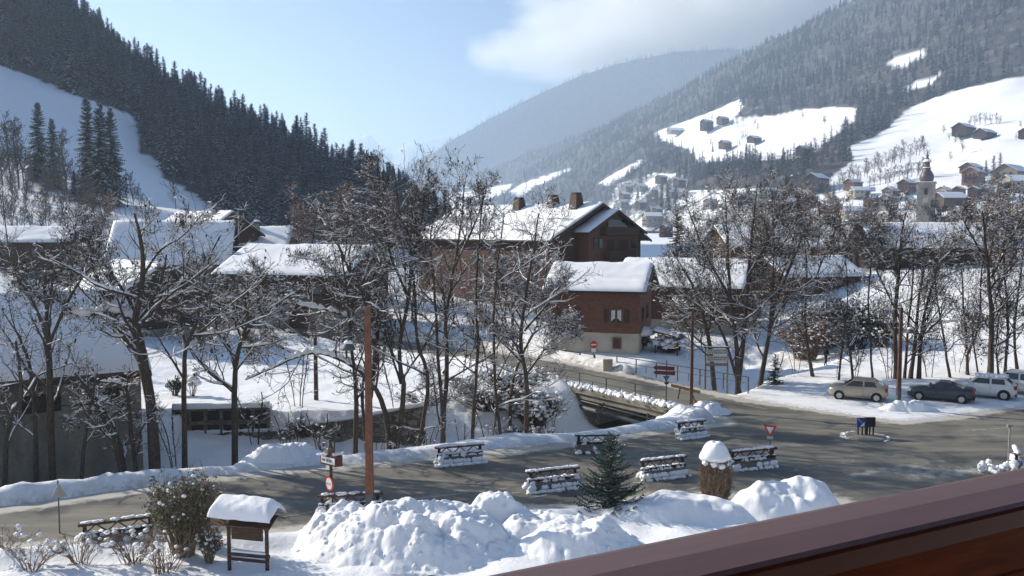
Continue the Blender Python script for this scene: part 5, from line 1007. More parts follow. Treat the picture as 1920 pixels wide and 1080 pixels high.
# information boards
D = 66; q = P(1343, 720, D); z0 = zg(q[0], D); r = empty('information_board', (q[0], D, z0), 0, 'pale double notice board with roof and dim lettering between the bare trunks beyond the bridge', 'sign'); hz = lambda y: P(1343, y, D)[2] - z0
mb = MB(); [mb.box((s * .86, .05, hz(650) / 2), (.12, .12, hz(650))) for s in (-1, 1)]; mb.obj('post', [M_WGRY], r)
for y0, y1 in ((655, 664), (667, 678)):
    mb = MB(); mb.box((0, -.03, (hz(y0) + hz(y1)) / 2), (1.68, .05, hz(y0) - hz(y1))); mb.obj('board', [M_BUFF], r)
    mb = MB()
    for row in range(2):
        x = -.72; rs = np.random.default_rng(y0 + row)
        while x < .70: w_ = rs.uniform(.05, .16); mb.box((x + w_ / 2, -.06, (hz(y0) + hz(y1)) / 2 + .08 - row * .16), (w_, .01, .06)); x += w_ + .05
    mb.obj('lettering', [M_GREYP], r)
mb = MB(); mb.box((0, -.03, hz(683.5)), (1.68, .05, .22)); mb.obj('lower_board', [M_WGRY], r); mb = MB(); mb.box((0, 0, hz(651)), (2.0, .35, .08)); mb.obj('roof', [M_WBRN], r); mb = MB(); mb.box((0, 0, hz(649.6)), (1.95, .32, .06)); mb.obj('snow', [M_SNOW], r)
# traffic island with bollards
g_ = G(1623, 820); r = empty('traffic_island_bollard', (g_[0], g_[1], 0), 0, 'low traffic island with a blue and white arrow panel and black-backed panels on dark posts', 'bollard')
mb = MB(); mb.lathe((0, 0, 0), [(1.15, -.05), (1.12, .1), (1.0, .14), (0, .16)], 24); mb.obj('kerb', [M_PLASG], r)
for x, w_, mt, nm in ((-.33, .50, M_BLUE, 'arrow_panel'), (.03, .2, M_BLACK, 'side_panel'), (.33, .42, M_BLACK, 'back_panel')):
    mb = MB(); mb.box((x, -.1 if mt is M_BLUE else 0.02, .90), (w_, .10, .56)); mb.obj(nm, [mt], r)
    for s in (-.3, .3): mb = MB(); mb.box((x + s * w_ * .8, 0.0, .36), (.07, .07, .55)); mb.obj('post', [M_BLACK], r)
mb = MB(); mb.bar((-.52, -.165, 1.12), (-.26, -.165, .82), .15, .012); mb.prism([(-.20, -.62 + .36), (.06, -.62 + .36), (.06, -.02)], (-.22, -.157, .95), (1, 0, 0), (0, 0, 1), (0, -.012, 0)); mb.obj('arrow', [M_WHITE], r)
rs = np.random.default_rng(4); a = rs.uniform(-1.2, 3.6, 110); mb = MB(); mb.add(*blobs(np.column_stack([np.cos(a) * rs.uniform(1.0, 1.35, 110), np.sin(a) * rs.uniform(1.0, 1.35, 110), np.full(110, .03)]), rs.uniform(.02, .07, (110, 1)) * np.array([[2.2, 2.2, .35]]), rs, True)); mb.obj('snow', [M_SNOW], r, smooth=True)
# thin poles
g_ = G(1890, 884); r = empty('thin_pole', (g_[0], g_[1], 0), 0, 'thin grey pole with a small square head at the right side of the car park', 'pole'); rod('', None, 2.3, .045, M_GALV, parent=r); mb = MB(); mb.box((0, 0, 2.33), (.26, .12, .12)); mb.obj('head', [M_GALV], r)
mb = MB(); rs = np.random.default_rng(8); mb.add(*blobs(np.column_stack([rs.normal(-.3, .5, 40), rs.normal(0, .3, 40), rs.uniform(0, .35, 40)]), rs.uniform(.08, .2, (40, 1)) * np.ones((1, 3)), rs, True)); tag(mb.obj('snow_clods', [M_SNOW], None, (g_[0], g_[1], 0), True), 'dirty snow clods around the foot of the thin grey pole', 'snow heap')
g_ = G(112, 1000); r = empty('triangular_sign', (g_[0], g_[1], 0), 0, 'triangular sign seen almost edge-on on a thin pole at the left of the road', 'road sign'); rod('', None, 2.15, .03, M_WGRY, parent=r)
nn = np.array([.74, -.67, 0]); u_ = np.cross(nn, [0, 0, 1.]); mb = MB(); mb.prism([(-.30, -.26), (.30, -.26), (0, .28)], nn * .04 + [0, 0, 1.75], u_, (0, 0, 1), nn * .02); mb.obj('sign_face', [M_GALV], r)
q = P(448, 470, 112); r = empty('utility_pole', (q[0], 112, 4.0), 0, 'slender pale mast in front of the dark-gabled house', 'pole'); rod('', None, P(448, 392, 112)[2] - 4, .06, M_GALV, parent=r)
# ------------------------------------------------------------------ notice board with snow roof
c = P(466, 1078, 29.4); r = empty('notice_board', (c[0], 29.4, 0.0), R_(-13), 'wooden notice board on two posts under a thick snow-covered little roof in the foreground', 'notice board')
for s in (-1, 1):
    mb = MB(); mb.tube([(s * .74, 0, -.3), (s * .74, 0, 2.0)], .07, 9); mb.obj('post', [M_WBRN], r)
    mb = MB(); mb.bar((s * .74, 0, 1.45), (s * .74 - s * .22, 0, 1.98), .06); mb.bar((s * .74, 0, 1.45), (s * .95, 0, 1.98), .06); mb.obj('brace', [M_WBRN], r)
mb = MB(); mb.box((-.02, 0, 1.52), (1.22, .05, .72)); mb.obj('board', [M_WBRN], r)
mb = MB(); mb.box((0, 0, 1.93), (2.0, .09, .10)); mb.obj('beam', [M_WDRK], r)
mb = MB(); mb.box((0, -.28, 1.98), (2.35, .68, .05), rx=R_(24)); mb.box((0, .28, 1.98), (2.35, .68, .05), rx=R_(-24)); rf = mb.obj('roof', [M_WBRN], r)
mb = MB(); mb.tube([(-.74, 0, .62), (.82, 0, .62)], .08, 8); mb.tube([(-.74, -.03, .44), (.82, -.03, .44)], .06, 8); mb.obj('cross_rail', [M_WBRN], r)
Xg, Tg = np.meshgrid(np.linspace(-1.2, 1.2, 44), np.linspace(-1, 1, 26)); ed = np.clip(np.minimum((1.24 - np.abs(Xg)) / .34, (1.03 - np.abs(Tg)) / .5), 0.0, 1)
Zg = 2.16 - np.abs(Tg) * .27 - .02 + .62 * np.sqrt(1 - (1 - ed) ** 2) * (1 + .22 * fbm(Xg * 1.3, Tg, 3, 8) - .12 * Xg) ; i = np.arange(25)[:, None] * 44 + np.arange(43)[None]; Q = np.stack([i, i + 1, i + 45, i + 44], -1).reshape(-1, 4)
link('roof_snow', mesh_np('roof_snow', np.stack([Xg, Tg * .62, Zg], -1).reshape(-1, 3), [Q], [M_SNOW], smooth=True), r)
mb = MB(); mb.box((.04, 0, .73), (1.35, .12, .07)); mb.obj('snow', [M_SNOW], r)
# ------------------------------------------------------------------ bridge
ux = np.array([10.6, 57.6]) - np.array([3.6, 66.7]); Lb_ = np.linalg.norm(ux); ub = ux / Lb_; nbv = np.array([-ub[1], ub[0]])   # towards the far side
o = np.array([3.4, 66.9]) - nbv * 0.35; Lb_ += 0.6; r = empty('road_bridge', (o[0], o[1], 0), math.atan2(ub[1], ub[0]), 'low concrete road bridge with pipes slung beneath it across the river', 'bridge')
mb = MB(); mb.box((Lb_ / 2, 3.6, -.42), (Lb_ + 1.6, 7.4, .55)); mb.obj('deck', [M_CONC], r)
mb = MB(); mb.box((Lb_ / 2, -.05, -.10), (Lb_ + .6, .5, .32)); mb.obj('parapet_kerb', [M_CONC], r)
for yy, zz, rr_ in ((-.35, -1.30, .17), (-.2, -.85, .06)):
    mb = MB(); mb.tube([(-.5, yy, zz + .1), (Lb_ + .6, yy, zz - .1)], rr_, 10); mb.obj('pipe', [M_GREYP], r, smooth=True)
for x in np.linspace(1.6, Lb_ - 1.6, 3): mb = MB(); mb.box((x, -.16, -1.0), (.06, .10, .8)); mb.obj('pipe_hanger', [M_GREYP], r)
for x in (-.6, Lb_ + .2): mb = MB(); mb.box((x, 3.6, -1.9), (1.0, 7.2, 2.6)); mb.obj('abutment', [M_STONE], r)
Kx = np.linspace(-0.2, Lb_ + .6, 260); mb = MB(); rs = np.random.default_rng(12)
for yy, zz, hh, n_ in ((.05, .10, .26, 210), (.45, .12, .26, 210)): mb.add(*blobs(np.column_stack([rs.uniform(-.3, Lb_ + .6, n_), yy + rs.normal(0, .12, n_), zz + rs.uniform(0, .14, n_)]), rs.uniform(.10, .27, (n_, 1)) * np.array([[1, .9, .9]]), rs, True, .12))
mb.obj('snow', [M_SNOW], r, smooth=True)
def railing(label, a, b, n, h=1.05, z=0.15, rails=(1.0, .55), mat=M_GREEN, zf=None, sz=.07):
    a = np.array(a, float); b = np.array(b, float); r = empty('railing', (a[0], a[1], z), math.atan2(*(b - a)[::-1]), label, 'railing'); L = np.linalg.norm(b - a)
    for k in range(n + 1): mb = MB(); mb.box((L * k / n, 0, h / 2 - .1), (sz, sz, h + .2)); mb.obj('post', [mat], r)
    for q in rails: mb = MB(); mb.bar((0, 0, h * q), (L, 0, h * q), .055 if q == 1 else .035); mb.obj('rail', [mat], r)
    mb = MB(); [mb.box((L * (k + .5) / n, 0, h * .28), (sz * .6, sz * .6, h * .56)) for k in range(n)]; mb.obj('short_post', [mat], r); return r
a = o + nbv * .15 + ub * .2; b = o + nbv * .15 + ub * (Lb_ - .2); railing('dark green railing along the near side of the bridge above a line of snow', a, b, 4)
a = np.array([8.6, 72.2]); b = np.array([17.0, 61.8]); a = a + nbv * 0.5; b = b + nbv * 0.5; railing('dark green railing along the far side of the bridge', a, b, 6, z=.2)
a = P(1010, 660, 80); b = P(1115, 684, 74.5); railing('dark low railing at the roadside left of the no-entry sign', a[:2], b[:2], 4, h=.9, z=.15, mat=M_WDRK, sz=.1)
a = P(1080, 668, 83); b = P(1196, 664, 84); railing('dark wooden garden fence in front of the small chalet', a[:2], b[:2], 5, h=1.0, z=.6, mat=M_WDRK, sz=.1)
g_ = P(1140, 704, 71.5); mb = MB(); mb.box((0, 0, .45), (.8, .4, 1.0)); tag(mb.obj('concrete_block', [M_PLAS], None, (g_[0], 71.8, .15)), 'pale concrete block at the far end of the bridge railing', 'block')
# wooden plank barrier by the bridge end
g_ = G(1270, 752); r = empty('leaning_planks', (g_[0], g_[1], .2), R_(-35), 'pale wooden planks leaning at the near end of the bridge', 'planks'); mb = MB(); mb.box((0.6, 0, .75), (2.2, .06, .2), ry=.12); mb.obj('plank', [M_WTAN], r); mb = MB(); mb.bar((.9, 0, .75), (1.5, -.3, -.1), .09); mb.bar((.2, 0, .8), (-.1, .3, -.1), .09); mb.obj('brace', [M_WTAN], r)
# ------------------------------------------------------------------ ploughed snow heaps
def heap(name, label, c, rx, ry, h, seed, n=None, rough=1.0, rz=0.0, cat='snow heap', ks=(1.1, .55, .28, .14), mat=None, soft=False):
    s = .055 if h > 1 else .07; xs_ = np.arange(-rx, rx + s, s); ys_ = np.arange(-ry, ry + s, s); X, Y = np.meshgrid(xs_, ys_)
    wx = X + .25 * fbm(X * 1.1, Y * 1.1, 3, seed); wy = Y + .25 * fbm(X * 1.1 + 9, Y * 1.1, 3, seed + 2); d = np.sqrt((wx / rx) ** 2 + (wy / ry) ** 2)
    env = sstep(1.0, .30, d); prof = (.72 + .55 * fbm(X / 1.6 + seed, Y / 1.6, 3, seed + 5)); Z = h * env * prof
    if soft: Z = Z + .10 * h * env * fbm(X * 1.5, Y * 1.5, 4, seed)
    else:
        for k, sc in enumerate(ks): Z = Z + np.sqrt(np.clip(env, 0, 1)) * rough * sc * .40 * (lumps(X + .15 * vnoise(X * 3, Y * 3, k), Y, sc, seed + 11 * k) - .45)
        Z = Z + env * .03 * fbm(X * 9, Y * 9, 3, seed)
    Z = np.where(d >= 1.0, -.3, Z - .06 * (1 - env)); ny_, nx_ = X.shape; i = np.arange(ny_ - 1)[:, None] * nx_ + np.arange(nx_ - 1)[None]; Q = np.stack([i, i + 1, i + nx_ + 1, i + nx_], -1).reshape(-1, 4); Q = Q[(d.ravel()[Q] < 1.05).all(1)]
    u_, inv = np.unique(Q, return_inverse=True); V = np.stack([X, Y, Z], -1).reshape(-1, 3)[u_]; me = mesh_np(name, V, [inv.reshape(Q.shape)], [mat or M_PILE], smooth=True)
    if not soft:
        rs = np.random.default_rng(seed); n_ = n or int(rx * ry * 9); a = rs.uniform(0, 2 * PI, n_); q = rs.uniform(.15, 1.02, n_) ** .6; cx = np.cos(a) * q * rx; cy = np.sin(a) * q * ry
        ix = np.clip(((cx + rx) / s).astype(int), 0, nx_ - 1); iy = np.clip(((cy + ry) / s).astype(int), 0, ny_ - 1); cz = np.maximum(Z[iy, ix], -.02); sz = rs.uniform(.04, .19, (n_, 1)) * rs.uniform(.7, 1.2, (n_, 3)); cz = cz - sz[:, 2] * .5
        mb = MB(); mb.add(V, inv.reshape(Q.shape)); mb.add(*blobs(np.column_stack([cx, cy, cz]), sz, rs, True, .32)); me = mb.mesh(name, [M_PILE], True)
    o = link(name, me, None, (c[0], c[1], c[2])); o.rotation_euler = (0, 0, rz); tag(o, label, cat); return o
q = P(800, 1040, 32.0); heap('snow_heap', 'largest lumpy heap of ploughed snow in the foreground centre', (q[0] - .2, 32.0, .1), 4.9, 3.0, 1.30, 3, rz=R_(4), ks=(1.2, .6, .32, .17, .1))
heap('snow_heap', 'knobbly peak of ploughed snow just right of the lamp post', (P(800, 985, 34)[0], 33.5, .3), 1.3, 1.0, 1.25, 15, ks=(.8, .45, .25, .14))
heap('snow_heap', 'broad knobbly crest of ploughed snow in the centre of the foreground', (P(925, 985, 34)[0], 33.4, .2), 2.2, 1.2, 1.1, 63, ks=(.8, .45, .25, .14))
heap('snow_heap', 'left shoulder of ploughed snow between the notice board and lamp post', (P(640, 1010, 32)[0], 32.6, .15), 2.0, 1.8, 1.25, 21, ks=(.8, .45, .25, .14))
heap('snow_heap', 'low saddle of ploughed snow joining the largest heap to the lumps below the young fir', (P(1015, 1010, 33)[0], 32.6, .1), 2.4, 1.6, .95, 71, ks=(.6, .35, .2, .12))
heap('snow_heap', 'lumpy ploughed snow on the right below the young fir', (P(1070, 1030, 32)[0], 31.6, .1), 3.0, 2.0, .85, 27, rz=.15, ks=(.6, .35, .2, .12))
heap('snow_heap', 'smooth rounded snow mound right of the clipped shrub', (P(1460, 950, 36.5)[0], 35.9, .05), 3.3, 2.0, 1.65, 33, soft=True, mat=M_SNOW, rz=.2)
heap('snow_heap', 'long low smooth snow bank between the young fir and the clipped shrub', (P(1270, 965, 35)[0], 35.0, .10), 4.6, 1.9, 1.0, 39, soft=True, mat=M_SNOW, rz=.12)
heap('snow_heap', 'snow heap at the snowy tip where the bridge road meets the car park', (13.0, 55.7, 0), 1.6, 1.1, .42, 45)
heap('snow_heap', 'jagged ploughed snow against the river side left of the direction sign', (P(560, 860, 43)[0] - 1, 43.6, 0.1), 2.6, 1.0, .65, 51, rz=.45)
heap('snow_heap', 'small snow heap around the foot of the lamp post between the cars', (G(1684, 768)[0] + .6, G(1684, 768)[1] - .2, 0), 2.2, .8, .42, 57)
# ------------------------------------------------------------------ cars
def car(label, pos, rz, paint, L=3.9, W=1.68, Hc=1.48, kind='hatch', snow=0, sc=1.0):
    r = empty('parked_car', pos, rz, label, 'car', 'cars parked along the trees'); hL = L / 2; wb = L * .31; wr = .31 if kind != 'suv' else .35; gc = .22 if kind != 'suv' else .28
    if kind == 'hatch': prof = [(-hL, .50, .62), (-hL + .06, .30, .80), (-hL + .35, .24, .92), (-hL + 1.0, .24, 1.00), (-.3, .22, 1.0), (.6, .22, 1.02), (hL - .5, .24, 1.05), (hL - .12, .28, 1.02), (hL - .02, .40, .86), (hL, .50, .60)]
    elif kind == 'coupe': prof = [(-hL, .42, .52), (-hL + .08, .26, .66), (-hL + .4, .20, .78), (-hL + 1.1, .20, .90), (-.2, .20, .94), (.7, .20, .97), (hL - .6, .22, 1.0), (hL - .15, .26, .98), (hL - .03, .38, .80), (hL, .50, .60)]
    else: prof = [(-hL, .50, .72), (-hL + .06, .32, .90), (-hL + .35, .28, 1.02), (-hL + 1.05, .28, 1.08), (-.3, .28, 1.06), (.6, .28, 1.08), (hL - .45, .28, 1.12), (hL - .12, .32, 1.10), (hL - .02, .42, .92), (hL, .54, .66)]
    mb = MB(); V = []; nx_ = len(prof) * 2 - 1; pr = catmull(prof, nx_)
    for x, zb, zt in pr:
        k = 1 - max(0, (abs(x) / hL - .72) / .28) ** 2 * .22; w = W / 2 * k; V += [(x, -w * .88, zb), (x, -w, zb + (zt - zb) * .35), (x, -w * .985, zb + (zt - zb) * .75), (x, -w * .90, zt), (x, 0, zt + .035), (x, w * .90, zt), (x, w * .985, zb + (zt - zb) * .75), (x, w, zb + (zt - zb) * .35), (x, w * .88, zb)]
    Q = [(i * 9 + k, i * 9 + (k + 1) % 9, i * 9 + 9 + (k + 1) % 9, i * 9 + 9 + k) for i in range(nx_ - 1) for k in range(9)]; mb.add(V, np.array(Q)); b0 = mb.n - len(V)
    mb.F.setdefault((9, 0), []).append(np.array([[b0 + k for k in range(9)][::-1]])); mb.F[(9, 0)].append(np.array([[b0 + (nx_ - 1) * 9 + k for k in range(9)]])); body = mb.obj('body', [paint], r, smooth=True)
    if kind == 'coupe': cab = [(-.95, .92), (-.1, Hc), (.55, Hc - .02), (1.65, .99)]
    elif kind == 'suv': cab = [(-1.0, 1.06), (-.35, Hc), (hL - .75, Hc - .03), (hL - .2, 1.10)]
    else: cab = [(-1.05, .98), (-.3, Hc), (hL - .85, Hc - .03), (hL - .18, 1.04)]
    (x0, z0), (x1, z1), (x2, z2), (x3, z3) = cab; wl = W / 2 * .89; wu = W / 2 * .72
    base = [(x0, z0 - .06), (x3, z3 - .06)]
    C_ = [(x0, z0 - .05, wl), (x1, z1, wu), (x2, z2, wu), (x3, z3 - .05, wl * .97)]
    mb = MB(); V = [(x, s * w, z) for x, z, w in C_ for s in (-1, 1)] + [((x0 * .98), s * wl, z0 - .06) for s in (-1, 1)]
    mb.add(V[:8], [(0, 2, 4, 6), (1, 7, 5, 3), (2, 3, 5, 4), (0, 1, 3, 2), (4, 5, 7, 6), (0, 6, 7, 1)]); mb.obj('cabin', [paint], r)
    mb = MB(); mb.box(((x1 + x2) / 2, 0, z1 + .012), (x2 - x1, wu * 2 - .1, .04)); mb.obj('roof', [paint if not snow else M_SNOW], r)
    def pane(pts, nm='window'): mb = MB(); c = np.mean(pts, 0); n = np.cross(np.array(pts[1]) - pts[0], np.array(pts[2]) - pts[0]); n = n / np.linalg.norm(n); n = n * (1 if n @ (c - np.array([0, 0, .8])) > 0 else -1); q = [c + (np.array(p) - c) * .97 + n * .015 for p in pts]; mb.add(q, [tuple(range(len(q)))]); mb.add([p - n * .01 for p in q], [tuple(range(len(q)))[::-1]]); return mb.obj(nm, [M_GLASS], r)
    def side(f, zf): # point on side wall; f along x, zf 0..1 height
        z = z0 + .03 + (z1 - z0 - .09) * zf; t = (z - z0) / (z1 - z0); return t
    for s in (-1, 1):
        def pt(x, t): z = z0 + (min(z1, z2) - z0) * t; return (x, s * (wl + (wu - wl) * t), z)
        xa = x0 + (x1 - x0) * .12; xm = x0 + (x1 - x0) * .88; xr = x2 + (x3 - x2) * .12; xd = x2 + (x3 - x2) * .72; mid = (x1 + x2) / 2 - .05
        pane([pt(xa + .12, .1), pt(mid - .05, .1), pt(mid - .05, .87), pt(xm + .05, .87)]); pane([pt(mid + .05, .1), pt(xd - .35, .1), pt(xr - .12, .87), pt(mid + .05, .87)])
        for wx in (-wb - .02, wb): 
            mb = MB(); mb.tube([(wx, s * (W / 2 - .20), wr), (wx, s * (W / 2 + .012), wr)], wr, 20); wh = mb.obj('wheel', [M_TYRE], r); mb = MB(); mb.tube([(wx, s * (W / 2 - .01), wr), (wx, s * (W / 2 + .025), wr)], wr * .62, 14); mb.obj('rim', [M_RIM], wh)
            mb = MB(); mb.tube([(wx, s * (W / 2 - .3), wr + .02), (wx, s * (W / 2 + .004), wr + .02)], wr * 1.17, 20); mb.obj('wheel_arch', [M_BLACK], r)
        mb = MB(); mb.box((-.92 if kind != 'coupe' else -.75, s * (W / 2 + .07), z0 + .06), (.12, .16, .11)); mb.obj('mirror', [paint], r)
        mb = MB(); mb.box((hL - .10, s * (W / 2 - .20), prof[-3][2] - .16), (.20, .26, .26 if kind != 'coupe' else .16)); mb.obj('tail_light', [M_LAMPR], r)
        mb = MB(); mb.box((-hL + .16, s * (W / 2 - .28), .68 if kind != 'suv' else .80), (.26, .30, .15), rz=s * .3); mb.obj('headlight', [M_LAMPW], r)
        for xx in (mid, -.98 if kind != 'coupe' else -.8): mb = MB(); mb.box((xx, s * (W / 2 - .008), .66), (.012, .012, .56)); mb.obj('door_seam', [M_BLACK], r)
    def lerp(a, b, t): return tuple(a[i] * (1 - t) + b[i] * t for i in range(3))
    for (xa, za, wa), (xb, zb, wb_), nm in (((x0, z0 - .05, wl), (x1, z1, wu), 'windscreen'), ((x3, z3 - .05, wl * .97), (x2, z2, wu), 'rear_window')):
        A = [(xa, -wa, za), (xa, wa, za), (xb, wb_, zb), (xb, -wb_, zb)]; c = np.mean(A, 0); q = [lerp(A[0], A[3], .16), lerp(A[1], A[2], .16), lerp(A[1], A[2], .93), lerp(A[0], A[3], .93)]; q = [(x, y * .92, z) for x, y, z in q]; pane(q, nm)
    mb = MB(); mb.box((hL - .01, 0, .70 if kind != 'suv' else .78), (.03, .5, .12)); mb.obj('number_plate', [M_WHITE], r); mb = MB(); mb.box((hL - .05, 0, .38), (.12, W * .86, .20)); mb.obj('bumper', [M_BLACK if kind != 'hatch' else paint], r)
    if snow: mb = MB(); rs = np.random.default_rng(5); n_ = 60; mb.add(*blobs(np.column_stack([rs.uniform(x1 - .1, x2 + .1, n_), rs.uniform(-wu, wu, n_), np.full(n_, z1 + .05)]), rs.uniform(.12, .25, (n_, 1)) * np.array([[1, 1, .45]]), rs, True, .1)); mb.obj('roof_snow', [M_SNOW], r, smooth=True)
    r.scale = (sc,) * 3; return r
g_ = G(1618, 752); car('beige small hatchback parked alone left of the lamp post', (g_[0] - .1, g_[1] + .6, .03), R_(-24), M_BEIGE)
g_ = G(1772, 754); car('dark slate coupe with curved roof parked right of the lamp post', (g_[0], g_[1] + .6, .03), R_(-30), M_SLATE, L=4.25, W=1.78, Hc=1.36, kind='coupe')
g_ = G(1856, 750); car('white crossover car with snow on its roof beside the dark coupe', (g_[0] + .1, g_[1] + 1.0, .03), R_(-32), M_CARW, L=4.15, W=1.74, Hc=1.56, kind='suv', snow=1)
g_ = G(1908, 748); car('cream car cut by the right edge of the picture behind the white one', (g_[0] + 1.0, g_[1] + 2.2, .03), R_(-42), M_CARW, L=4.3, W=1.8, Hc=1.66, kind='suv')
# ------------------------------------------------------------------ the walker
def walker():
    D = 75.0; q = P(1548, 686, D); z0 = zg(q[0], D); r = empty('person', (q[0], D, z0), R_(15), 'person in dark jacket and trousers walking on the shaded snow beyond the parked cars', 'person')
    J = {'pel': (0, 0, .92), 'chest': (.02, 0, 1.22), 'neck': (.03, 0, 1.45), 'head': (.06, 0, 1.60), 'top': (.06, 0, 1.70), 'hl': (0, .1, .88), 'kl': (.14, .1, .50), 'al': (.12, .1, .08), 'tl': (.28, .1, .04), 'hr': (0, -.1, .88), 'kr': (-.06, -.1, .48), 'ar': (-.22, -.1, .10), 'tr': (-.10, -.1, .04), 'sl': (.02, .18, 1.38), 'el': (-.06, .25, 1.10), 'wl': (.10, .26, .90), 'sr': (.02, -.18, 1.38), 'er': (.10, -.25, 1.12), 'wr': (.28, -.22, .98)}
    nm = list(J); E = [('pel', 'chest'), ('chest', 'neck'), ('neck', 'head'), ('head', 'top'), ('pel', 'hl'), ('hl', 'kl'), ('kl', 'al'), ('al', 'tl'), ('pel', 'hr'), ('hr', 'kr'), ('kr', 'ar'), ('ar', 'tr'), ('chest', 'sl'), ('sl', 'el'), ('el', 'wl'), ('chest', 'sr'), ('sr', 'er'), ('er', 'wr')]
    rad = {'pel': .15, 'chest': .19, 'neck': .07, 'head': .11, 'top': .07, 'hl': .10, 'kl': .065, 'al': .05, 'tl': .04, 'hr': .10, 'kr': .065, 'ar': .05, 'tr': .04, 'sl': .08, 'el': .055, 'wl': .04, 'sr': .08, 'er': .055, 'wr': .04}
    me = bpy.data.meshes.new('body'); me.from_pydata([J[k] for k in nm], [(nm.index(a), nm.index(b)) for a, b in E], []); me.materials.append(M_CLOTH); o = link('body', me, r); o.modifiers.new('skin', 'SKIN')
    for k, v in enumerate(me.skin_vertices[0].data): v.radius = (rad[nm[k]] * 1.0, rad[nm[k]] * 1.15); v.use_root = (k == 0)
    sb = o.modifiers.new('smooth', 'SUBSURF'); sb.levels = 2; sb.render_levels = 2
    mb = MB(); mb.add(*blobs(np.array([[.10, 0, 1.60]]), np.array([[.085, .085, .11]]), np.random.default_rng(1), True, .02)); mb.obj('face', [M_SKIN], r, smooth=True)
    mb = MB(); mb.add(*blobs(np.array([[.04, 0, 1.68]]), np.array([[.13, .13, .10]]), np.random.default_rng(1), True, .02)); mb.obj('hat', [M_BLACK], r, smooth=True)
walker()
# ------------------------------------------------------------------ balcony railing in front of the camera
a = np.array([0.0, 1.235]); b = np.array([1.05, 1.765]); t = (b - a) / np.linalg.norm(b - a); ang = math.atan2(t[1], t[0]); zt = H - .50
r = empty('balcony', (a[0], a[1], zt), ang, 'varnished red-brown wooden balcony handrail with board and post in the near right corner', 'balcony')
# handrail cross-section (y to the far side)
sec = [(-.150, -.018), (-.158, -.006), (-.152, .0), (-.095, .007), (-.030, .004), (-.006, -.004), (0, -.018), (0, -.045), (-.012, -.052), (-.146, -.052), (-.158, -.045)]
mb = MB(); mb.prism(sec[::-1], (-3.0, 0, 0), (0, 1, 0), (0, 0, 1), (7.0, 0, 0)); mb.obj('handrail', [M_RAIL], r)
mb = MB(); mb.box((.5, -.10, -.10), (7, .05, .092)); mb.obj('top_board', [M_RAILD], r)
mb = MB(); mb.box((.5, -.118, -.155), (7, .030, .016)); mb.obj('moulding', [M_RAILD], r)
mb = MB(); mb.box((.5, -.09, -.205), (7, .035, .08)); mb.obj('lower_board', [M_RAILD], r)
for x in (-.55, .89): mb = MB(); mb.box((x, -.105, -.60), (.10, .085, .88)); mb.obj('post', [M_RAILD], r)
k = 0
for x0 in np.arange(-1.9, 3.4, .155):
    if abs(x0 - .89) < .12 or abs(x0 + .55) < .12: continue
    mb = MB(); w = .066
    # board with a fretted waist
    hp = [(-w, 0), (-w, -.14), (-w * .82, -.17), (-w * .62, -.20), (-w * .82, -.23), (-w, -.26), (-w, -.72), (w, -.72), (w, -.26), (w * .82, -.23), (w * .62, -.20), (w * .82, -.17), (w, -.14), (w, 0)]
    mb.prism(hp, (x0, -.06, -.235), (1, 0, 0), (0, 0, 1), (0, .022, 0)); mb.obj('baluster', [M_RAILD], r)
for z in (-.98,): mb = MB(); mb.box((.5, -.085, z), (7, .05, .09)); mb.obj('bottom_board', [M_RAILD], r)
mb = MB(); mb.box((.5, -1.9, -1.15), (8, 3.7, .14)); mb.obj('floor', [M_WBRN], r)  # floor out of view, added with the wall to darken the railing
mb = MB(); mb.box((.5, -3.9, -.2), (14, .3, 8)); mb.obj('unseen_house_wall', [M_WTAN], r)  # unseen wall behind the camera, added to keep light off the railing
# ================================================================== TREES NEAR US
HS = 0.8
px_tree('snow_laden_tree', 'dark tree with upright trunk and fanned crown at the left edge before the workshop', 44, [([(98, 915), (93, 700), (88, 590), (85, 500)], .20, .06, .3), ([(90, 640), (60, 560), (20, 500)], .09, .03, .5), ([(90, 650), (130, 560), (170, 500), (200, 470)], .09, .03, .5), ([(86, 600), (100, 520), (115, 450)], .08, .02, .4)], 1, 'bare trees along the river', lv=(8, 6, 4, 2), cones=.4, snow=HS)
px_tree('slender_tree', 'thin bare trunk just left of the upright tree, in front of the workshop wall', 43.6, [([(68, 915), (66, 800), (58, 700), (40, 640), (10, 590)], .13, .04, .5)], 2, 'bare trees along the river', lv=(7, 5, 3, 2), cones=.4)
px_tree('snow_caked_trunk', 'crooked trunk thickly caked with snow at the left edge of the picture', 42.5, [([(2, 915), (15, 800), (38, 750), (38, 700), (30, 640)], .13, .06, 1.6), ([(18, 780), (-10, 720)], .06, .03, 1.5)], 3, 'bare trees along the river', lv=(4, 4, 3, 2), cones=0, snow=1.2)
px_tree('snow_laden_tree', 'thick leaning trunk with heavy snow-covered arching limb by the workshop', 45.5, [([(292, 895), (285, 780), (270, 690), (262, 640), (254, 600), (262, 560), (268, 500), (262, 440), (252, 400)], .34, .05, .9), ([(262, 612), (235, 592), (200, 582), (165, 592), (130, 582), (105, 560)], .15, .05, 2.0), ([(262, 600), (232, 545), (192, 490), (160, 450)], .12, .03, 1.0),
    ([(264, 650), (218, 600), (182, 520), (152, 450), (135, 425)], .13, .03, .6), ([(268, 590), (300, 560), (350, 520), (400, 500)], .12, .03, 1.3), ([(280, 720), (242, 640), (212, 580), (198, 540)], .12, .04, .6), ([(266, 520), (300, 470), (345, 440), (380, 400)], .08, .02, 1.2)], 4, 'bare trees along the river', lv=(8, 6, 4, 2), cones=.35, snow=1.35)
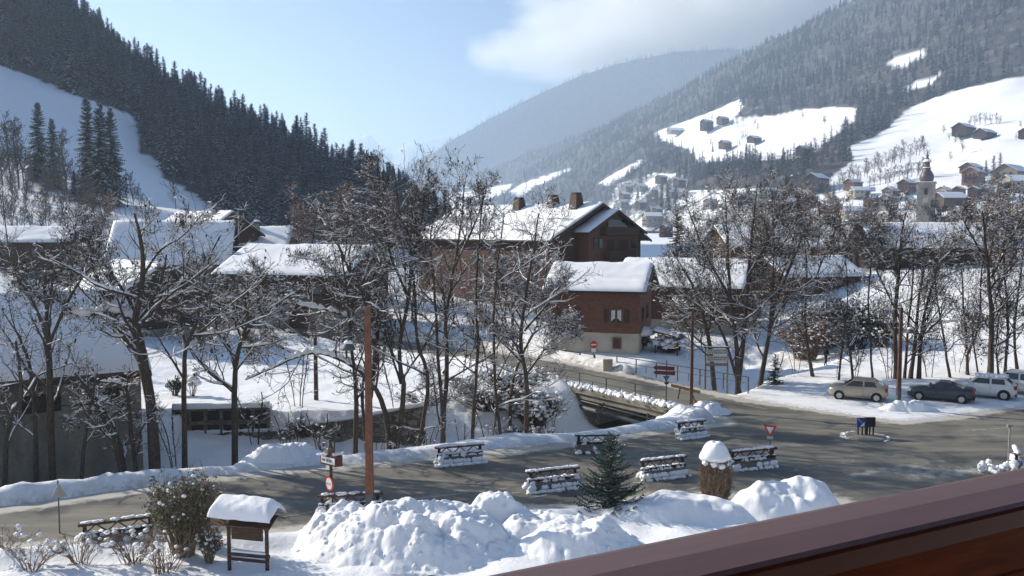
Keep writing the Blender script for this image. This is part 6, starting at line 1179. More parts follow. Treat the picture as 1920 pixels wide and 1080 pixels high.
px_tree('snow_laden_tree', 'slim trunk with a snowy fork just right of the thick leaning trunk', 47, [([(345, 815), (345, 720), (350, 650), (370, 600), (380, 540), (395, 480), (415, 440)], .15, .03, .5), ([(350, 650), (335, 600), (325, 555)], .09, .03, 1.5)], 5, 'bare trees along the river', lv=(8, 6, 3, 2), cones=.3, snow=1.2)
px_tree('leaning_tree', 'pair of leaning snow-streaked trunks in front of the workshop wall', 44.5, [([(240, 908), (215, 830), (190, 780), (165, 730), (140, 700)], .14, .06, 1.4), ([(243, 906), (228, 840), (198, 770), (175, 735)], .11, .05, 1.5), ([(188, 775), (160, 765), (125, 790)], .07, .03, 1.6)], 6, 'bare trees along the river', lv=(5, 5, 3, 2), cones=.1, snow=1.3, lens=(.28, .5, .6, .7))
px_tree('leaning_tree', 'leaning snowy tree whose top bends over level with the eaves of the workshop', 45.2, [([(266, 902), (248, 830), (242, 760), (232, 722), (188, 715)], .13, .06, 1.6), ([(245, 800), (225, 770), (205, 765)], .06, .03, 1.6), ([(250, 830), (275, 790), (290, 765)], .06, .03, 1.2)], 7, 'bare trees along the river', lv=(5, 5, 3, 2), cones=.1, snow=1.3, lens=(.25, .5, .6, .7))
px_tree('slender_tree', 'dark leaning pole-like trunk between the leaning pair and the upright tree', 44.2, [([(148, 915), (158, 830), (170, 760), (182, 700)], .11, .05, .5)], 8, 'bare trees along the river', lv=(5, 4, 3, 2), cones=.1)
px_tree('snow_laden_tree', 'snowy tree with a Y-shaped fork left of the lamp post', 49, [([(440, 865), (440, 760), (442, 690), (452, 640), (465, 600), (455, 545)], .21, .05, .7), ([(442, 695), (425, 640), (398, 622), (375, 640)], .10, .04, 1.8), ([(455, 640), (480, 600), (520, 570), (565, 540)], .10, .03, 1.4), ([(452, 630), (430, 580), (408, 540)], .09, .03, 1.2), ([(461, 600), (472, 550), (484, 500)], .08, .02, .8)], 9, 'bare trees along the river', lv=(9, 7, 4, 2), cones=.2, snow=1.4)
px_tree('arching_tree', 'tree with a long snow-laden limb arching far out to the left behind the lamp post', 52.5, [([(735, 840), (720, 765), (690, 710), (650, 680), (600, 662), (558, 668), (510, 690), (460, 712)], .18, .04, 1.9), ([(692, 745), (706, 640), (684, 560), (652, 500), (630, 450), (612, 420)], .20, .04, 1.0), ([(706, 640), (645, 592), (590, 577), (540, 567), (500, 562)], .11, .03, 1.8), ([(702, 600), (692, 540), (720, 480), (742, 430)], .10, .03, .9), ([(686, 560), (640, 520), (590, 490), (550, 480)], .08, .02, 1.4), ([(560, 668), (500, 640), (455, 640)], .06, .02, 1.5)], 10, 'bare trees along the river', lv=(9, 7, 4, 2), cones=.25, snow=1.3)
px_tree('slender_tree', 'double trunk directly behind the lamp post, right on the river bank', 52, [([(665, 838), (668, 740), (660, 660), (652, 560), (640, 480)], .17, .04, .5), ([(690, 835), (680, 740), (690, 650), (700, 560)], .13, .03, .4)], 11, 'bare trees along the river', lv=(8, 6, 4, 2), cones=.3, snow=1.0)
px_tree('tall_bare_tree', 'tallest slim tree right of the lamp post, its leafless top against the pale sky', 52, [([(735, 838), (757, 740), (748, 660), (766, 560), (770, 460), (750, 400), (738, 315)], .18, .03, .4), ([(752, 720), (730, 650), (716, 600)], .08, .03, .6), ([(768, 500), (790, 420), (800, 340)], .09, .02, .3), ([(766, 560), (730, 470), (712, 360), (705, 300)], .09, .02, .3)], 12, 'bare trees along the river', lv=(11, 6, 4, 2), cones=.4, snow=.8, up=.08, ang=(25, 60))
px_tree('slender_tree', 'slim pair of trunks leaning apart between the tallest tree and the twin trunks', 52, [([(775, 835), (802, 720), (782, 640), (778, 560), (770, 440), (782, 350)], .14, .03, .3), ([(842, 838), (820, 770), (812, 700)], .07, .03, .5)], 13, 'bare trees along the river', lv=(8, 6, 3, 2), cones=.3, snow=.9)
px_tree('tall_bare_tree', 'twin-trunked tall tree in the middle with dry catkins in its crown', 52.5, [([(826, 820), (838, 700), (836, 600), (852, 500), (864, 420), (872, 340)], .17, .03, .4), ([(830, 780), (822, 680), (816, 560), (808, 450), (820, 380)], .12, .03, .3), ([(852, 500), (890, 420), (915, 345)], .09, .02, .3), ([(836, 560), (790, 470), (775, 400)], .08, .02, .4)], 14, 'bare trees along the river', lv=(10, 7, 4, 2), cones=.4, snow=.9, up=.07, ang=(25, 62))
px_tree('slender_tree', 'straight slim trunk between the twin-trunked tree and the snow-coated tree', 53, [([(884, 822), (890, 740), (896, 640), (893, 540), (900, 430), (906, 360)], .13, .03, .3), ([(830, 700), (868, 645), (900, 632), (915, 700)], .05, .03, 1.2)], 15, 'bare trees along the river', lv=(9, 6, 3, 2), cones=.3, snow=1.0)
px_tree('slender_tree', 'leaning slim trunk close to the left of the snow-coated tree by the bridge', 54, [([(945, 822), (930, 740), (926, 600), (935, 480), (945, 400)], .12, .03, .5)], 16, 'bare trees along the river', lv=(9, 6, 3, 2), cones=.2, snow=1.2)
px_tree('snow_laden_tree', 'bushy snow-coated tree left of the bridge in front of the small chalet', 56, [([(985, 812), (988, 720), (976, 640), (985, 560), (1000, 470), (1010, 400)], .18, .04, .9), ([(985, 685), (940, 640), (900, 600)], .08, .03, 1.6), ([(983, 620), (1030, 565), (1062, 520)], .09, .03, 1.5), ([(980, 600), (945, 540), (930, 480)], .08, .03, 1.2), ([(988, 700), (1035, 640), (1075, 620)], .08, .03, 1.5), ([(755, 742), (800, 725), (860, 712), (890, 738)], .05, .03, 1.5)], 17, 'bare trees along the river', lv=(10, 7, 5, 2), cones=.1, snow=1.5)
px_tree('slender_tree', 'bare trunk with sideways snowy branches immediately left of the bridge', 58, [([(955, 800), (965, 700), (1010, 600), (1025, 500), (1040, 430)], .12, .03, .8), ([(1000, 625), (1045, 600), (1090, 600)], .06, .02, 1.5)], 18, 'bare trees along the river', lv=(9, 6, 4, 2), cones=.1, snow=1.4)
kw = dict(cones=.35, snow=.85)
px_tree('multi_stemmed_tree', 'broad many-stemmed tree right of the bridge with a wide snow-speckled crown', 66, [([(1345, 735), (1332, 660), (1320, 600), (1300, 540), (1262, 470)], .22, .04, .8), ([(1385, 735), (1380, 640), (1370, 560), (1365, 460), (1360, 365)], .22, .03, .5), ([(1378, 735), (1396, 620), (1402, 520), (1412, 420), (1420, 345)], .22, .03, .5), ([(1415, 732), (1440, 640), (1457, 560), (1490, 480), (1512, 425)], .20, .04, .8), ([(1400, 735), (1352, 620), (1292, 560), (1240, 520)], .14, .03, 1.5), ([(1370, 560), (1320, 470), (1290, 390)], .12, .03, .4), ([(1402, 520), (1450, 430), (1480, 360)], .12, .03, .4)], 19, 'bare trees beyond the bridge', lv=(11, 8, 6, 2), up=.07, **kw)
px_tree('tall_bare_tree', 'tall dark tree overlapping the right side of the many-stemmed one', 67, [([(1425, 732), (1442, 620), (1450, 500), (1448, 355)], .17, .03, .4), ([(1446, 560), (1480, 480), (1500, 380)], .1, .02, .4)], 20, 'bare trees beyond the bridge', lv=(12, 7, 5, 2), **kw)
px_tree('slender_tree', 'slim tree behind the give-way sign line, left of the walking person', 68, [([(1525, 722), (1515, 660), (1510, 600), (1512, 500), (1505, 425)], .16, .03, .4), ([(1512, 560), (1550, 470), (1570, 420)], .08, .02, .5)], 21, 'bare trees beyond the bridge', lv=(11, 7, 5, 2), **kw)
px_tree('slender_tree', 'pair of slim stems right beside the walking person', 66, [([(1572, 725), (1580, 640), (1590, 560), (1585, 480)], .09, .03, .3), ([(1600, 720), (1592, 650), (1575, 560)], .12, .03, .3)], 22, 'bare trees beyond the bridge', lv=(9, 6, 5, 2), **kw)
px_tree('slender_tree', 'thin wavy stem between the walking person and the parked beige car', 66, [([(1637, 712), (1632, 640), (1628, 560), (1634, 480), (1622, 440)], .09, .03, .5)], 23, 'bare trees beyond the bridge', lv=(10, 6, 4, 2), **kw)
px_tree('multi_stemmed_tree', 'clump of sturdy trunks behind the lamp post between the parked cars', 67, [([(1680, 738), (1678, 600), (1686, 500), (1692, 430), (1698, 400)], .20, .04, .3), ([(1706, 738), (1716, 640), (1725, 540), (1742, 465)], .19, .04, .4), ([(1722, 732), (1732, 600), (1758, 500), (1775, 440)], .18, .03, .4), ([(1695, 735), (1700, 650), (1712, 520), (1715, 455)], .13, .03, .3), ([(1688, 600), (1650, 520), (1618, 440)], .10, .03, .7), ([(1686, 520), (1655, 465), (1642, 420)], .09, .02, .5)], 24, 'bare trees beyond the bridge', lv=(11, 7, 5, 2), **kw)
px_tree('slender_tree', 'crooked dark stem behind the dark coupe', 68, [([(1782, 722), (1770, 640), (1757, 560), (1750, 500)], .11, .03, .4)], 25, 'bare trees beyond the bridge', lv=(9, 6, 5, 2), **kw)
px_tree('slender_tree', 'Y-forked tree behind the snowy roof of the white car', 69, [([(1814, 722), (1812, 650), (1806, 560), (1800, 450)], .15, .03, .4), ([(1812, 668), (1835, 610), (1840, 520), (1850, 440)], .12, .03, .5), ([(1835, 722), (1825, 640), (1822, 600)], .08, .03, .4)], 26, 'bare trees beyond the bridge', lv=(10, 7, 5, 2), **kw)
px_tree('tall_bare_tree', 'thickest straight trunk behind the white car, its crown reaching the village', 68, [([(1856, 716), (1860, 600), (1852, 500), (1842, 395)], .24, .05, .3), ([(1858, 520), (1900, 440), (1918, 400)], .11, .03, .3), ([(1856, 500), (1815, 430), (1802, 400)], .10, .03, .3)], 27, 'bare trees beyond the bridge', lv=(12, 7, 5, 2), **kw)
px_tree('slender_tree', 'straight slim trunk right of the thickest one, near the right edge', 69, [([(1884, 720), (1890, 600), (1882, 480), (1896, 385)], .13, .03, .4), ([(1872, 720), (1868, 640), (1880, 560)], .09, .03, .4)], 28, 'bare trees beyond the bridge', lv=(11, 7, 5, 2), **kw)
px_tree('slender_tree', 'trunk at the right edge of the picture behind the cream car', 69, [([(1908, 722), (1902, 620), (1916, 500), (1930, 400)], .14, .03, .4), ([(1935, 722), (1930, 620), (1925, 500)], .12, .03, .4)], 29, 'bare trees beyond the bridge', lv=(11, 7, 5, 2), **kw)
# generic bare trees further back, copied
rng = np.random.default_rng(77); VAR = []
for k in range(6):
    dense = k >= 3; VAR.append(bare_tree(generic_trunks(11, 3 if dense else 2, .32, rng, .25, .15), 400 + k, lv=(10, 7, 6, 2) if dense else (8, 5, 4), snow=1.0, cones=.15, rmin=.016, twig_mat=M_REDBUSH if k in (3, 4) else M_TWIG))
BG = [(570, 440, 116, 1.25, 3, 'dense reddish-brown tree behind the wide sunlit roof, left one'), (635, 440, 118, 1.45, 4, 'dense reddish-brown tree behind the wide sunlit roof, middle one'), (700, 450, 112, 1.35, 3, 'dense reddish-brown tree left of the tallest slim tree, at the foot of the spruce hill'),
      (850, 520, 96, .9, 0, 'grey bare tree behind the twin-trunked tree'), (905, 540, 100, .9, 1, 'grey bare tree in front of the left end of the long snowy roof'), (1010, 560, 95, .75, 5, 'snowy bare tree in front of the long roof of the largest chalet'), (960, 560, 97, .8, 2, 'bare tree left of the largest chalet chimneys'),
      (1300, 540, 104, 1.0, 5, 'snow-speckled tree between the balcony wing and the brown chalet'), (1420, 470, 124, 1.1, 4, 'brownish tree behind the many-stemmed one'), (1530, 480, 116, 1.1, 3, 'brownish tree beside the red-brown house'), (1600, 480, 118, 1.0, 4, 'brownish tree left of the long barn'), (1650, 440, 150, .9, 5, 'dark bare tree behind the left part of the long barn'), (1765, 430, 155, .8, 3, 'dark bare tree behind the long barn under the church'), (1830, 440, 145, .9, 4, 'dark bare tree behind the right part of the long barn'),
      (1900, 470, 120, 1.0, 5, 'bushy tree right of the long barn'), (1880, 520, 100, .8, 3, 'bushy russet tree behind the thickest trunk'), (20, 470, 100, 1.0, 2, 'bare tree at the left edge above the workshop'), (130, 500, 96, .8, 1, 'bare tree between the low brown house and the dark barn'), (180, 470, 110, .9, 4, 'brown tree left of the steep blue roof'), (430, 560, 90, .55, 5, 'snowy tree in front of the steep-roofed house on its right'), (400, 590, 76, .7, 0, 'snowy bare tree right of the dark barn'), (60, 590, 70, .75, 1, 'leafless tree behind the roof of the workshop'),
      (1745, 560, 92, .5, 2, 'small bare tree on the snowfield below the long barn'), (1180, 560, 97, .6, 0, 'small bare tree at the foot of the balcony wing'), (520, 560, 90, .5, 2, 'bare garden tree in front of the brown chalet with the wide roof'), (770, 560, 100, .9, 2, 'bare tree behind the tallest slim tree')]
for px0, py0, D, s, v, lab in BG:
    q = P(px0, py0, D); place_parts('bare_tree', VAR[v], (q[0], D, zg(q[0], D) - .2), float(rng.uniform(0, 6.28)), lab, 'tree', 'bare trees among the houses', s)
# saplings on the river bank
SAP = [bare_tree(generic_trunks(3.2, 3, .35, rng, .1, .03), 500 + k, lv=(5, 3), snow=.9, cones=.0, rmin=.008, lens=(.4, .5)) for k in range(3)]
for k, (px0, D) in enumerate([(520, 51), (545, 52), (600, 53), (620, 50.5), (700, 51.5), (760, 51), (800, 53.5), (870, 54), (920, 56), (1000, 57), (1030, 59), (480, 53), (1450, 69), (1490, 70), (1600, 68), (1668, 67), (1740, 68), (1790, 70), (330, 50), (560, 56), (745, 56)]):
    q = P(px0, 800, D); place_parts('sapling', SAP[k % 3], (q[0], D, zg(q[0], D) - .1), float(rng.uniform(0, 6.28)), 'thin leafless sapling on the bank ' + ('left of the tall lamp post' if px0 < 680 else ('between tall lamp post and bridge' if px0 < 1200 else 'behind the parked cars')), 'sapling', 'thin saplings on the snowy banks', float(rng.uniform(.6, 1.25)))
# brush on the bank (dark tangles by the bridge)
def bush(name, label, pos, rx, ry, h, seed, n=40, twig=M_TWIG, leaf=None, nleaf=0, snow=30, cat='bush', lsz=.05, ssz=(.05, .13), group=None, up=.15, scale=1, dome=False):
    rs = np.random.default_rng(seed); r = empty(name, pos, 0, label, cat, group); a = rs.uniform(0, 2 * PI, n); d = rs.uniform(0, .35, n); st = np.stack([np.cos(a) * d * rx, np.sin(a) * d * ry, np.zeros(n)], -1)
    a2 = a + rs.normal(0, .3, n); k = np.sqrt(rs.uniform(0.05, 1, n)); tip = np.stack([np.cos(a2) * rx * k, np.sin(a2) * ry * k, h * rs.uniform(.55, 1, n) * (1 - .35 * k ** 2)], -1); mid = (st + tip) / 2 + np.stack([np.zeros(n), np.zeros(n), h * .16 * np.ones(n)], -1) + rs.normal(0, .04, (n, 3)) * h
    t = np.linspace(0, 1, 6)[None, :, None]; Q = st[:, None] * (1 - t) ** 2 + 2 * mid[:, None] * t * (1 - t) + tip[:, None] * t ** 2; R0 = np.maximum(.008, .012 * h ** .5) * np.linspace(1, .5, 6)[None] * rs.uniform(.8, 1.5, (n, 1)); mb = MB(); mb.add(*tubes(Q, R0, 4)); Q2, R2 = grow(Q, R0, 5, .3, .98, (20, 60), .35, 4, .7, up, .15, rs, .12); mb.add(*tubes(Q2, np.maximum(R2, .006), 3)); Q3, R3 = grow(Q2, R2, 3, .2, .98, (20, 70), .6, 3, .7, up, .2, rs, .08); mb.add(*tubes(Q3, np.maximum(R3, .005), 3)); mb.obj('twigs', [twig], r)
    if leaf:
        c = np.concatenate([Q2[:, 1:].reshape(-1, 3), Q3[:, 1:].reshape(-1, 3)]); c = c[rs.integers(0, len(c), nleaf)] + rs.normal(0, .05, (nleaf, 3)); u = unit(rs.normal(0, 1, (nleaf, 3))); v = unit(np.cross(u, rs.normal(0, 1, (nleaf, 3)))); s = rs.uniform(.6, 1.3, (nleaf, 1)) * lsz
        V = np.stack([c - u * s, c + v * s * .5, c + u * s, c - v * s * .5], 1).reshape(-1, 3); mb = MB(); mb.add(V, np.arange(nleaf * 4).reshape(-1, 4)); mb.obj('leaves', [leaf], r)
    if snow:
        c = np.concatenate([Q[:, 3:].reshape(-1, 3), Q2[:, 2:].reshape(-1, 3)]); c = c[rs.integers(0, len(c), snow)]; mb = MB(); mb.add(*blobs(c + [0, 0, .03], rs.uniform(*ssz, (snow, 1)) * np.array([[1.15, 1.15, .75]]), rs, True, .15)); mb.obj('snow', [M_BRSNOW], r, smooth=True)
    return r
def at(px0, py0, D, dz=0): q = P(px0, py0, D); return (q[0], D, zg(q[0], D) + dz)
bush('brush', 'dark tangled brush on the bank left of the bridge mouth', at(920, 760, 59.5), 3.2, 1.8, 2.2, 1, 150, snow=240, cat='brush'); bush('brush', 'snow-coated overhanging brush right at the bridge mouth', at(1000, 760, 60), 2.6, 1.7, 2.8, 2, 160, snow=420, ssz=(.06, .2), cat='brush')
bush('brush', 'dense snowy thicket covering the bank left of the bridge', at(960, 740, 62.5), 3.2, 1.8, 2.2, 31, 160, snow=420, ssz=(.06, .2), cat='brush'); bush('brush', 'dark thicket at the water side below the bridge mouth', at(985, 790, 57.3), 2.2, 1.2, 1.6, 32, 110, snow=160, cat='brush')
bush('brush', 'dark thorny brush hanging over the stone wall', at(575, 770, 54.5), 1.6, .9, 1.3, 3, 60, snow=25, cat='brush'); bush('brush', 'low dark brush on the field edge in the middle', at(800, 750, 56.5), 2.4, .8, 1.0, 4, 60, snow=20, cat='brush'); bush('brush', 'low brush by the foot of the twin-trunked tree', at(850, 815, 52.8), 1.8, .8, .8, 5, 50, snow=30, cat='brush')
bush('shrub', 'large russet bush right of the many-stemmed tree, leftmost of the bushes above the walker', at(1510, 650, 82), 3.2, 2.4, 4.6, 6, 120, M_REDBUSH, M_DRYLEAF, 1500, 320, lsz=.12, ssz=(.05, .14)); bush('shrub', 'large dark evergreen bush above the beige car', at(1600, 640, 84), 3.4, 2.4, 5.0, 7, 110, M_TWIG, M_NEEDLE, 2600, 320, lsz=.16, ssz=(.05, .15)); bush('shrub', 'brown-green bush between the russet and the dark evergreen bush', at(1555, 640, 86), 3.0, 2.4, 4.8, 8, 110, M_REDBUSH, M_NEEDLE3, 2200, 300, lsz=.14, ssz=(.05, .14))
bush('shrub', 'dark low bush at the right end of the bush row above the cars', at(1650, 650, 82), 2.4, 1.8, 3.0, 9, 90, M_TWIG, M_NEEDLE, 1600, 240, lsz=.14, ssz=(.05, .14))
r = bush('snow_capped_hedge', 'round hedge under a thick cap of snow right of the small chalet', at(1198, 668, 79), 1.5, 1.0, 1.5, 10, 70, M_TWIG, M_NEEDLE3, 900, 20, lsz=.1); q = r.location
mb = MB(); X, Y = np.meshgrid(np.linspace(-1, 1, 22), np.linspace(-1, 1, 16)); rr = np.sqrt(X ** 2 + Y ** 2); k = rr.clip(0, 1)
ths = np.linspace(0, PI, 14); phs = np.linspace(0, 2 * PI, 25)[:-1]; V = np.array([[(1.45 * math.sin(a) * math.cos(b), 1.0 * math.sin(a) * math.sin(b), 1.55 + .62 * math.cos(a) * (1 if math.cos(a) > 0 else .45)) for b in phs] for a in ths]).reshape(-1, 3); V *= 1 + .10 * fbm(V[:, 0] * 1.4, V[:, 1] * 1.4 + V[:, 2], 3, 5)[:, None]
mb.add(V, np.array([(i * 24 + j, i * 24 + (j + 1) % 24, i * 24 + 24 + (j + 1) % 24, i * 24 + 24 + j) for i in range(13) for j in range(24)])); mb.obj('snow_cap', [M_SNOW], r, smooth=True)
bush('shrub', 'snow-covered garden shrub right of the capped hedge', at(1255, 655, 78), 1.8, 1.2, 1.7, 11, 70, M_TWIG, None, 0, 160, ssz=(.12, .3)); bush('shrub', 'small dark shrub in the middle of the snowy field', at(328, 742, 60), .7, .6, 1.4, 12, 40, M_TWIG, M_NEEDLE, 500, 8, lsz=.08); bush('shrub', 'stubby brown shrub with lumps of snow on its tips in the snowy field', at(360, 742, 60), .6, .5, 2.0, 13, 14, M_STALK, None, 0, 14, ssz=(.15, .3))
# foreground shrubs, lower left
bush('shrub', 'tall olive-brown shrub with clinging leaves left of the notice board', at(345, 1060, 30.6), 1.25, .9, 3.3, 14, 90, M_STALK, M_LEAF, 3800, 70, lsz=.055, ssz=(.03, .09)); bush('shrub', 'rusty-leaved sprig rising on the right of the tall olive-brown shrub', at(375, 1040, 31.5), .9, .7, 2.9, 15, 40, M_STALK, M_DRYLEAF, 900, 20, lsz=.06, ssz=(.03, .08)); bush('shrub', 'snow-dusted shrub leaning beside the left post of the notice board', at(392, 1060, 30.3), .5, .5, 1.7, 16, 40, M_STALK, M_LEAF, 500, 70, lsz=.05, ssz=(.03, .08))
for k, (px0, py0, D, h, n, lab) in enumerate([(250, 1070, 30, 1.5, 26, 'dry branching stalks with snow tufts below the log barrier'), (150, 1070, 30, 1.35, 24, 'dry stalks with round snow puffs in the middle of the lower left corner'), (60, 1075, 29.5, 1.2, 20, 'cluster of flower heads each topped by a ball of snow at the left edge'), (310, 1085, 29, 1.5, 24, 'thick-stemmed dry stalks in front of the tall olive-brown shrub'), (15, 1060, 30.5, .9, 14, 'low snow-capped stalks in the bottom left corner')]):
    bush('dry_stalks', lab, at(px0, py0, D), 1.2, .7, h, 20 + k, n, M_STALK, M_DRYLEAF, 120, 22 if k != 2 else 34, cat='dry plant', lsz=.03, ssz=(.04, .12), group='dry snow-topped garden plants')
# clipped shrub with the snow cap
g_ = G(1340, 938); r = empty('clipped_shrub', (g_[0], g_[1] - .1, .1), 0, 'barrel-shaped brown clipped shrub wearing a tall cap of snow', 'shrub'); rs = np.random.default_rng(5)
n_ = 2600; a = rs.uniform(0, 2 * PI, n_); z = rs.uniform(0, 1.75, n_); rad = .66 * np.sqrt(rs.uniform(.55, 1, n_)) * np.interp(z, [0, .3, 1.2, 1.75], [.78, .92, 1.0, .85]); st = np.stack([np.cos(a) * rad, np.sin(a) * rad, z], -1); d = unit(np.stack([np.cos(a) * .25, np.sin(a) * .25, np.ones(n_)], -1) + rs.normal(0, .35, (n_, 3))); L_ = rs.uniform(.1, .32, (n_, 1)); Q = np.stack([st, st + d * L_ * .5 + rs.normal(0, .01, (n_, 3)), st + d * L_], 1)
mb = MB(); mb.add(*tubes(Q, np.full((n_, 3), .009), 3)); mb.obj('twigs', [M_STALK], r); lf = rs.integers(0, n_, 1500); c = Q[lf, 2]; u = unit(rs.normal(0, 1, (1500, 3))); v = unit(np.cross(u, rs.normal(0, 1, (1500, 3)))); s = rs.uniform(.02, .045, (1500, 1)); mb = MB(); mb.add(np.stack([c - u * s, c + v * s * .6, c + u * s, c - v * s * .6], 1).reshape(-1, 3), np.arange(6000).reshape(-1, 4)); mb.obj('leaves', [M_DRYLEAF], r)
mb = MB(); mb.lathe((0, 0, 0), [(.42, 0), (.5, .5), (.52, 1.2), (.42, 1.7), (0, 1.75)], 16); mb.obj('core', [M_TWIG], r)
V = np.array([[(math.sin(a) * math.cos(b), math.sin(a) * math.sin(b), math.cos(a)) for b in np.arange(32) * 2 * PI / 32] for a in np.linspace(0.01, PI - .01, 24)]).reshape(-1, 3); rn = fbm(V[:, 0] * 1.6 + 5, V[:, 1] * 1.6 + V[:, 2] * 1.3, 4, 9); z = V[:, 2]; tp_ = np.where(z > 0, 1 - .38 * z ** 1.2, 1 + 0 * z); V = np.stack([V[:, 0] * .70 * tp_, V[:, 1] * .66 * tp_, np.where(z > 0, z * .72, z * .30)], -1) * (1 + .26 * rn)[:, None] + [-.02, 0, 1.95]
mb = MB(); mb.add(V, np.array([(i * 32 + j, i * 32 + (j + 1) % 32, i * 32 + 32 + (j + 1) % 32, i * 32 + 32 + j) for i in range(23) for j in range(32)])); mb.add(*blobs(np.array([[.42, -.2, 1.66], [.55, -.05, 1.5], [-.2, -.5, 1.7], [.1, -.55, 1.62], [-.5, -.25, 1.72]]), np.array([[.2, .2, .2], [.13, .13, .18], [.2, .16, .16], [.2, .16, .14], [.2, .2, .16]]), rs, True, .1)); mb.obj('snow_cap', [M_SNOW], r, smooth=True)
# young fir
q = G(1142, 962); pt = spruce_mesh(3.55, 900, wid=.45, nwh=17, nb=14, snow=.10, droop=-.14, start=.05, fronds=15, single=False, mats=(M_BARK, M_NEEDLE2, M_TSNOW), frond=.19); r = place_parts('young_fir', pt, (q[0], q[1] - .4, .05), 0, 'young green fir growing out of the snow bank in the foreground', 'fir tree')
q = at(1452, 742, 65.5); place_parts('young_fir', spruce_mesh(2.4, 901, wid=.36, nwh=13, nb=9, snow=.25, droop=.2, start=.05, fronds=8, single=False), q, 0, 'little snow-dusted fir at the roadside beyond the car park', 'fir tree')
q = at(1268, 530, 112); place_parts('spruce', spruce_mesh(P(1268, 392, 112)[2] - q[2], 902, wid=.21, nwh=30, nb=10, snow=.32, fronds=7, single=False, mats=(M_BARK, M_NEEDLE3, M_TSNOW)), q, 0, 'tall brownish snow-dusted spruce right of the balcony wing', 'spruce tree')
for px0, y0, y1, D, w_, sd, lab in [(75, 345, 192, 168, .20, 910, 'dark spruce standing in front of the open slope, taller of the left pair'), (101, 345, 222, 165, .17, 911, 'shorter spruce of the left pair on the open slope'), (168, 385, 184, 152, .17, 912, 'left spruce of the tall dark trio on the open slope'), (192, 388, 192, 150, .18, 913, 'middle spruce of the tall dark trio on the open slope'), (212, 385, 203, 154, .17, 914, 'right spruce of the tall dark trio on the open slope'), (276, 290, 218, 246, .24, 915, 'lone spruce at the forest edge on the open slope'), (140, 385, 320, 150, .22, 916, 'small spruce at the left foot of the dark trio')]:
    a_ = P(px0, y0, D); z0 = max(zsurf(a_[0], D) - 1.0, a_[2] - 3); hh = P(px0, y1, D)[2] - z0
    place_parts('spruce', spruce_mesh(hh, sd, wid=w_, nwh=34, nb=11, snow=.30, fronds=7, single=False, start=.10), (a_[0], D, z0), 0, lab, 'spruce tree')
# larger conifers in the village
for k, (px0, y0, y1, lab) in enumerate([(1862, 345, 292, 'dark conifer left of the striped chalet, taller one'), (1874, 345, 286, 'dark conifer touching the striped chalet'), (1848, 330, 300, 'narrow conifer behind the rosy chalets'), (1838, 350, 318, 'dark conifer right in front of the rosy balconied chalet'), (1563, 372, 340, 'dark conifer right of the large dark house'), (1240, 392, 344, 'hazy conifer in the clump beside the hamlet, left'), (1252, 396, 342, 'hazy conifer in the clump beside the hamlet, middle'), (1266, 394, 348, 'hazy conifer in the clump beside the hamlet, right'), (1214, 398, 365, 'hazy narrow conifer in front of the hamlet'), (1336, 285, 266, 'small dark conifer left of the barn with the round tree'), (1196, 372, 350, 'hazy dark conifer in the middle of the hamlet')]):
    h_ = hit(px0, y0); D = max(h_[1], 150); a_ = P(px0, y0, D); s = (y0 - y1) * D / F / 18
    o = link('conifer', SPR[k % 4], None, a_); o.scale = (s,) * 3; o.rotation_euler = (0, 0, k * 1.3); tag(o, lab, 'conifer')
# bare trees on the meadows and in the village
GR = [(1572 + i * 9.0 + rng.uniform(-4, 4), 352 - i * 3.6 + rng.uniform(-5, 5), 34) for i in range(19)] + [(1640 + i * 9 + rng.uniform(-3, 3), 348 - i * 2.2, 30) for i in range(12)]
grp = [('bare tree in the grove crossing the bright slope above the church', 'bare grove above the church', GR)]
grp.append(('bare tree in the clump above the two dark barns', 'bare clump above the barns', [(1818, 236, 20), (1828, 234, 22), (1838, 233, 22), (1848, 232, 22), (1858, 232, 22), (1868, 231, 20), (1874, 232, 18)]))
grp.append(('bare tree among the farmsteads on the left meadow', 'bare trees on the left meadow', [(1392, 266, 22), (1400, 262, 20), (1420, 245, 14), (1546, 232, 16), (1505, 222, 16), (1388, 276, 14), (1325, 240, 20), (1335, 226, 16), (1318, 250, 18), (1372, 238, 16), (1382, 236, 16), (1395, 232, 18), (1415, 235, 14), (1545, 232, 16), (1332, 274, 14)]))
grp.append(('bare shrub-like tree between the bright slope and the village', 'bare trees below the bright slope', [(1770, 250, 18), (1780, 262, 16), (1790, 270, 16), (1806, 286, 26), (1782, 302, 22), (1795, 262, 14), (1812, 258, 14), (1740, 300, 24), (1720, 330, 26), (1665, 350, 26), (1610, 345, 24), (1915, 240, 14), (1905, 262, 14), (1700, 345, 28), (1630, 352, 22)]))
grp.append(('bare tree among the village roofs', 'bare trees in the village', [(x, y, h) for x, y, h in [(1530, 362, 26), (1548, 372, 26), (1600, 380, 24), (1640, 395, 30), (1668, 405, 34), (1700, 400, 30), (1716, 408, 30), (1760, 402, 28), (1790, 415, 34), (1820, 412, 34), (1850, 405, 34), (1880, 415, 34), (1905, 405, 34), (1820, 375, 20), (1865, 372, 24), (1480, 372, 30), (1460, 382, 30), (1500, 392, 34), (1440, 372, 26), (1420, 392, 30), (1400, 368, 24), (1380, 388, 30), (1340, 382, 26), (1320, 372, 26), (1300, 392, 30), (1290, 362, 24), (1560, 402, 34), (1590, 412, 34), (1620, 418, 34), (1520, 412, 34), (1180, 408, 24), (1160, 398, 22), (1360, 355, 24), (1410, 345, 22), (1450, 352, 24), (1490, 345, 22)]]))
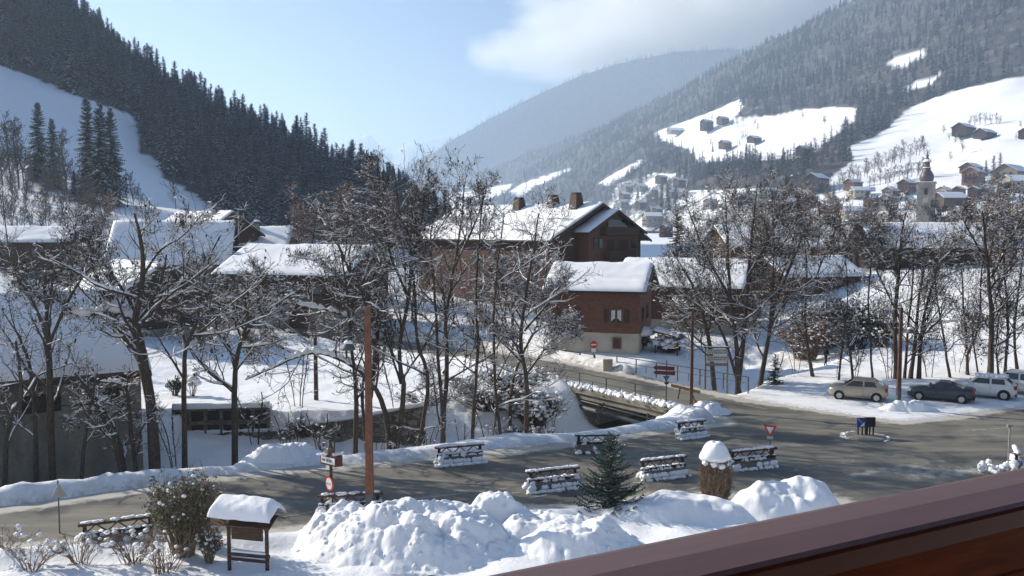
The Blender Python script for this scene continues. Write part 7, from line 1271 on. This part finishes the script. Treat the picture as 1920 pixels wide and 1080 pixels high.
for lab, gname, L_ in grp:
    for k, (px0, py0, hpx) in enumerate(L_):
        h_ = hit(px0, py0); D = max(h_[1], 160); a_ = P(px0, py0, D); o = link('bare_tree', BARE_F[k % 3], None, a_ - [0, 0, .3]); s = hpx * D / F / 11; o.scale = (s,) * 3; o.rotation_euler = (0, 0, float(rng.uniform(0, 6.28))); tag(o, lab + ('' if gname != 'bare trees in the village' else (', right of the church' if px0 > 1735 else (', left of the church' if px0 > 1500 else ', behind the many-stemmed tree'))), 'tree', gname)
# bare trees and saplings at the foot of the left slope
L_ = [(8, 340, 150), (22, 338, 150), (36, 335, 130), (48, 345, 130), (118, 350, 120), (126, 352, 125), (5, 352, 120), (150, 372, 60), (240, 392, 60), (252, 396, 70), (262, 390, 50), (330, 372, 60), (20, 372, 60), (60, 372, 50), (95, 372, 40), (128, 392, 50)]
for k, (px0, py0, hpx) in enumerate(L_):
    D = 160; a_ = P(px0, py0, D); z0 = max(a_[2] - 2, min(a_[2] + 1, zsurf(a_[0], D) - .5)); o = link('bare_tree', BARE_F[k % 3], None, (a_[0], D, z0)); s = hpx * D / F / 11; o.scale = (s * .8, s * .8, s); o.rotation_euler = (0, 0, k * 2.1); tag(o, 'thin bare tree at the foot of the open snow slope, near the dark spruces', 'tree', 'bare trees at the foot of the left slope')
for k in range(46):
    px0 = rng.uniform(-20, 210); py0 = rng.uniform(385, 470); D = float(np.interp(py0, [385, 480], [150, 112])); a_ = P(px0, py0, D); o = link('sapling', BARE_F[k % 3], None, (a_[0], D, zg(a_[0], D) - .3)); s = rng.uniform(.22, .5); o.scale = (s, s, s * 1.3); o.rotation_euler = (0, 0, float(rng.uniform(0, 6.28))); tag(o, 'leafless sapling scattered on the shaded snow bank above the low brown house', 'sapling', 'saplings on the left snow bank')
# ================================================================== AIR AND CLOUD
def closed_box(name, lo, hi):
    mb = MB(); lo = np.array(lo, float); hi = np.array(hi, float); mb.box((lo + hi) / 2, hi - lo); return mb
m = bpy.data.materials.new('valley_haze'); m.use_nodes = True; nt = m.node_tree; nt.nodes.clear()
o_ = nt.nodes.new('ShaderNodeOutputMaterial'); pv = nt.nodes.new('ShaderNodeVolumePrincipled')
pv.inputs['Color'].default_value = (0.62, 0.79, 1.0, 1); pv.inputs['Density'].default_value = 0.00024; pv.inputs['Anisotropy'].default_value = 0.4
nt.links.new(pv.outputs[0], o_.inputs['Volume'])
tag(closed_box('haze', (-9600, -3600, -8), (9800, 9800, 878)).obj('haze', [m]), kind='stuff')
m = bpy.data.materials.new('cloud_vapour'); m.use_nodes = True; nt = m.node_tree; nt.nodes.clear()
o_ = nt.nodes.new('ShaderNodeOutputMaterial'); pv = nt.nodes.new('ShaderNodeVolumePrincipled'); pv.inputs['Color'].default_value = (1, 1, 1, 1)
g = nt.nodes.new('ShaderNodeTexCoord'); nz = nt.nodes.new('ShaderNodeTexNoise'); nz.inputs['Scale'].default_value = 0.0016; nz.inputs['Detail'].default_value = 4; nz.inputs['Roughness'].default_value = 0.6
mp = nt.nodes.new('ShaderNodeMapping'); mp.inputs['Scale'].default_value = (0.8, 0.8, 1.7); nt.links.new(g.outputs['Object'], mp.inputs[0]); nt.links.new(mp.outputs[0], nz.inputs['Vector'])
# soft falloff towards the hull, measured in the cloud's own coordinates
def blob_field(cx, cy, cz, rx, ry, rz):
    a = nt.nodes.new('ShaderNodeVectorMath'); a.operation = 'SUBTRACT'; a.inputs[1].default_value = (cx, cy, cz); nt.links.new(g.outputs['Object'], a.inputs[0])
    b_ = nt.nodes.new('ShaderNodeVectorMath'); b_.operation = 'DIVIDE'; b_.inputs[1].default_value = (rx, ry, rz); nt.links.new(a.outputs[0], b_.inputs[0])
    l = nt.nodes.new('ShaderNodeVectorMath'); l.operation = 'LENGTH'; nt.links.new(b_.outputs[0], l.inputs[0])
    s = nt.nodes.new('ShaderNodeMath'); s.operation = 'SUBTRACT'; s.inputs[0].default_value = 1.0; nt.links.new(l.outputs['Value'], s.inputs[1]); return s.outputs[0]
fields = [blob_field(*b_) for b_ in ((1500, 4700, 1500, 1350, 1500, 620), (700, 5000, 1060, 800, 900, 190), (1500, 5200, 1120, 1000, 1000, 240), (1150, 4450, 960, 1150, 950, 240))]
cur = fields[0]
for f_ in fields[1:]:
    mx = nt.nodes.new('ShaderNodeMath'); mx.operation = 'MAXIMUM'; nt.links.new(cur, mx.inputs[0]); nt.links.new(f_, mx.inputs[1]); cur = mx.outputs[0]
s1 = nt.nodes.new('ShaderNodeMath'); s1.operation = 'MULTIPLY_ADD'; s1.inputs[1].default_value = 2.2; s1.inputs[2].default_value = -1.1; nt.links.new(nz.outputs[0], s1.inputs[0])
s2 = nt.nodes.new('ShaderNodeMath'); s2.operation = 'ADD'; nt.links.new(s1.outputs[0], s2.inputs[0]); nt.links.new(cur, s2.inputs[1])
mr = nt.nodes.new('ShaderNodeMapRange'); mr.inputs['From Min'].default_value = 0.0; mr.inputs['From Max'].default_value = 0.5; mr.inputs['To Max'].default_value = 0.0045; nt.links.new(s2.outputs[0], mr.inputs['Value'])
nt.links.new(mr.outputs[0], pv.inputs['Density']); pv.inputs['Anisotropy'].default_value = 0.45
nt.links.new(pv.outputs[0], o_.inputs['Volume'])
tag(closed_box('cloud', (-400, 3000, 885), (3300, 6600, 2150)).obj('cloud', [m]), 'low white cloud resting on the hazy mountain', kind='stuff')
C.cycles.volume_step_rate = 0.6; C.cycles.volume_max_steps = 128
